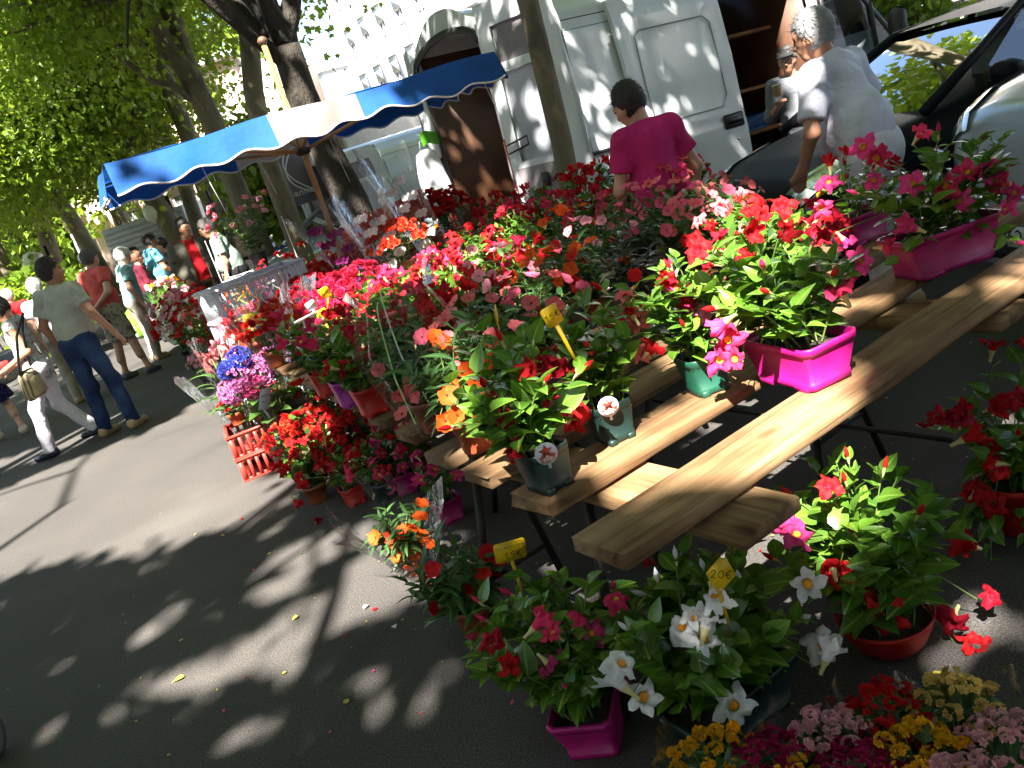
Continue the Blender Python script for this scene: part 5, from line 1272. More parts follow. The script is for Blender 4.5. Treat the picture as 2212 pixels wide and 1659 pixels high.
def sdf_mesh(prims, lo, hi, h, k=.03, cut=None, noise=0.0, nf=14.0, post=None):
    lo = np.array(lo, float)-2.5*h; hi = np.array(hi, float)+2.5*h
    n = np.ceil((hi-lo)/h).astype(int)+1
    g = np.stack(np.meshgrid(*[lo[i]+h*np.arange(n[i]) for i in range(3)], indexing='ij'), -1)
    f = np.full(g.shape[:3], 0.5)
    for pr in prims:                                  # each shape only touches the cells around it
        mg = k+3*h
        if pr[0] == 'e': l0 = np.asarray(pr[1])-np.asarray(pr[2])-mg; l1 = np.asarray(pr[1])+np.asarray(pr[2])+mg
        else: r_ = max(pr[3], pr[4])+mg; l0 = np.minimum(pr[1], pr[2])-r_; l1 = np.maximum(pr[1], pr[2])+r_
        i0 = np.clip(np.floor((l0-lo)/h).astype(int), 0, n); i1 = np.clip(np.ceil((l1-lo)/h).astype(int)+1, 0, n)
        sl = tuple(slice(u, w) for u, w in zip(i0, i1)); gs = g[sl]
        if gs.size == 0: continue
        d = sd_ell(gs, pr[1], pr[2]) if pr[0] == 'e' else sd_cone(gs, pr[1], pr[2], pr[3], pr[4], pr[5] if len(pr) > 5 else (False, False))
        f[sl] = smin(f[sl], d, k)
    if noise:
        x, y, z = g[..., 0], g[..., 1], g[..., 2]
        f = f + noise*(np.sin(nf*x+2.1*np.sin(nf*.7*z+1)+y*5)*np.sin(nf*.9*z+1.7*np.sin(nf*.6*x))+.5*np.sin(nf*2.1*z+nf*1.6*x*np.sign(y+.001)+2*np.sin(nf*y)))
    if cut is not None:
        for p_, nrm in cut: f = np.maximum(f, (g-np.asarray(p_)) @ np.asarray(nrm, float))
    if post is not None: f = post(g, f)
    return surface_nets(f.astype(np.float64), lo, h)
def fabric(name, kind, c, c2=None, c3=None, scale=1.0, rough=.85):
    if name in MATS: return MATS[name]
    m, n, l, b = nt(name); tc = n.new('ShaderNodeTexCoord'); b.inputs['Roughness'].default_value = rough; b.inputs['Specular IOR Level'].default_value = .2
    base = n.new('ShaderNodeTexNoise'); base.inputs['Scale'].default_value = 6; base.inputs['Detail'].default_value = 5; l.new(tc.outputs['Object'], base.inputs['Vector'])
    r0 = ramp(n, [(.3, tuple(v*.82 for v in c)), (.7, tuple(min(1, v*1.12) for v in c))]); l.new(base.outputs['Fac'], r0.inputs['Fac']); out = r0.outputs['Color']
    def mixc(fac, col2, a):
        mx = n.new('ShaderNodeMix'); mx.data_type = 'RGBA'; l.new(fac, mx.inputs[0]); l.new(a, mx.inputs[6]); mx.inputs[7].default_value = (*col2, 1); return mx.outputs[2]
    if kind == 'plaid' or kind == 'stripe':
        for ax, sc_, w_ in ((('X', 26*scale, .72), ('Z', 24*scale, .72)) if kind == 'plaid' else (('X', 18*scale, .5),)):
            wv = n.new('ShaderNodeTexWave'); wv.bands_direction = ax; wv.inputs['Scale'].default_value = sc_; wv.inputs['Distortion'].default_value = .6; l.new(tc.outputs['Object'], wv.inputs['Vector'])
            rr_ = ramp(n, [(w_, (0, 0, 0)), (w_+.08, (.75, .75, .75))]); l.new(wv.outputs['Fac'], rr_.inputs['Fac']); out = mixc(rr_.outputs['Color'], c2, out)
    if kind == 'floral':
        for cc, sc_, sd in ((c2, 26*scale, 0), (c3 or c2, 34*scale, 3.7)):
            mp = n.new('ShaderNodeMapping'); mp.inputs['Location'].default_value = (sd, sd, sd); l.new(tc.outputs['Object'], mp.inputs[0])
            v = n.new('ShaderNodeTexNoise'); v.inputs['Scale'].default_value = sc_; v.inputs['Detail'].default_value = 2; l.new(mp.outputs[0], v.inputs['Vector'])
            rr_ = ramp(n, [(.58, (0, 0, 0)), (.62, (1, 1, 1))]); l.new(v.outputs['Fac'], rr_.inputs['Fac']); out = mixc(rr_.outputs['Color'], cc, out)
    if kind == 'denim':
        v = n.new('ShaderNodeTexNoise'); v.inputs['Scale'].default_value = 3.2; v.inputs['Detail'].default_value = 3; l.new(tc.outputs['Object'], v.inputs['Vector'])
        rr_ = ramp(n, [(.45, (0, 0, 0)), (.72, (.6, .6, .6))]); l.new(v.outputs['Fac'], rr_.inputs['Fac']); out = mixc(rr_.outputs['Color'], c2, out)
    l.new(out, b.inputs['Base Color'])
    nz = n.new('ShaderNodeTexNoise'); nz.inputs['Scale'].default_value = 300; l.new(tc.outputs['Object'], nz.inputs['Vector'])
    n3 = n.new('ShaderNodeTexNoise'); n3.inputs['Scale'].default_value = 9; n3.inputs['Detail'].default_value = 3; n3.inputs['Distortion'].default_value = 1.5; l.new(tc.outputs['Object'], n3.inputs['Vector'])
    bp = n.new('ShaderNodeBump'); bp.inputs['Strength'].default_value = .25; bp.inputs['Distance'].default_value = .002; l.new(nz.outputs['Fac'], bp.inputs['Height'])
    b2 = n.new('ShaderNodeBump'); b2.inputs['Strength'].default_value = .6; b2.inputs['Distance'].default_value = .02; l.new(n3.outputs['Fac'], b2.inputs['Height']); l.new(bp.outputs['Normal'], b2.inputs['Normal'])
    l.new(b2.outputs['Normal'], b.inputs['Normal'])
    MATS[name] = m
    return m
SKIN = {'tan': mat('skin_tan', (0.42, 0.205, 0.125), .5, .12, 14, .15, 120), 'fair': mat('skin_fair', (0.52, 0.30, 0.21), .5, .12, 14, .15, 120)}
HAIRM = {k: mat('hair_'+k, c, .55, .25, 40, .6, 130) for k, c in dict(dark=(.018, .012, .010), grey=(.30, .30, .31), brown=(.16, .075, .035), white=(.55, .54, .52), salt=(.10, .085, .075)).items()}
EYEM = mat('eye_dark', (.02, .015, .012), .2, .1); LIP = mat('lips', (.34, .11, .09), .5, .1)
def person(label, loc, heading, H=1.74, skin='tan', hair='dark', top=None, bottom=None, shoes=None, pose=None, lean=0.0, twist=0.0, nod=0.0, turn=0.0, sleeve=.55, hem=.90, btype='trousers', h=.0125, belly=0.0, hat=None, jacket=None, glasses=False, sex='m', z0=None, neck=True):
    """one figure: continuous skin body, clothes and hair as parts; local +Y is the facing direction"""
    loc = np.array(loc, float); z = zg(loc[0], loc[1]) if z0 is None else z0
    root = thing('person', label, 'person', (loc[0], loc[1], z), math.atan2(-heading[0], heading[1]))
    s = H/1.75; sw = 1.0 if sex == 'm' else .90
    J = dict(pelvis=(0, 0, .95), waist=(0, .0, 1.10), chest=(0, .005, 1.30), neck=(0, -.01, 1.47), shL=(-.185*sw, -.01, 1.42), shR=(.185*sw, -.01, 1.42), elL=(-.235*sw, -.05, 1.14), elR=(.235*sw, -.05, 1.14), wrL=(-.235*sw, .06, .90), wrR=(.235*sw, .06, .90),
             hipL=(-.092, 0, .93), hipR=(.092, 0, .93), knL=(-.10, .03, .50), knR=(.10, .03, .50), anL=(-.10, -.02, .085), anR=(.10, -.02, .085))
    for k, v in (pose or {}).items(): J[k] = v
    J = {k: np.array(v, float) for k, v in J.items()}
    Rl = np.array(Matrix.Rotation(-lean, 3, 'X')) ; Rt = np.array(Matrix.Rotation(twist, 3, 'Z')); pv_ = J['pelvis'].copy()
    def up(p): return pv_ + Rl @ (Rt @ (p-pv_))
    posed = set((pose or {}).keys())
    for k in ('waist', 'chest', 'neck', 'shL', 'shR', 'elL', 'elR', 'wrL', 'wrR'):
        J[k] = up(J[k])
    for k in J: J[k] = J[k]*s
    spine = (J['neck']-J['pelvis']); spine /= np.linalg.norm(spine)
    Rh = np.array(Matrix.Rotation(turn, 3, 'Z')) @ np.array(Matrix.Rotation(-nod, 3, 'X'))
    hc = J['neck'] + spine*.065*s + Rh @ (np.array([0, .025, .095])*s)
    hd = lambda x, y, zz: hc + Rh @ (np.array([x, y, zz])*s)
    # ---- skin
    sk = [('e', hd(0, -.012, .012), np.array([.076, .098, .105])*s), ('c', hd(0, .035, -.03), hd(0, .052, -.085), .062*s, .038*s), ('c', hd(0, .088, .0), hd(0, .106, -.028), .010*s, .016*s), ('c', hd(-.03, .082, .028), hd(.03, .082, .028), .014*s, .014*s),
          ('e', hd(-.078, -.005, -.012), np.array([.012, .024, .034])*s), ('e', hd(.078, -.005, -.012), np.array([.012, .024, .034])*s), ('c', hd(-.02, .082, -.058), hd(.02, .082, -.058), .010*s, .010*s),
          ('c', J['neck']-spine*.06*s, hd(0, -.02, -.05), .060*s, .054*s), ('e', J['chest'], np.array([.15*sw, .10, .18])*s), ('c', J['shL'], J['shR'], .058*s, .058*s), ('e', J['waist'], np.array([.135*sw, .10, .16])*s), ('e', J['pelvis'], np.array([.15, .11, .12])*s)]
    for S_ in 'LR':
        sg = -1 if S_ == 'L' else 1
        sh, el, wr = J['sh'+S_], J['el'+S_], J['wr'+S_]
        sk += [('c', sh, el, .052*s*sw, .041*s*sw), ('c', el, wr, .042*s*sw, .027*s*sw)]
        fd = wr-el; fd /= np.linalg.norm(fd); side = np.cross(fd, [0, 0, 1.0]);
        if np.linalg.norm(side) < .2: side = np.array([0, 1.0, 0])
        side -= fd*(side @ fd); side /= np.linalg.norm(side); pn = np.cross(side, fd)
        pm = wr+fd*.055*s
        sk += [('c', wr+side*.012*s, pm+side*.022*s, .020*s, .019*s), ('c', wr-side*.012*s, pm-side*.022*s, .020*s, .019*s)]
        for q, ln in zip((-.030, -.010, .010, .029), (.058, .070, .066, .050)):
            a_ = pm+side*q*s+fd*.018*s; b_ = a_+fd*ln*.55*s+pn*sg*.010*s*0+np.array([0, 0, -.006])*s; c_ = b_+fd*ln*.42*s+(-pn*.022)*s
            sk += [('c', a_, b_, .0095*s, .0088*s), ('c', b_, c_, .0088*s, .0075*s)]
        th = wr+fd*.02*s+side*.03*s*sg; sk += [('c', th, th+(fd*.045+side*sg*.026)*s, .013*s, .010*s), ('c', th+(fd*.045+side*sg*.026)*s, th+(fd*.075+side*sg*.020)*s, .010*s, .008*s)]
        sk += ([('c', J['hip'+S_], J['kn'+S_], .080*s, .054*s), ('c', J['kn'+S_]-np.array([0, .012, .04])*s, J['an'+S_]*.55+J['kn'+S_]*.45+np.array([0, -.02, 0])*s, .052*s, .052*s), ('c', J['kn'+S_], J['an'+S_], .050*s, .036*s)] if btype != 'trousers' else [('c', J['hip'+S_], J['kn'+S_], .055*s, .045*s), ('c', J['kn'+S_], J['an'+S_], .045*s, .034*s)]) + [('c', J['an'+S_]+np.array([0, 0, .03]), J['an'+S_], .035*s, .036*s), ('c', J['an'+S_], J['an'+S_]+np.array([0, .12, -.05])*s, .036*s, .028*s)]
    P = np.array([q for k in J for q in [J[k]]]+[hc])
    V, F = sdf_mesh(sk, P.min(0)-np.array([.17, .2, .1]), P.max(0)+np.array([.17, .22, .14]), h*.92, .022*s)
    link('body', np_mesh('body', V, F, True, [SKIN[skin]]), root)
    # ---- eyes and mouth
    for q in (-1, 1):
        MB().lathe([(.0005, -.009), (.006, -.007), (.0085, 0), (.006, .007), (.0005, .009)], 8, 0, np.eye(3)*s, hd(q*.032, .084, .012)).obj('eye', EYEM, root, None, True)
    # ---- hair
    if hair:
        def hp(g, f):
            loc_ = (g-hc) @ Rh/s; y, zz = loc_[..., 1], loc_[..., 2]; x = loc_[..., 0]
            face = np.minimum(y-(.045+.25*(zz-.03)*(zz > .03)+.012*np.sin(x*60)), .062+.1*np.abs(x)-zz)      # > 0 in the face region
            f = np.maximum(f, face)
            f = np.maximum(f, -zz-(.075 if hair != 'long' else .1))
            f = np.maximum(f, np.minimum(y-.012, .03-zz) if True else f)
            return f + .0045*s*np.sin(150*x+6*np.sin(50*zz))*np.sin(110*zz+5*np.sin(60*y)) + .006*s*np.sin(38*x+3)*np.sin(33*y+1)*np.sin(30*zz)
        V, F = sdf_mesh([('e', hd(0, -.016, .024), np.array([.096, .117, .120])*s)], hc-np.array([.15, .17, .17])*s, hc+np.array([.15, .17, .18])*s, .0075, .01, post=hp)
        link('hair', np_mesh('hair', V, F, True, [HAIRM[hair]]), root)
        rg = np.random.default_rng(int(H*1000)+len(V)); pk_ = V[rg.integers(0, len(V), 1500)]; nn = pk_-hc; nn /= np.linalg.norm(nn, axis=1)[:, None]
        keep = ((pk_-hc) @ Rh/s)[:, 2] > -.06; pk_ = pk_[keep]; nn = nn[keep]; Ms = []
        fl_ = Rh @ np.array([0, -.55, -.75])
        for p_, n_ in zip(pk_, nn):
            d = fl_ - n_*(fl_ @ n_) + n_*.12 + rg.normal(size=3)*.22; M = frame(p_-n_*.003, d, n_, 1); M[:3, 0] *= .0028*s; M[:3, 1] *= .030*s*(.6+.8*rg.random()); M[:3, 2] *= .02*s; Ms.append(M)
        V2, F2 = bulk(np.array([(-.5, 0, 0), (.5, 0, 0), (.4, .5, .12), (-.4, .5, .12), (.06, 1, -.1), (-.06, 1, -.1)]), np.array([[0, 1, 2, 3], [3, 2, 4, 5]]), np.array(Ms)); link('hair_strands', np_mesh('hair_strands', V2, F2, True, [HAIRM[hair]]), root, None, kind='stuff')
    # ---- top
    if top is not None:
        A = [('e', J['chest'], np.array([.172*sw, .125, .20])*s), ('c', J['shL']*.92+J['neck']*.08, J['shR']*.92+J['neck']*.08, .074*s, .074*s), ('e', J['waist'], np.array([.160*sw+belly*.4, .125+belly*.5, .20])*s), ('e', J['waist']+np.array([0, .03+belly*.5, -.02])*s, np.array([.14+belly*.3, .11+belly*.5, .14])*s), ('e', J['pelvis']+np.array([0, 0, -.01])*s, np.array([.175, .135, .20])*s), ('c', J['neck']-spine*.03*s, J['neck']+spine*.012*s, .072*s, .064*s)]
        for S_ in 'LR':
            sh, el = J['sh'+S_], J['el'+S_]
            if sleeve > 1.0:
                wr = J['wr'+S_]; A += [('c', sh, el, .075*s*sw, .060*s*sw), ('c', el, el+(wr-el)*(sleeve-1), .060*s*sw, .047*s*sw, (False, True))]
            elif sleeve > 0: A += [('c', sh, sh+(el-sh)*sleeve, .076*s*sw, .074*s*sw, (False, True))]
        hp_ = J['pelvis']+np.array([0, 0, hem-.95])*s
        cut = [(hp_, -np.array([0, .05, 1.0])), (J['neck']+spine*.022*s, spine+np.array([0, .35, 0]))]
        P2 = np.array([J[k] for k in ('shL', 'shR', 'elL', 'elR', 'pelvis', 'neck', 'wrL', 'wrR')])
        V, F = sdf_mesh(A, P2.min(0)-.22, P2.max(0)+.22, h, .045*s, cut, .0058*s, 17.0)
        link('shirt' if not jacket else 'shirt', np_mesh('shirt', V, F, True, [top]), root)
        if jacket is not None:
            A2 = [(q[0], q[1], q[2]+.022) if q[0] == 'e' else tuple(list(q[:3])+[q[3]+.016, q[4]+.016]+list(q[5:])) for q in A]
            for S_ in 'LR':
                sh, el, wr = J['sh'+S_], J['el'+S_], J['wr'+S_]; A2 += [('c', sh, el, .088*s, .070*s), ('c', el, wr, .070*s, .055*s, (False, True))]
            def op(g, f): return np.maximum(f, np.minimum(g[..., 1]-J['chest'][1]-.02, .062*s+.05*np.maximum(0, J['neck'][2]-g[..., 2])-np.abs(g[..., 0]-J['chest'][0])))
            V, F = sdf_mesh(A2, P2.min(0)-.25, P2.max(0)+.25, h, .045*s, [(hp_+np.array([0, 0, -.02]), (0, 0, -1.0)), cut[1]], .006*s, 15.0, op)
            link('jacket', np_mesh('jacket', V, F, True, [jacket]), root)
    # ---- bottom
    if bottom is not None:
        wz = J['pelvis'][2]+.09*s
        if btype == 'skirt':
            a = J['pelvis']+np.array([0, 0, .08])*s; b_ = (J['knL']+J['knR'])/2+np.array([0, 0, .0])*s
            Bp = [('c', a, b_, .145*s, .235*s, (True, True))]
        else:
            Bp = [('e', J['pelvis']+np.array([0, -.01, -.01])*s, np.array([.172+belly*.2, .135+belly*.2, .15])*s)]
            for S_ in 'LR':
                hpj, kn, an = J['hip'+S_], J['kn'+S_], J['an'+S_]
                if btype == 'shorts': Bp += [('c', hpj+np.array([0, -.01, 0]), hpj+(kn-hpj)*.93, .098*s, .092*s, (False, True))]
                else: Bp += [('c', hpj+np.array([0, -.012, 0]), kn, .096*s, .073*s), ('c', kn, an+np.array([0, 0, -.02])*s, .073*s, .064*s, (False, True))]
        P3 = np.array([J[k] for k in ('pelvis', 'knL', 'knR', 'anL', 'anR', 'hipL', 'hipR')])
        lo = P3.min(0)-np.array([.26, .26, .08])
        V, F = sdf_mesh(Bp, lo, P3.max(0)+np.array([.26, .26, .2]), h, .04*s, [((0, 0, wz), (0, 0, 1.0))], .006*s, 16.0)
        link('skirt' if btype == 'skirt' else btype, np_mesh('bottom', V, F, True, [bottom]), root)
    # ---- shoes
    if shoes is not None:
        for S_ in 'LR':
            an = J['an'+S_]; a = an+np.array([0, -.035, -.045])*s; b_ = an+np.array([0, .15, -.055])*s
            zf = an[2]-.085*s
            V, F = sdf_mesh([('c', a, b_, .046*s, .036*s), ('c', an+np.array([0, -.03, -.02])*s, an+np.array([0, .05, -.05])*s, .046*s, .043*s)], np.minimum(a, b_)-.07, np.maximum(a, b_)+.08, .0085, .03*s, [((0, 0, zf), (0, 0, -1.0)), (an+np.array([0, 0, .015])*s, (0, 0, 1.0))])
            link('shoe', np_mesh('shoe', V, F, True, [shoes]), root)
    if hat is not None:
        V, F = sdf_mesh([('e', hd(0, -.014, .045), np.array([.094, .114, .092])*s), ('c', hd(-.03, .09, .052), hd(.03, .09, .052), .014*s, .014*s), ('e', hd(0, .105, .05), np.array([.075, .065, .012])*s)], hc-np.array([.14, .17, .12])*s, hc+np.array([.14, .22, .18])*s, .008, .012, [(hd(0, 0, .045), -(Rh @ np.array([0, .12, 1.0])))])
        link('cap', np_mesh('cap', V, F, True, [hat]), root)
    if glasses:
        g = MB()
        for q in (-1, 1): g.tube([hd(q*.034+.026*math.cos(a), .100, .012+.019*math.sin(a)) for a in np.linspace(0, 2*math.pi, 13)], .0022, 5); g.tube([hd(q*.060, .098, .016), hd(q*.080, .0, .012)], .0022, 5)
        g.tube([hd(-.008, .101, .014), hd(.008, .101, .014)], .0022, 5); g.obj('glasses', CHROME, root, None, True)
    return root, J, hd
def ground_px(x, y): return G(x, y, 0)[:2]
def fab(n, k, c, *a, **kw): return fabric('cloth_'+n, k, c, *a, **kw)
SH = {'tan': mat('tan_shoe', (.42, .30, .16), .6), 'black': mat('black_shoe', (.015, .015, .02), .5), 'grey': mat('grey_shoe', (.12, .13, .15), .6), 'sandal': mat('cream_sandal', (.55, .48, .38), .6), 'navy': mat('navy_trainer', (.012, .018, .035), .5)}
WALK = dict(knL=(-.10, .16, .53), anL=(-.10, .22, .085), knR=(.10, .0, .50), anR=(.10, -.24, .12))
m1 = G(262, 933, 0)
person('man in pale khaki short sleeved shirt and blue jeans walking away along the promenade', m1, (.30, .95), 1.80, 'tan', 'dark', fab('khaki', 'plain', (.40, .42, .36)), fab('jeans', 'denim', (.014, .032, .095), (.07, .14, .29)), SH['tan'],
       dict(elL=(-.28, -.03, 1.16), wrL=(-.27, .06, .93), elR=(.30, -.04, 1.17), wrR=(.40, .02, .94), knL=(-.12, .02, .50), anL=(-.14, -.02, .085), knR=(.10, .08, .51), anR=(.14, .06, .085)), 0.04, 0.0, .05, -.75, .62, .90, belly=.06, h=.0115)
m2 = G(165, 965, 0)
w2, j2, _ = person('woman in floral sleeveless top and white trousers looking down at her red purse', m2, (-.93, -.15), 1.62, 'tan', 'dark', fab('floral', 'floral', (.46, .50, .50), (.36, .09, .07), (.20, .30, .34)), fab('white_trousers', 'plain', (.72, .70, .76)), SH['navy'],
       dict(elL=(-.20, -.06, 1.13), wrL=(-.12, .24, 1.04), elR=(.20, -.06, 1.13), wrR=(.10, .24, 1.02), **WALK), .06, 0, .55, 0, .0, .78, sex='f', h=.0115)
m3 = G(30, 945, 0)
person('person in white and teal top and navy dotted skirt beside the woman in white trousers', m3, (-.5, .6), 1.64, 'fair', 'brown', fab('teal_white', 'floral', (.55, .62, .65), (.08, .28, .34)), fab('navy_dots', 'floral', (.012, .014, .06), (.10, .09, .30)), SH['sandal'], dict(WALK), .05, 0, .2, 0, .4, .95, 'skirt', sex='f')
m4 = G(300, 812, 0)
person('man in coral polo shirt and camouflage shorts, hands clasped behind his back', m4, (.45, .9), 1.80, 'fair', 'salt', fab('coral', 'plain', (.62, .11, .09)), fab('camo', 'floral', (.38, .35, .28), (.18, .17, .12), (.10, .10, .08), scale=.5), SH['grey'],
       dict(elL=(-.27, -.14, 1.17), wrL=(-.05, -.21, 1.02), elR=(.27, -.14, 1.17), wrR=(.05, -.21, 1.02), knL=(-.11, .0, .5), anL=(-.14, -.05, .085), knR=(.12, .05, .5), anR=(.2, .04, .085)), .05, 0, .2, -.2, .55, .86, 'shorts', belly=.05)
person('elderly man in white cap and teal checked shirt behind the coral polo shirt', G(345, 775, 0), (.8, .5), 1.70, 'fair', 'white', fab('teal_check', 'plaid', (.06, .32, .30), (.45, .6, .58)), fab('beige', 'plain', (.36, .33, .26)), SH['tan'], None, .12, 0, .4, 0, .6, .86, hat=fab('cap_cream', 'plain', (.62, .58, .48)))
person('short haired woman in maroon waistcoat with flowered sleeves and black trousers', G(365, 735, 0), (.88, .35), 1.57, 'fair', 'brown', fab('maroon', 'floral', (.10, .01, .022), (.13, .016, .03)), fab('black', 'plain', (.012, .010, .012)), SH['black'], dict(elR=(.22, .05, 1.15), wrR=(.15, .28, 1.06), elL=(-.22, .05, 1.15), wrL=(-.15, .28, 1.06)), .08, 0, .2, 0, 1.9, .76, sex='f', belly=.05)
person('dark haired man in sky blue polo shirt and beige shorts beside the maroon waistcoat', G(395, 720, 0), (.8, .6), 1.78, 'tan', 'dark', fab('sky', 'plain', (.13, .42, .58)), fab('beige', 'plain', (.36, .33, .26)), None, dict(elR=(.24, .06, 1.15), wrR=(.2, .28, 1.05)), .12, 0, .3, 0, .55, .82, 'shorts', belly=.08, glasses=True)
person('white haired man in white shirt past the man in khaki', D(112, 700, 11.2), (-.2, 1), 1.66, 'fair', 'white', fab('white_shirt', 'plain', (.72, .71, .75)), fab('beige', 'plain', (.36, .33, .26)), SH['tan'], None, .06, z0=0, h=.016)
person('person in bright red shirt far along the promenade by the shrubs', D(75, 760, 14.5), (-.4, 1), 1.62, 'fair', 'white', fab('red_shirt', 'plain', (.50, .015, .02)), fab('black', 'plain', (.012, .010, .012)), SH['black'], None, .1, z0=0, h=.018)
jx = D(475, 690, 12.2)
person('dark haired man in open olive jacket over red shirt holding a white carrier bag', jx, (.45, -.85), 1.80, 'tan', 'dark', fab('red_polo', 'plain', (.55, .012, .02)), fab('brown_trousers', 'plain', (.085, .055, .035)), SH['black'], dict(elL=(-.27, -.04, 1.14), wrL=(-.27, .05, .92), elR=(.25, -.05, 1.15), wrR=(.2, .10, .98)), .0, 0, .1, .5, .6, .92, jacket=fab('olive', 'plain', (.13, .125, .095)), belly=.05, z0=0)
person('grey haired man in green checked shirt facing the man in the olive jacket', D(555, 690, 12.0), (-.9, -.1), 1.72, 'tan', 'salt', fab('green_check', 'plaid', (.36, .44, .38), (.10, .17, .14)), fab('black', 'plain', (.012, .010, .012)), SH['black'], dict(elL=(-.21, .03, 1.12), wrL=(-.2, .16, .9), elR=(.21, .0, 1.12), wrR=(.2, .08, .88)), .22, 0, .3, 0, .6, .86, belly=.08, glasses=True, z0=0)
person('dark haired woman in black vest behind the bright bedding plants', D(415, 650, 16), (-.9, -.3), 1.64, 'fair', 'dark', fab('black', 'plain', (.012, .010, .012)), fab('black', 'plain', (.012, .010, .012)), SH['black'], dict(elR=(.22, .1, 1.15), wrR=(.2, .3, 1.0)), .12, 0, .3, 0, 0.0, .9, sex='f', z0=0, h=.018)
person('man in grey shirt bending over the bedding plants by the grey trailer', D(372, 640, 18), (-.9, -.3), 1.72, 'tan', 'dark', fab('grey_shirt', 'plain', (.06, .06, .07)), fab('black', 'plain', (.012, .010, .012)), SH['black'], None, .55, 0, .4, 0, .6, .9, z0=0, h=.02)
pk = D(1430, 400, 5.1)
person('short haired woman in fuchsia knitted top standing behind the stall, seen from behind', (pk[0], pk[1]), (-.25, .95), 1.70, 'fair', 'dark', fab('fuchsia', 'plain', (.50, .022, .15)), fab('black', 'plain', (.012, .010, .012)), SH['black'], dict(elL=(-.25, .04, 1.15), wrL=(-.18, .22, 1.0), elR=(.27, .0, 1.15), wrR=(.25, .12, .93)), .10, 0, .40, .55, .62, .86, sex='f', belly=.10, h=.0105)
wm = D(1880, 330, 4.72)
person('grey haired man in white short sleeved shirt leaning towards the black car, seen from behind', (wm[0], wm[1]), (-.55, .85), 1.78, 'tan', 'grey', fab('white_linen', 'plain', (.66, .67, .80)), fab('white_trousers', 'plain', (.72, .70, .76)), SH['tan'], dict(elL=(-.30, .06, 1.16), wrL=(-.24, .25, 1.02), elR=(.30, .05, 1.17), wrR=(.26, .24, 1.03)), .30, 0, .15, .35, .78, .72, belly=.10, h=.0105)
cm = D(1728, 260, 8.5)
cp, cj, chd = person('man in dark cap and glasses in khaki waistcoat holding a paper cup by the van', (cm[0], cm[1]), (-.45, -.9), 1.68, 'tan', 'salt', fab('dark_check', 'plaid', (.10, .11, .13), (.24, .26, .28)), fab('black', 'plain', (.012, .010, .012)), SH['black'], dict(elR=(.26, .02, 1.14), wrR=(.14, .24, 1.25), elL=(-.25, -.02, 1.14), wrL=(-.2, .12, .98)), .0, 0, .05, -.1, 1.3, .9, jacket=None, hat=fab('cap_dark', 'plain', (.03, .032, .035)), glasses=True, belly=.06)

# ================================================================== plants standing on the asphalt
def g0(x, y, z=0.0): q = G(x, y, z); q[2] = 0.0; return q
plant('mandevilla_plant', 'pink mandevilla with yellow throats in a long magenta planter on the asphalt', g0(1300, 1545), 'mand', ['hotpink', 'pink'], 401, .36, .24, .28, ('box', .44, .15, 'magenta', .18), 25, 12, 0, .098, 1.25, True,
      [(1275,1368,'hotpink',1.15),(1195,1442,'hotpink',1.1),(1165,1345,'pink',1.1),(1190,1365,'pink'),(1330,1290,'pink'),(1100,1432,'red'),(1255,1330,'pink',.9),(1060,1385,'crimson')], buds=8, shift=(-.07, .0))
plant('impatiens_plant', 'red impatiens with pointed dark leaves in a terracotta pot on the asphalt', g0(1045, 1368), 'imp', ['red', 'scarlet'], 402, .30, .19, .19, ('round', .085, .14, 'terracotta'), 24, 11, 0, .105, 0, True,
      [(1022,1272,'red',1.15),(1052,1195,'red',1.1),(1078,1205,'red',1.1),(938,1232,'red',1.1),(932,1260,'red'),(1045,1240,'scarlet',1.1),(1040,1255,'red'),(935,1315,'red',.9),(1070,1235,'crimson')], shift=(-.04, 0))
ob = plant('flower_bouquet', 'orange impatiens bunched in clear film with a green ribbon', g0(905, 1235), 'imp', ['orange'], 403, .28, .15, .15, ('round', .06, .10, 'terracotta'), 20, 10, 3, .09, 0, True,
      [(872,1150,'orange',1.1),(892,1135,'orange'),(897,1192,'orange',1.15),(852,1180,'orange'),(930,1178,'orange'),(880,1218,'orange'),(855,1205,'orange'),(912,1160,'orange'),(842,1160,'coral')])
cone_wrap(ob, [((0, 0, .0), .07), ((-.01, 0, .12), .12), ((-.04, 0, .26), .20), ((-.06, 0, .38), .24)], seed=3)
plant('mandevilla_plant', 'white mandevilla with yellow throats and broad dark leaves on the asphalt', g0(1590, 1560), 'mand', ['white'], 404, .36, .34, .27, ('box', .40, .14, 'dark', .18), 36, 13, 0, .108, .5, True,
      [(1470,1352,'white',1.1),(1522,1375,'white',1.15),(1528,1340,'white',1.05),(1392,1507,'white',1.2),(1332,1470,'white',1.2),(1582,1522,'white',1.2),(1772,1392,'white',1.1),(1545,1290,'white'),(1745,1262,'white',1.1),(1345,1430,'white'),(1500,1330,'white'),(1790,1410,'white')], buds=12, shift=(0, .06), fsize=1.15, pxr=1.0)
plant('mandevilla_plant', 'red mandevilla climbing from a shallow red bowl on the asphalt', g0(1925, 1400), 'mand', ['red', 'scarlet'], 405, .50, .30, .27, ('bowl', .13, .12, 'red'), 34, 13, 0, .098, 0, True,
      [(1805,1232,'red',1.25),(1795,1215,'red'),(2092,1178,'red',1.2),(2052,1345,'crimson',1.25),(1912,1330,'red',1.5),(2108,1390,'red',1.2),(2120,1430,'crimson'),(2145,1285,'crimson',.9),(1722,1150,'hotpink',1.1),(1698,1142,'hotpink',1.1),(1790,1048,'red'),(1885,1290,'scarlet',1.2)], buds=10, shift=(-.02, .04))
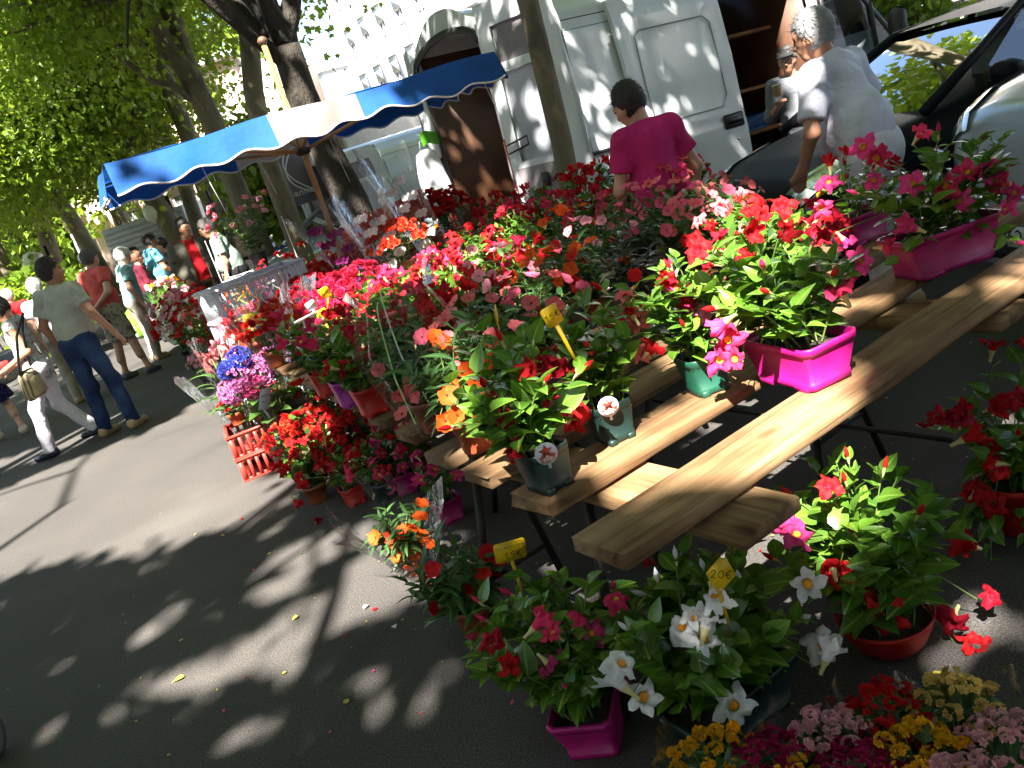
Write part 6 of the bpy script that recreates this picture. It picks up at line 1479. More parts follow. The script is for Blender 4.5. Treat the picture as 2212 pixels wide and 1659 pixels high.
plant('mandevilla_plant', 'deep red mandevilla trailing from a red pot beside the trestle legs', g0(2215, 1130), 'mand', ['red'], 406, .42, .24, .22, ('round', .13, .18, 'red'), 26, 11, 3, .09, 0, True,
      [(2098,942,'red',1.25),(2065,905,'crimson',1.1),(2132,1000,'red',1.25),(2140,965,'red',1.1),(2120,1050,'red',1.2),(2150,880,'red',1.2),(2085,890,'crimson'),(2025,903,'crimson',.9),(2190,950,'red'),(2145,1090,'red',1.1),(2205,860,'crimson'),(2160,1010,'red')], buds=8, hang=.45)
# ---- kalanchoes in film sleeves
L_KAL = leaf_mat('kalanchoe_leaf', (.02, .055, .018), (.06, .14, .03), rough=.3, trans=.1)
def kalanchoe(label, c, colr, seed, h=.20, r=.105, wrap=True, pot='dark', nu=26, group='kalanchoes in film sleeves'):
    rng = np.random.default_rng(seed); base = np.array(c, float); root = thing('kalanchoe_plant', label, 'plant', base, 0, group)
    zs = pot_part(root, 'round', PLASTIC[pot], .09, .055, 0)
    k = ('kal', colr)
    if k not in _cache: _cache[k] = [rosette_mesh(colr, 5+q, ((6, 1.0, .25), (5, .75, .7), (4, .5, 1.1)) if q < 2 else ((4, .55, 1.2),), .0092, .75) for q in range(3)]
    T = [np.array([v.co[:] for v in m.vertices]) for m in _cache[k]]; Fq = [np.array([p_.vertices[:] for p_ in m.polygons]) for m in _cache[k]]
    lf = []
    for q in range(34):
        a = rng.random()*6.28; rr_ = r*(.25+.75*rng.random()); z = zs+h*.75*rng.random()
        pos = np.array([rr_*.5*math.cos(a), rr_*.5*math.sin(a), z]); lf.append(frame(pos, np.array([math.cos(a), math.sin(a), .3])+rng.normal(size=3)*.2, np.array([0, 0, 1.0])+rng.normal(size=3)*.3, .05+.02*rng.random()))
    V, F = bulk(LEAVES['beg'][0][0], np.array(LEAVES['beg'][0][1]), np.array(lf)); link('foliage', np_mesh('foliage', V, F, True, [L_KAL]), root, None, kind='stuff')
    st = MB()
    for q in range(nu):
        a = q*2.4; rr_ = r*math.sqrt((q+.5)/nu); zz = zs+h*(1.0-.45*(rr_/r)**2)+rng.normal()*.01
        cc = np.array([rr_*math.cos(a), rr_*math.sin(a), zz]); st.tube([np.array([0, 0, zs])+cc*.15*np.array([1, 1, 0]), cc*np.array([.8, .8, 1])-np.array([0, 0, .05]), cc-np.array([0, 0, .012])], .002, 4, cap=False)
        Vs = []; Fs = []; off = 0
        for w in range(9):
            d = rng.normal(size=3); d[2] = abs(d[2])+.3; d /= np.linalg.norm(d); i = 0 if rng.random() < .5 else (1 if rng.random() < .6 else 2)
            M = frame(d*.012*np.array([1.4, 1.4, .8]), np.cross(d, unit()), d, 1.0); Vs.append(T[i] @ M[:3, :3].T + M[:3, 3]); Fs.append(Fq[i]+off); off += len(T[i])
        me = np_mesh('flower_cluster', np.concatenate(Vs), np.concatenate(Fs), True, [PET[colr]])
        link('flower_cluster', me, root, Matrix.Translation(Vector(cc.tolist())))
    st.obj('stems', STEM, root, None, True)
    if wrap: cone_wrap(root, [((0, 0, .0), .055), ((0, 0, .10), .09), ((0, 0, zs+h*.45), r*1.05), ((0, 0, zs+h*.80), r*1.22)], seed=seed, ruffle=.07)
    return root
for i, (x, y, cl, lb) in enumerate([(1535, 1612, 'yellow', 'golden yellow kalanchoe beside the white mandevilla'), (1662, 1625, 'magenta', 'dark crimson kalanchoe between yellow and pink ones'), (1785, 1575, 'lightpink', 'pale pink kalanchoe behind the crimson one'), (1912, 1520, 'red', 'bright red kalanchoe in front of the red bowl'),
                                   (1850, 1650, 'magenta', 'crimson kalanchoe in front of the pale pink one'), (1985, 1610, 'yellow', 'golden yellow kalanchoe beside the cream one'), (2055, 1495, 'cream', 'cream yellow kalanchoe in a white lined sleeve'), (2160, 1590, 'lightpink', 'rose pink kalanchoe next to the cream one'), (1720, 1700, 'yellow', 'golden kalanchoe before the crimson ones'), (2080, 1690, 'lightpink', 'pink kalanchoe before the golden one')]):
    kalanchoe(lb, g0(x, y, .24), cl, 500+i)
# ---- group by the promenade end of the stall
plant('mandevilla_plant', 'red mandevilla in a red pot on the asphalt by the red crates', g0(770, 1085), 'mand', ['red', 'crimson'], 411, .22, .16, .15, ('box', .13, .11, 'red', .13), 12, 9, 4, .065, .4, True, [(765,1015,'red',1.1),(705,1010,'red'),(690,1005,'red'),(810,1060,'crimson'),(640,1085,'red'),(655,1050,'red')])
plant('mandevilla_plant', 'red mandevilla in front of the film wrapped begonia on the asphalt', g0(665, 1050), 'mand', ['red'], 412, .2, .15, .14, ('round', .07, .1, 'dark'), 11, 9, 6, .06, 0, False)
plant('mandevilla_plant', 'hot pink mandevilla in a magenta pot under the plank ends', g0(880, 1060), 'mand', ['hotpink', 'pink'], 413, .34, .16, .15, ('box', .14, .12, 'magenta', .14), 13, 9, 3, .06, .2, True, [(870,1010,'hotpink'),(850,1035,'hotpink'),(890,1040,'hotpink'),(860,980,'hotpink'),(845,1050,'hotpink'),(815,960,'hotpink'),(905,1005,'hotpink')])
plant('mandevilla_plant', 'pink mandevilla in a second magenta pot behind the orange bouquet', g0(975, 1120), 'mand', ['hotpink'], 414, .28, .14, .13, ('box', .14, .12, 'magenta', .14), 11, 8, 5, .06, .4, False)
bw = plant('begonia_plant', 'orange red begonia wrapped in clear film beside the red crates', g0(655, 1010), 'beg', ['coral', 'red'], 415, .28, .17, .16, ('round', .07, .11, 'terracotta'), 10, 7, 40, .06, 0, False, fsize=1.1)
cone_wrap(bw, [((0, 0, 0), .07), ((0, 0, .12), .12), ((0, 0, .28), .20), ((-.02, 0, .42), .24)], seed=8)
plant('begonia_plant', 'deep red begonia at the foot of the red crates', g0(600, 1000), 'beg', ['red', 'crimson'], 416, .22, .13, .13, ('round', .06, .1, 'dark'), 8, 7, 22, .055, 0, False)
CR = mat('red_crate_plastic', (.45, .045, .03), .45)
cb = g0(575, 895, .34); rzc = RZU-.25
for i in range(2): crate(['lower red slotted crate under the tray of grass', 'upper red slotted crate carrying the tray of grass'][i], cb+np.array([0, 0, .165*i]), rzc, CR, (.58, .38, .165), group=None, rows=1, nsl=10)
gt = thing('grass_tray', 'tray of short bright green cat grass on the red crates', 'plant', cb+Ud*.10+np.array([0, 0, .335]), rzc)
MB().box((0, 0, .03), (.36, .32, .06), 0, None, .008, (1.03, 1.03)).obj('tray', PLASTIC['dark'], gt)
def blade_field(n, lx, ly, h, rng, m):
    T = np.array([(-.5, 0, 0), (.5, 0, 0), (.35, .5, .08), (-.35, .5, .08), (0, 1, .3)]); F = np.array([[0, 1, 2, 3], [3, 2, 4, 4]])
    Ms = []
    for _ in range(n):
        d = np.array([rng.normal()*.28, rng.normal()*.28, 1.0]); M = frame((rng.uniform(-lx, lx), rng.uniform(-ly, ly), 0), d, rng.normal(size=3), 1); L = h*(.7+.5*rng.random()); M[:3, 0] *= .006; M[:3, 1] *= L; M[:3, 2] *= L*.6; Ms.append(M)
    V, F_ = bulk(T, F[:1], np.array(Ms)); n0 = len(T)
    tri = np.array([[3, 2, 4]])[None] + (np.arange(len(Ms))*n0)[:, None, None]
    return np_mesh('grass_blades', V, [tuple(f) for f in F_.tolist()]+[tuple(f) for f in tri.reshape(-1, 3).tolist()], True, [m])
link('grass_blades', blade_field(1300, .17, .15, .10, RNG, L_GRASS), gt, Matrix.Translation((0, 0, .055)), kind='stuff')
kalanchoe('small red kalanchoe next to the tray of grass', cb+Ud*(-.17)+Vd*.10+np.array([0, 0, .335]), 'scarlet', 520, .13, .09, False, 'terracotta', 20, None)
for i, (x, y, k, cs, h, sp) in enumerate([(700, 1000, 'beg', 'coral red', .30, .20), (745, 1045, 'mand', 'red crimson', .30, .20), (800, 1010, 'mand', 'red', .36, .20), (840, 1075, 'mand', 'red pink', .26, .17), (635, 965, 'mand', 'red crimson', .40, .18), (720, 945, 'mand', 'crimson red', .42, .2), (920, 1010, 'mand', 'pink hotpink', .42, .2), (690, 1080, 'mand', 'red', .22, .16)]):
    plant({'mand': 'mandevilla_plant', 'beg': 'begonia_plant'}[k], ['coral begonia between the red crates and the plank ends', 'low crimson mandevilla by the coral begonia on the asphalt', 'red mandevilla under the dark plank ends', 'red and pink mandevilla beside the magenta pot on the asphalt', 'tall crimson mandevilla behind the red crates', 'tall red mandevilla in the shade under the plank ends', 'pink mandevilla in the shade under the second planks', 'small red mandevilla out on the open asphalt'][i], g0(x, y), k, cs.split(), 450+i, h, sp, sp, ('round', .075, .11, R.choice(['dark', 'red', 'terracotta'])), 17, 11, 14 if k == 'mand' else 60, .075, 0, False, fsize=1.05)
# ---- grey white crates stacked on end of the stall
CW = mat('grey_white_crate', (.62, .63, .66), .5, .1)
wc = np.array([-1.58, 6.40, 0.0])
for i in range(5): crate(['lowest grey white slotted crate of the stack beside the bouquets', 'second grey white slotted crate of the stack', 'third grey white slotted crate of the stack', 'fourth grey white slotted crate of the stack', 'topmost grey white slotted crate of the stack'][i], wc+np.array([0, 0, .244*i]), RZU+.02, CW, (.70, .42, .244), rows=2, nsl=16)
# ---- bouquets in florist buckets and film
def bucket(label, loc, h=.24, r=.12): 
    t = thing('florist_bucket', label, 'bucket', loc); MB().lathe([(.001, .004), (r*.75, 0), (r*.78, .01), (r, h-.01), (r*1.05, h), (r*.97, h), (r*.74, .03), (.001, .03)], 24).obj('bucket', PLASTIC['black'], t, None, True)
    MB().tube([(r*1.02*math.cos(a), r*1.02*math.sin(a), h-.05) for a in np.linspace(0, math.pi, 12)], .004, 5).obj('handle', IRON, t, None, True)
bk = D(545, 800, 5.6); bk[2] = 0
bucket('black florist bucket holding the hydrangeas', bk); bucket('black florist bucket holding the lilies', bk+Vd*.42-Ud*.10)
hb = thing('flower_bouquet', 'pink and blue hydrangea bunch wrapped in clear film', 'bouquet', bk+np.array([0, 0, .02]))
for (x, y, cl, r_) in [(520, 815, 'lilac', .10), (560, 800, 'lilac', .10), (590, 775, 'lilac', .08), (500, 845, 'lilac', .08), (517, 775, 'blue', .075), (492, 800, 'blue', .06), (545, 835, 'hotpink', .075)]:
    c_ = D(x, y, 5.5)-np.array(bk)-np.array([0, 0, .02]); Ms = []
    for q in range(150):
        d = unit(); Ms.append(frame(d*r_*(.88+.15*RNG.random()), np.cross(d, unit()), d, .62))
    T, F = rosette_low(); V, FF = bulk(T, F, np.array(Ms)); link('hydrangea_head', np_mesh('hydrangea_head', V, FF, True, [PET[cl]]), hb, Matrix.Translation(Vector(c_.tolist())))
    MB().tube([(0, 0, .05), (c_[0]*.5, c_[1]*.5, c_[2]*.5), c_], .004, 5).obj('stem', STEM, hb, None, True)
for q in range(26):
    a = q*2.4; M = frame((.05*math.cos(a), .05*math.sin(a), .30+.012*q), (math.cos(a), math.sin(a), .35), (0, 0, 1), .15); link('leaf', leaf_mesh('beg', q % 2, L_BEG), hb, Matrix(M.tolist()))
cone_wrap(hb, [((0, 0, .15), .06), ((0, 0, .42), .13), ((0, 0, .66), .24), ((0, 0, .86), .29)], seed=21)
lb_ = bk+Vd*.42-Ud*.10
ly = thing('flower_bouquet', 'salmon lilies bunched in clear film beside the white crates', 'bouquet', lb_+np.array([0, 0, .02]))
LILY = [trumpet_mesh(c_, 77+i, .075, .6) for i, c_ in enumerate(('salmon', 'coral', 'blush'))]
for i, (x, y) in enumerate([(490, 725), (515, 715), (470, 745), (500, 760), (530, 735), (480, 700), (455, 770), (505, 690)]):
    c_ = D(x, y, 5.85)-lb_-np.array([0, 0, .02]); ax = TO_CAM(lb_+c_)+RNG.normal(size=3)*.5; link('flower', LILY[i % 3], ly, Matrix(frame(c_, np.cross(ax, unit()), ax, .95).tolist())); MB().tube([(0, 0, .05), c_*np.array([.4, .4, .6]), c_], .004, 5).obj('stem', STEM, ly, None, True)
for q in range(30):
    a = q*2.4; M = frame((.08*math.cos(a), .08*math.sin(a), .35+.013*q), (math.cos(a), math.sin(a), .6), (0, 0, 1), .16); link('leaf', leaf_mesh('imp', q % 2, L_BEG), ly, Matrix(M.tolist()))
cone_wrap(ly, [((0, 0, .15), .06), ((0, 0, .42), .14), ((0, 0, .66), .24), ((0, 0, .80), .27)], seed=22)
for i, (x, y, cl, lb) in enumerate([(570, 745, 'red', 'red begonia in clear film beside the white crates'), (610, 735, 'rose', 'pink begonia in clear film between red ones'), (640, 745, 'coral', 'orange red begonia in clear film with a white card'), (600, 770, 'scarlet', 'scarlet begonia in film at the plank ends')]):
    o = plant('begonia_plant', lb, T_(x, y+20), 'beg', [cl], 430+i, .27, .16, .16, ('round', .065, .1, 'terracotta'), 8, 6, 38, .05, 0, False, fsize=1.1)
    cone_wrap(o, [((0, 0, 0), .07), ((0, 0, .12), .12), ((0, 0, .28), .19), ((0, 0, .40), .24)], seed=30+i)
    rb = MB()
    for q in range(4):
        a0 = RNG.random()*6; P = [np.array([.05*math.cos(a0)+.06*t*math.cos(a0+8*t), .05*math.sin(a0)+.06*t*math.sin(a0+8*t), .36+.10*math.sin(3*t+q)]) for t in np.linspace(0, 1.2, 16)]
        for a_, b_ in zip(P, P[1:]): rb.add([a_, b_, b_+np.array([0, 0, .010]), a_+np.array([0, 0, .010])], [(0, 1, 2, 3)])
    rb.obj('ribbon', mat('ribbon_%d' % (i % 3), [(.55, .62, .12), (.62, .22, .45), (.65, .65, .62)][i % 3], .3), o)
o = thing('film_wrap', 'tall sleeve of clear film with green ribbons round the salmon impatiens', 'wrapping', T_(945, 925))
cone_wrap(o, [((0, 0, .0), .085), ((0, 0, .14), .13), ((0, 0, .34), .19), ((0, 0, .50), .12), ((0, 0, .58), .16)], seed=41)
for q in range(2):
    rb = MB(); a0 = q*.35-2.3; P = [np.array([(.06+.15*t)*math.cos(a0+.5*t), (.06+.15*t)*math.sin(a0+.5*t)-.02, .50-.34*t+.03*math.sin(9*t+q)]) for t in np.linspace(0, 1.1, 18)]
    for a_, b_ in zip(P, P[1:]): rb.add([a_, b_, b_+np.array([.005, 0, .001]), a_+np.array([.005, 0, .001])], [(0, 1, 2, 3)])
    rb.obj('ribbon', mat('ribbon_green%d' % (q % 2), [(.42, .60, .22), (.55, .66, .45)][q % 2], .3), o)
# ---- orchids
def orchid(label, x, y, Y, colr, seed, n=9, h=.5, lean=(0, 0)):
    rng = np.random.default_rng(seed); b = T_(x, y); t = D(x, y, Y); b = np.array([t[0], t[1], TT]); root = thing('orchid_plant', label, 'plant', b)
    pot_part(root, 'round', PLASTIC['white'], .11, .06, 0)
    k = ('orch', colr)
    if k not in _cache: _cache[k] = rosette_mesh(colr, 9, ((2, 1.25, .15), (3, 1.0, .1), (2, .4, 1.0)), .033, 1.0)
    for s_ in range(2):
        P = [np.array([lean[0]*t_+.05*(s_-.5)*t_, lean[1]*t_, .09+h*t_-.06*t_*t_*t_]) for t_ in np.linspace(0, 1, 9)]; MB().tube(P, .003, 5).obj('flower_spike', STEM, root, None, True)
        for q in range(n//2+1):
            t_ = .30+.70*q/(n//2+.5); p_ = np.array([np.interp(t_, np.linspace(0, 1, 9), [w[i] for w in P]) for i in range(3)]); sd = np.array([(1 if q % 2 else -1)*.045, -.03, 0]); ax = TO_CAM(b+p_)+rng.normal(size=3)*.35
            link('flower', _cache[k], root, Matrix(frame(p_+sd, (0.05, 0, 1), ax, .9+.2*rng.random()).tolist()))
    for q in range(6): a = q*1.05; link('leaf', leaf_mesh('beg', q % 2, L_MAND), root, Matrix(frame((0, 0, .10), (math.cos(a), math.sin(a), .3), (0, 0, 1), .16).tolist()))
    cone_wrap(root, [((0, 0, 0), .065), ((lean[0]*.3, lean[1]*.3, .2), .09), ((lean[0]*.8, lean[1]*.8, h*.85), .13), ((lean[0]*1.15, lean[1]*1.1, h*1.25), .17)], seed=seed, ruffle=.10)
    return root
orchid('purple orchid in a tall clear film sleeve beside the parasol pole', 800, 575, 5.9, 'purple', 601, 12, .64, (-.22, 0))
orchid('white orchid in film between the purple one and the van', 872, 545, 6.0, 'white', 602, 12, .62, (-.16, 0))
orchid('white orchid in film standing tallest against the open van', 950, 525, 6.1, 'white', 603, 14, .78, (-.18, .02))
orchid('small white orchid in film behind the coral begonias', 850, 560, 6.3, 'white', 604, 10, .50, (-.10, 0))
pb = D(1003, 515, 5.5); m = MB(); m.lathe([(.001, 0), (.075, 0), (.08, .10), (.07, .20), (.085, .24), (.08, .238), (.065, .19)], 14, 0, np.diag([1, .7, 1.0])); V0 = m.v[0]; V0 += RNG.normal(size=V0.shape)*.006
m.obj('paper_bag', mat('kraft_paper', (.36, .22, .10), .8, .2, 9, .5, 30), None, Matrix.Translation((pb[0], pb[1], TT)), label='crumpled brown paper bag behind the coral begonias', category='bag')

# ================================================================== price tags and labels
TAGY = PLASTIC['yellow']; CARD = mat('white_card', (.72, .73, .80), .6, .05); PEN = mat('pen_black', (.02, .02, .02), .6, .05)
def tag(label, x, y, Y, w, h, foot, text=(), rot=0.0, yaw=0.0, m=None, diamond=False, pitch=0.15):
    """plastic plate on a stake; the stake ends at the photo point foot"""
    c = D(x, y, Y); f = D(foot[0], foot[1], Y+.06); root = thing('price_tag' if m is None else 'card_label', label, 'price tag' if m is None else 'label', f)
    d = c-f; n_ = TO_CAM(c); n_ = np.array([n_[0]*math.cos(yaw)-n_[1]*math.sin(yaw), n_[0]*math.sin(yaw)+n_[1]*math.cos(yaw), pitch])
    upv = np.array([math.cos(rot)*0, 0, 1.0]); yy = d/np.linalg.norm(d) if diamond is False else np.array([0, 0, 1.0])
    M = frame(d, yy, n_, 1.0); M4 = Matrix(M.tolist()) @ Matrix.Rotation(rot, 4, 'Z')
    q = [(-w/2+.006, -h/2), (w/2-.006, -h/2), (w/2, -h/2+.006), (w/2, h/2-.006), (w/2-.006, h/2), (-w/2+.006, h/2), (-w/2, h/2-.006), (-w/2, -h/2+.006)]
    if diamond: q = [(0, -h*.62), (w*.12, -h*.5), (w*.5, 0), (w*.12, h*.5), (-w*.12, h*.5), (-w*.5, 0), (-w*.12, -h*.5)]
    MB().prism(q, -.0012, .0012).obj('plate', m or TAGY, root, M4)
    e = np.array((M4 @ Vector((0, -h/2, 0)))[:]); s = MB(); sd = np.cross(d, n_); sd = sd/np.linalg.norm(sd)*.006; k = n_/np.linalg.norm(n_)*.0015
    s.add([np.zeros(3)-sd*.5, np.zeros(3)+sd*.5, e+sd, e-sd, np.zeros(3)-sd*.5-k, np.zeros(3)+sd*.5-k, e+sd-k, e-sd-k], [(0, 1, 2, 3), (7, 6, 5, 4), (0, 4, 5, 1), (1, 5, 6, 2), (2, 6, 7, 3), (3, 7, 4, 0)]); s.obj('stake', m or TAGY, root)
    for tx, hh, dx, dy in text: write(tx, hh, hh*.09, PEN, root, M4 @ Matrix.Translation((dx, dy, .002)))
    return root
tag('yellow price tag reading 15 euros among the salmon impatiens', 1192, 682, 2.12, .046, .060, (1250, 790), [('15€', .017, 0, 0)], .0, .1)
tag('yellow tag turned edge on beside the pale pink impatiens', 1072, 680, 2.3, .04, .05, (1092, 775), (), 0, 1.25)
tag('yellow price tag over the red mandevilla at the plank ends', 697, 683, 4.2, .055, .080, (725, 735), [('5€', .028, 0, 0)], -.1, .1)
tag('yellow price tag in the raspberry begonias', 702, 632, 4.9, .060, .075, (707, 668), [('6€', .03, 0, 0)], .4, .1)
tag('yellow price tag against the white crates', 541, 690, 5.3, .085, .085, (548, 740), [('5€', .03, 0, 0)], .1, .1)
tag('yellow price tag with handwriting reading 15 euros over the pink mandevilla planter', 1102, 1190, 2.30, .095, .072, (1145, 1330), [('Jardinière', .0105, 0, .018), ('15€', .022, .006, -.014)], -.10, .05)
tag('yellow diamond shaped tag reading 20 euros over the white mandevilla', 1557, 1240, 1.80, .072, .085, (1580, 1370), [('20€', .021, 0, 0)], -.35, .1, diamond=True)
tag('small yellow tag standing by the film wrapped begonia', 697, 920, 3.9, .03, .05, (705, 965), (), 0, .5)
tag('white card printed in green beside the tray of grass', 572, 862, 4.35, .062, .125, (585, 905), [('mSa', .02, 0, .025), ('ei', .02, 0, -.01)], -.35, .3, CARD)
tag('long white card slipped into the orange red begonia film', 655, 690, 4.6, .16, .03, (660, 715), (), .1, .2, CARD)
tag('small white card standing in the begonia film', 672, 660, 4.6, .055, .06, (680, 700), (), .3, .2, CARD)
def round_label(label, x, y, Y):
    c = D(x, y, Y); root = thing('plant_label', label, 'label', c-np.array([0, 0, .09])); M = Matrix(frame((0, 0, .09), (0, 0, 1), TO_CAM(c)+np.array([.1, 0, .1]), 1).tolist())
    MB().prism([(.029*math.cos(a), .029*math.sin(a)) for a in np.linspace(0, 6.283, 29)[:-1]], -.0008, .0008).obj('disc', CARD, root, M)
    LR = mat('label_red', (.45, .06, .04), .5, .1); f = MB()
    for cx_, cy_, rr_ in ((0, .006, .019), (-.013, -.010, .011), (.014, -.009, .011)):
        P = [((rr_ if k % 2 == 0 else rr_*.5)*math.cos(k*math.pi/5+.3)+cx_, (rr_ if k % 2 == 0 else rr_*.5)*math.sin(k*math.pi/5+.3)+cy_) for k in range(10)]; f.prism(P, .001, .0016)
    f.obj('printed_flower', LR, root, M)
    MB().prism([(.019*math.cos(a), .008*math.sin(a)-.016) for a in np.linspace(0, 6.283, 21)[:-1]], .0018, .0022).obj('name_oval', mat('label_pink', (.55, .25, .2), .5), root, M)
    write('RIO', .009, .0014, CARD, root, M @ Matrix.Translation((0, -.016, .0026)))
    MB().box((0, .012, .06), (.008, .001, .03)).obj('stake', CARD, root)
round_label('round white plant label with red flowers reading RIO at the plank end', 1180, 980, 1.98)
round_label('round white plant label reading RIO in the pot near the bare plank', 1314, 878, 2.22)

# ================================================================== fallen flowers and leaves
def fallen(name, label, x, y, mesh, sc, cat):
    p_ = G(x, y, 0); a = R.random()*6; link(name, mesh, None, Matrix.Translation((p_[0], p_[1], .012*sc)) @ Matrix.Rotation(a, 4, 'Z') @ Matrix.Rotation(1.15, 4, 'X') @ Matrix.Scale(sc, 4), label=label, category=cat)
fallen('fallen_flower', 'pink trumpet flower lying on the asphalt under the near plank', 1838, 882, flower('trumpet', 'hotpink'), .9, 'flower')
fallen('fallen_flower', 'crimson trumpet flower lying on the asphalt near the red crates', 690, 1128, flower('trumpet', 'crimson'), .8, 'flower')
fallen('fallen_flower', 'dark red flower fallen between the trestle legs', 1402, 1222, flower('trumpet', 'crimson'), .7, 'flower')
fallen('fallen_flower', 'second dark red flower fallen between the trestle legs', 1432, 1208, flower('trumpet', 'red'), .6, 'flower')
DRY = leaf_mat('dry_leaf', (.35, .28, .05), (.55, .45, .08), trans=.1); PL_ = {}
for nm, lb, x, y, lm_, sc, cat in [('fallen_leaf', 'yellow green leaf lying on the dark asphalt', 400, 1463, DRY, .055, 'leaf'), ('fallen_leaf', 'small torn yellow leaf on the asphalt beside the magenta planter', 752, 1522, DRY, .035, 'leaf'), ('fallen_petal', 'red petal on the sunlit asphalt', 813, 1320, PET['red'], .028, 'petal'), ('fallen_petal', 'white petal on the asphalt near the terracotta pot', 851, 1353, PET['white'], .028, 'petal'),
                           ('fallen_leaf', 'dry brown leaf on the asphalt by the orange bouquet', 586, 1197, DRY, .025, 'leaf'), ('fallen_petal', 'tiny red petal on the shaded asphalt', 745, 1375, PET['red'], .014, 'petal'), ('fallen_leaf', 'dry leaf behind the cream kalanchoe', 2040, 1455, DRY, .07, 'leaf')]:
    k = lm_.name
    if k not in PL_: V, F = LEAVES['beg'][0] if 'petal' in nm else LEAVES['mand'][0]; PL_[k] = np_mesh('leaf', V, F, True, [lm_])
    p_ = G(x, y, 0); link(nm, PL_[k], None, Matrix.Translation((p_[0], p_[1], .006)) @ Matrix.Rotation(R.random()*6, 4, 'Z') @ Matrix.Rotation(.12, 4, 'X') @ Matrix.Scale(sc, 4), label=lb, category=cat)

lit = MB(); rgl = np.random.default_rng(77)
for q in range(240):
    x, y = (rgl.uniform(-2.6, 2.4), rgl.uniform(1.6, 5.5)) if q < 150 else (rgl.normal()*.9, 2.6+rgl.random()*1.8)
    V, F = LEAVES['beg'][q % 2]; s_ = rgl.uniform(.006, .016) if q % 7 else rgl.uniform(.02, .035); a = rgl.random()*6.28
    lit.add((V*s_*np.array([rgl.uniform(.5, 1.2), 1, rgl.uniform(-.6, 1.6)])) @ rotz(a).T+np.array([x, y, .004+.2*s_]), F, int(rgl.choice([0, 0, 0, 1, 2, 3, 4])))
lit.obj('ground_litter', [DRY, PET['red'], PET['hotpink'], L_BEG, mat('grit_bits', (.25, .22, .18), .9)], None, None, True, label='scattered petals, leaf bits and grit on the asphalt round the stall', category='litter', kind='stuff')

# ================================================================== neighbouring flower stalls down the promenade
FARP = [((455, 770), 'mand', 'white red', .7, .30, 'tall red and white mandevilla at the corner of the next stall'), ((480, 745), 'mand', 'red white', .75, .30, None), ((470, 700), 'beg', 'coral', .45, .22, None), ((500, 720), 'mand', 'red', .6, .26, None), ((445, 800), 'beg', 'lightpink', .25, .16, None), ((520, 700), 'mand', 'red pink', .6, .28, None),
        ((560, 690), 'mand', 'red crimson', .6, .30, None), ((600, 660), 'mand', 'pink red', .6, .30, None), ((640, 640), 'mand', 'red', .6, .3, None), ((680, 625), 'mand', 'red pink', .6, .30, None), ((550, 660), 'mand', 'red orange', .55, .3, None), ((610, 630), 'mand', 'crimson red', .55, .3, None), ((670, 600), 'mand', 'red', .6, .28, None), ((720, 600), 'mand', 'hotpink red', .6, .28, None), ((490, 680), 'beg', 'red orange', .5, .28, None), ((440, 690), 'beg', 'red', .5, .3, None)]
for i, (q, k, cs, h, sp, lb) in enumerate(FARP):
    b = g0(q[0], q[1]+(0 if i < 6 else 25)); Y = min(b[1], 11.0); c_ = D(q[0], q[1], max(6.3, min(Y, 9.5))); cs = cs.split()
    plant({'mand': 'mandevilla_plant', 'beg': 'begonia_plant'}[k], lb or '%s flowering bush on the next stall along the promenade' % ' and '.join(cs), (c_[0], c_[1], 0), k, cs, 700+i, max(h, c_[2]+.15 if i >= 6 else h), sp, sp, ('round', .11, .16, 'dark'), 16, 10, 16 if k == 'mand' else 40, .075, 0, False, group='bushes of the neighbouring stall', ftype='trumpet' if k == 'mand' else None, fsize=1.1)
ROSE = []
for i in range(22):
    f = i/21; b = D(350+R.uniform(-15, 15)+120*(i % 3)/3, 600+60*(i % 3)/3+R.uniform(-10, 10), 10.2+5*R.random()); cl = R.choice(['red', 'crimson', 'red', 'lightpink', 'scarlet', 'blush'])
    plant('rose_bush', '%s potted rose bush in the rows of the far stall' % {'red': 'red', 'crimson': 'crimson', 'lightpink': 'pale pink', 'scarlet': 'scarlet', 'blush': 'blush'}[cl], (b[0], b[1], 0), 'rose', [cl], 740+i, .6+.2*R.random(), .32, .32, ('round', .12, .2, 'black'), 9, 9, 14, .09, 0, False, group='rose bushes of the far stall', fsize=1.9, joined=True)
bd = thing('bedding_display', 'bank of bedding plants with white and orange flowers catching the sun', 'plant', D(365, 600, 15.5)*np.array([1, 1, 0]), math.atan2(.914, -.407))
MB().box((0, 0, .35), (3.2, 1.0, .7), 0, None, .02).obj('bench', mat('bench_green', (.02, .04, .02), .8), bd)
link('foliage', blade_field(2600, 1.55, .5, .22, RNG, L_GRASS), bd, Matrix.Translation((0, 0, .7)), kind='stuff')
for cl, k in (('white', 130), ('yellow', 70), ('orange', 60), ('blush', 70)):
    Ms = [frame((RNG.uniform(-1.6, 1.6), RNG.uniform(-.5, .5), .93+RNG.random()*.06), unit(), np.array([0, 0, 1])+RNG.normal(size=3)*.4, 1.7) for _ in range(k)]
    T, F = rosette_low(); V, FF = bulk(T, F, np.array(Ms)); link('blooms', np_mesh('blooms', V, FF, True, [PET[cl]]), bd, None, kind='stuff')
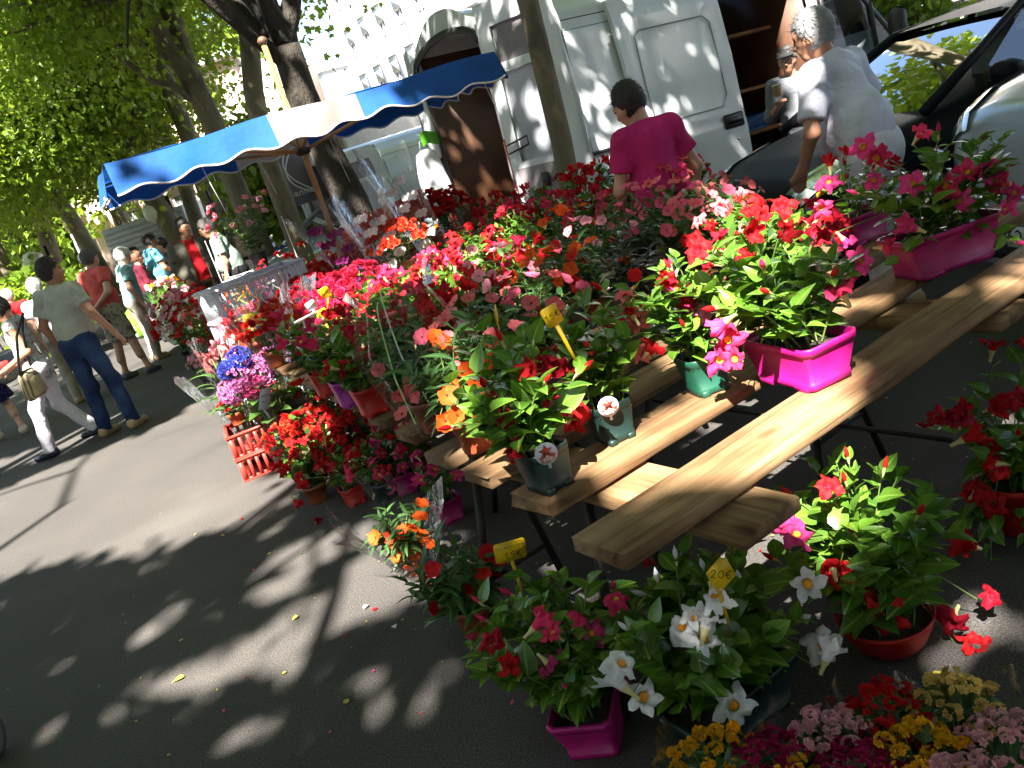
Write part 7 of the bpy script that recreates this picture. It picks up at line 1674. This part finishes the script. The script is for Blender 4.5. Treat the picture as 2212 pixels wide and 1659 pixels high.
# standard rose on a white rack
rk = D(560, 560, 11.3); rk[2] = 0; t = thing('plant_rack', 'white wire plant rack behind the man in green checks', 'rack', rk)
for x in (-.5, .5):
    for y in (-.2, .2): MB().tube([(x, y, 0), (x, y, 1.45)], .006, 6).obj('post', PIPE, t, None, True)
for z in (.35, .9): 
    s = MB(); s.tube([(-.5, -.2, z), (.5, -.2, z)], .01, 6); s.tube([(-.5, .2, z), (.5, .2, z)], .01, 6); [s.tube([(x, -.2, z), (x, .2, z)], .005, 5) for x in np.linspace(-.5, .5, 9)]; s.obj('shelf', PIPE, t, None, True)
plant('rose_bush', 'bushy pink and cream rose tree on the white wire rack', (rk[0], rk[1], .91), 'rose', ['blush', 'rose', 'lightpink'], 790, .75, .45, .4, ('round', .12, .2, 'black'), 18, 14, 18, .085, 0, False, fsize=1.9)
plant('mandevilla_plant', 'red geranium like bush on the lower shelf of the wire rack', (rk[0]+.1, rk[1], .36), 'mand', ['red'], 791, .4, .3, .25, ('round', .1, .14, 'black'), 12, 9, 16, .07, 0, False, fsize=1.2)

# ================================================================== things people carry
def at(root_loc, heading, p): 
    a = math.atan2(-heading[0], heading[1]); q = rotz(a) @ np.array(p); return np.array(root_loc)*np.array([1, 1, 0]) + q
def carrier(label, loc, m, h=.34, w=.26, name='carrier_bag'):
    g = MB(); n = 14
    g.grid(lambda u, v: (w/2*(1-.35*v*v)*math.cos(2*math.pi*u)*(1+.05*math.sin(9*u+7*v)), .07*(1-.4*v)*math.sin(2*math.pi*u)*(1+.12*math.sin(23*u+5*v)), h*v*(.97)-(.02*math.cos(4*math.pi*u) if v > .9 else 0)), 24, 10)
    t = thing(name, label, 'bag', loc); g.obj('bag', m, t, None, True)
    for s_ in (-1, 1): MB().tube([(-.05, s_*.02, h*.93), (-.02, s_*.01, h+.10), (.02, s_*.01, h+.10), (.05, s_*.02, h*.93)], .006, 5).obj('handle', m, t, None, True)
POLY = mat('white_polythene', (.66, .68, .70), .35, .1, 8, .3, 25, trans=.3)
carrier('white carrier bag hanging from the hand of the man in the olive jacket', at(jx, (.45, -.85), (-.27, .1, .48)), POLY)
carrier('white carrier bag hanging on the rear pillar of the open van', inv(-.12, 1.78, 1.0), POLY, .55, .34)
MB().grid(lambda u, v: (.2*u, .03*math.sin(6*u), .14*v+.02*math.sin(5*u)), 8, 4).obj('green_cloth', mat('green_cloth', (.08, .32, .01), .6, trans=.2), None, Matrix.Translation(Vector(inv(-.14, 1.72, 1.52).tolist())) @ Matrix.Rotation(-.3, 4, 'Z'), label='bright green cloth tucked above the carrier bag on the van', category='cloth')
rl = thing('paper_roll', 'roll of clear film lying on the floor of the open van', 'roll', inv(.35, 1.0, .62)); MB().lathe([(.03, -.4), (.05, -.4), (.05, .4), (.03, .4), (.03, -.4)], 18, 0, np.array(Matrix.Rotation(math.pi/2-.2, 3, 'X'))).obj('roll', mat('film_roll', (.42, .38, .22), .3), rl, None, True)
t = thing('shopping_trolley', 'green and white shopping trolley bag between the shoppers', 'trolley', g0(322, 745)); 
g = MB(); g.box((0, 0, .42), (.30, .22, .55), 0, None, .06); g.obj('bag', fab('trolley', 'floral', (.20, .45, .04), (.62, .66, .62), scale=.25), t, None, True)
for x in (-.13, .13): MB().tube([(x, -.1, .06), (x, -.12, .95)], .009, 6).obj('frame_tube', CHROME, t, None, True)
MB().tube([(-.13, -.12, .95), (.13, -.12, .95)], .014, 6).obj('handle', BLACKP, t, None, True)
for x in (-.16, .16): MB().lathe([(.02, -.015), (.07, -.015), (.07, .015), (.02, .015)], 16, 0, np.array(Matrix.Rotation(math.pi/2, 3, 'Y')), (x, -.1, .07)).obj('wheel', RUB, t, None, True)
hw = (-.93, -.15); c = at(m2, hw, (0, .30, .98))
MB().box((0, 0, 0), (.16, .02, .09), 0, None, .008).obj('purse', mat('red_purse', (.5, .03, .03), .4), None, Matrix.Translation(Vector(c.tolist())) @ Matrix.Rotation(.4, 4, 'Z'), label='red purse in the hands of the woman in the floral top', category='purse')
t = thing('shoulder_bag', 'beige and black shoulder bag of the woman in the floral top', 'bag', at(m2, hw, (-.28, .02, .62))); MB().box((0, 0, .14), (.12, .34, .28), 0, None, .04, (.8, .8)).obj('bag', fab('handbag', 'stripe', (.50, .42, .26), (.05, .04, .03), scale=.6), t); MB().tube([(0, -.12, .27), (.10, -.06, .60), (.22, .0, .78), (.10, .06, .60), (0, .12, .27)], .012, 6).obj('strap', BLACKP, t, None, True)
t = thing('tote_bag', 'blue and cream striped tote bag beside the navy skirt', 'bag', at(m3, (-.5, .6), (.27, .02, .62))); MB().box((0, 0, .18), (.14, .44, .36), 0, None, .04, (1.1, 1.1)).obj('bag', fab('tote', 'stripe', (.55, .52, .42), (.05, .13, .26), scale=.55), t); MB().tube([(0, -.12, .34), (0, -.05, .62), (0, .05, .62), (0, .12, .34)], .012, 6).obj('strap', PIPE, t, None, True)
cup = at(cm, (-.45, -.9), (.12, .30, 1.28)); cup[2] += zg(cm[0], cm[1]); t = thing('paper_cup', 'beige paper cup with white rim in the hand of the man in the cap', 'cup', cup); MB().lathe([(.001, 0), (.032, 0), (.042, .105), (.045, .108), (.042, .112), (.036, .10), (.001, .09)], 20, mis=[0, 0, 1, 1, 1, 2]).obj('cup', [mat('cup_beige', (.48, .36, .2), .7), PIPE, INK], t, None, True)
t = thing('pram_wheel', 'grey wheel of a pushchair at the edge of the shaded asphalt', 'wheel', G(-6, 1640, 0)); MB().lathe([(.07, -.02), (.10, -.02), (.105, 0), (.10, .02), (.07, .02), (.07, -.02)], 28, 0, np.array(Matrix.Rotation(math.pi/2, 3, 'Y')), (0, 0, .105)).obj('tyre', mat('grey_rubber', (.12, .12, .13), .7), t, None, True); MB().lathe([(.001, -.02), (.02, -.02), (.07, -.01), (.07, .01), (.02, .02), (.001, .02)], 20, 0, np.array(Matrix.Rotation(math.pi/2, 3, 'Y')), (0, 0, .105)).obj('hub', BLACKP, t, None, True)

# ================================================================== background: lamps, banners, trailer, cars, buildings
LG = mat('lamp_globe', (.85, .85, .82), .3, .03)
for i, (x, y, Y, r_, lb) in enumerate([(335, 458, 19, .24, 'white globe street lamp against the thick plane trunk'), (313, 490, 26, .24, 'smaller white globe lamp beyond the grey trailer'), (73, 567, 19, .24, 'white globe street lamp above the shrubs by the stone house'), (183, 556, 30, .22, 'distant white globe lamp above the shoppers')]):
    c = D(x, y, Y); t = thing('street_lamp', lb, 'lamp', (c[0]+.35, c[1], 0)); MB().tube([(0, 0, 0), (0, 0, .8), (0, 0, c[2]+.25)], [.08, .05, .035], 10).obj('post', IRON, t, None, True)
    MB().tube([(0, 0, c[2]-.35), (-.15, 0, c[2]-.5), (-.33, 0, c[2]-.42), (-.35, 0, c[2]-.2)], .018, 6).obj('scroll_arm', IRON, t, None, True)
    MB().lathe([(.001, -r_), (r_*.5, -r_*.87), (r_*.87, -r_*.5), (r_, 0), (r_*.87, r_*.5), (r_*.5, r_*.87), (.001, r_)], 20, 0, c=(-.35, 0, c[2])).obj('globe', LG, t, None, True)
BN = mat('banner_grey', (.17, .145, .17), .7, .12, 5)
for i, (x, y, Y, w, h, lb) in enumerate([(490, 415, 16, .55, 1.5, 'tall grey mauve banner with white script beside the tree trunk'), (637, 360, 13.5, .8, 1.1, 'wide grey mauve banner with white flourish behind the parasol')]):
    c = D(x, y, Y); t = thing('street_banner', lb, 'banner', (c[0], c[1], 0), .25); MB().box((0, 0, c[2]), (w, .03, h), 0, None, .005).obj('panel', BN, t); MB().tube([(-w/2-.05, 0, 0), (-w/2-.05, 0, c[2]+h/2+.2)], .03, 8).obj('post', BLACKP, t, None, True)
    sw_ = MB(); P = [(.8*w*(.5*math.sin(2.3*a+i)*.5), -.02, c[2]+h*.38*math.cos(a*1.1)) for a in np.linspace(0, 5.5, 40)]; sw_.tube(P, .012, 5); sw_.obj('flourish', PIPE, t, None, True)
    write('Sanmre', h*.09, h*.012, PIPE, t, Matrix.Translation((0, -.019, c[2]-h*.33)) @ Matrix.Rotation(math.pi/2, 4, 'X'), 'lettering')
c = D(345, 570, 22); t = thing('market_trailer', 'pale grey trailer with ribbed wall behind the flower stalls', 'trailer', (c[0], c[1], 0), -.15); TRL = mat('trailer_grey', (.46, .48, .50), .5, .08, 4)
MB().box((0, .9, 1.25), (2.2, 1.8, 1.9), 0, None, .03).obj('box', TRL, t)
for k in range(14): MB().box((0, -.012, .42+.13*k), (2.1, .02, .10), 0, None, .006).obj('rib', TRL, t)
for x in (-.7, .7): wheel(t, x, .2, .3, .3, -1)
car('parked_car', 'pale blue car parked beyond the tan plane tree', (-2.9, 12.6), ang_of((.75, .65)), SILVER)
car('parked_car', 'dark red car parked behind the pale blue one', (-2.55, 15.2), ang_of((.75, .65)), REDC)
car('parked_car', 'small blue car far beyond the wire plant rack', (-5.2, 24), ang_of((.75, .65)), BLUE)
car('parked_car', 'black car parked between the dark tree and the second van', (-1.2, 10.9), ang_of((.9, .43)), NAVY)
WALLW = mat('white_render', (.80, .78, .77), .8, .06, .6, .1, 8); PEACH = mat('peach_render', (.62, .46, .34), .8, .1, .5); TRIMW = mat('window_trim', (.72, .70, .70), .6, .05); SHADE = mat('window_pane_dark', (.20, .20, .21), .15, .3, 1.0); STONE = mat('stone_wall', (.50, .46, .40), .85, .25, 1.5, .4, 6)
def facade(name, label, P, dirv, L, H, rows, pitch, ww, wh, zs, mwall, depth=8.0, fins=False, flip=1, first=0.8):
    """building: local X along the street front, wall with real window openings, frames, sills and panes"""
    root = thing(name, label, 'building', (P[0], P[1], 0), math.atan2(dirv[1], dirv[0]))
    cols = int((L-2*first)/pitch)+1; holes = []
    for z in zs:
        for k in range(cols): holes.append((first+k*pitch, first+k*pitch+ww, z, z+wh))
    w = MB()
    for a, b, c_, e in rects_to_panel(0, L, 0, H, holes): w.box(((a+b)/2, .15*flip, (c_+e)/2), (b-a, .3, e-c_))
    w.obj('wall', mwall, root)
    w = MB(); w.box((L/2, flip*(depth/2+.3), H/2), (L, depth-.02, H-.02)); w.obj('building_mass', mwall, root)
    MB().box((L/2, flip*.1, H+.12), (L+.3, .9, .24), 0, None, .03).obj('cornice', TRIMW, root)
    for a, b, c_, e in holes:
        f = MB(); y = flip*.16
        for q in ((a+.03, .06), (b-.03, .06), ((a+b)/2, .05)): f.box((q[0], y, (c_+e)/2), (q[1], .06, e-c_))
        for zq in (c_+.03, e-.03, c_+(e-c_)*.62): f.box(((a+b)/2, y, zq), (b-a, .05, .06))
        wo = f.obj('window', TRIMW, root)
        MB().add([(a, flip*.20, c_), (b, flip*.20, c_), (b, flip*.20, e), (a, flip*.20, e)], [(0, 1, 2, 3) if flip > 0 else (3, 2, 1, 0)]).obj('pane', SHADE, wo)
        MB().box(((a+b)/2, -flip*.06, c_-.06), (b-a+.12, .16, .07)).obj('sill', TRIMW, wo)
        if fins: MB().box((b+.12, -flip*.16, (c_+e)/2), (.09, .34, e-c_+.3)).obj('fin', TRIMW, wo)
    return root
SD = np.array([-.407, .914, 0])
pe = D(738, 105, 64); 
facade('apartment_building', 'tall white building with rows of narrow framed windows beyond the vans', pe-SD*44, SD, 44, 13.6, 3, 2.9, 1.15, 2.0, [1.6, 4.6, 7.6, 10.6], WALLW, 9, False, -1)
q = D(700, 160, 70); b = thing('white_annexe', 'low blank white building adjoining the window front', 'building', (q[0], q[1], 0), math.atan2(SD[1], SD[0])); MB().box((6, -3, 4.6), (14, 7, 9.2), 0, None, .05).obj('wall', WALLW, b); MB().box((6, -3, 9.3), (14.4, 7.4, .25), 0, None, .04).obj('roof_edge', TRIMW, b)
q = D(560, 400, 34); facade('town_house', 'peach town house with balconies behind the plane trunks', (q[0]+.9, q[1]-1.5), (-.96, .28), 9, 6.6, 2, 2.4, 1.1, 1.5, [1.4, 4.4], PEACH, 7, False, -1)
q = D(90, 590, 40); facade('town_house', 'pale stone house at the far end of the promenade', (q[0]+7, q[1]), (-1, .1), 16, 6.5, 2, 2.4, 1.0, 1.4, [1.2, 3.9], STONE, 6, False, -1)
q = np.array([7.5, 20.0]); q = D(2160, -40, 18.5); facade('town_house', 'sunlit stone front beyond the blue car', (q[0], q[1]), (-.98, .15), 6, 6.0, 2, 3.2, 1.1, 1.6, [1.3, 4.2], STONE, 6, False, -1)
for i, (px_, py_, dv, L_) in enumerate([(-34, -22, (1, .05), 30), (2, -22, (1, 0), 34), (30, -18, (.3, 1), 36), (-26, 22, (.12, -1), 40)]):  # unseen house rows added to block low sky light and deepen the shade
    facade('town_house', ['long pale town house row behind the market trees', 'cream town house row facing the market', 'stone town house row across the street from the vans', 'pale town house row on the far side of the promenade'][i], (px_, py_), dv, L_, 13.0, 3, 4.2, 1.3, 1.9, [1.2, 4.6, 8.0], WALLW, 8, False, [-1, -1, -1, -1][i])
c = D(685, 425, 17); t = thing('box_truck', 'small box truck with tan rear doors beyond the parasol pole', 'truck', (c[0], c[1], 0), -.45); MB().box((0, 1.8, 1.75), (2.0, 3.6, 2.1), 0, None, .04).obj('box', mat('truck_box', (.55, .52, .48), .5), t)
for x in (-.5, .5): MB().box((x, -.025, 1.65), (.94, .03, 1.8), 0, None, .01).obj('rear_door', mat('truck_door', (.36, .30, .25), .5), t)
for x in (-.8, .8):
    for y in (.5, 3.0): wheel(t, x, y, .38, .38, -1 if x < 0 else 1)
MB().box((0, 4.4, 1.2), (1.9, 1.5, 1.7), 0, None, .15, (.95, .8)).obj('cab', WHITE, t)
for i, (x, y, Y, r_) in enumerate([(95, 650, 16, .7), (70, 640, 19, .8), (570, 380, 15.5, 1.0), (1960, 5, 14, 1.2)]):
    c = D(x, y, Y); t = thing('leafy_shrub', ['bright green shrub behind the man in khaki', 'feathery dark shrub by the globe lamp', 'glossy green bush hanging behind the tan trunk', 'green bush by the sunlit stone front'][i], 'shrub', (c[0], c[1], 0)); zc = max(c[2], r_*.8)
    limb_ = MB(); rg = np.random.default_rng(900+i); [limb(limb_, (0, 0, 0), (rg.normal()*r_*.4, rg.normal()*r_*.4, zc), .03, .01, rg) for _ in range(6)]; limb_.obj('stems', STEMB, t, None, True)
    link('foliage', crown_mesh([((0, 0, zc), (r_*.8, r_*.8, r_*1.0))], 1800, .16, rg, False, False, 40, .22), t, None, kind='stuff')
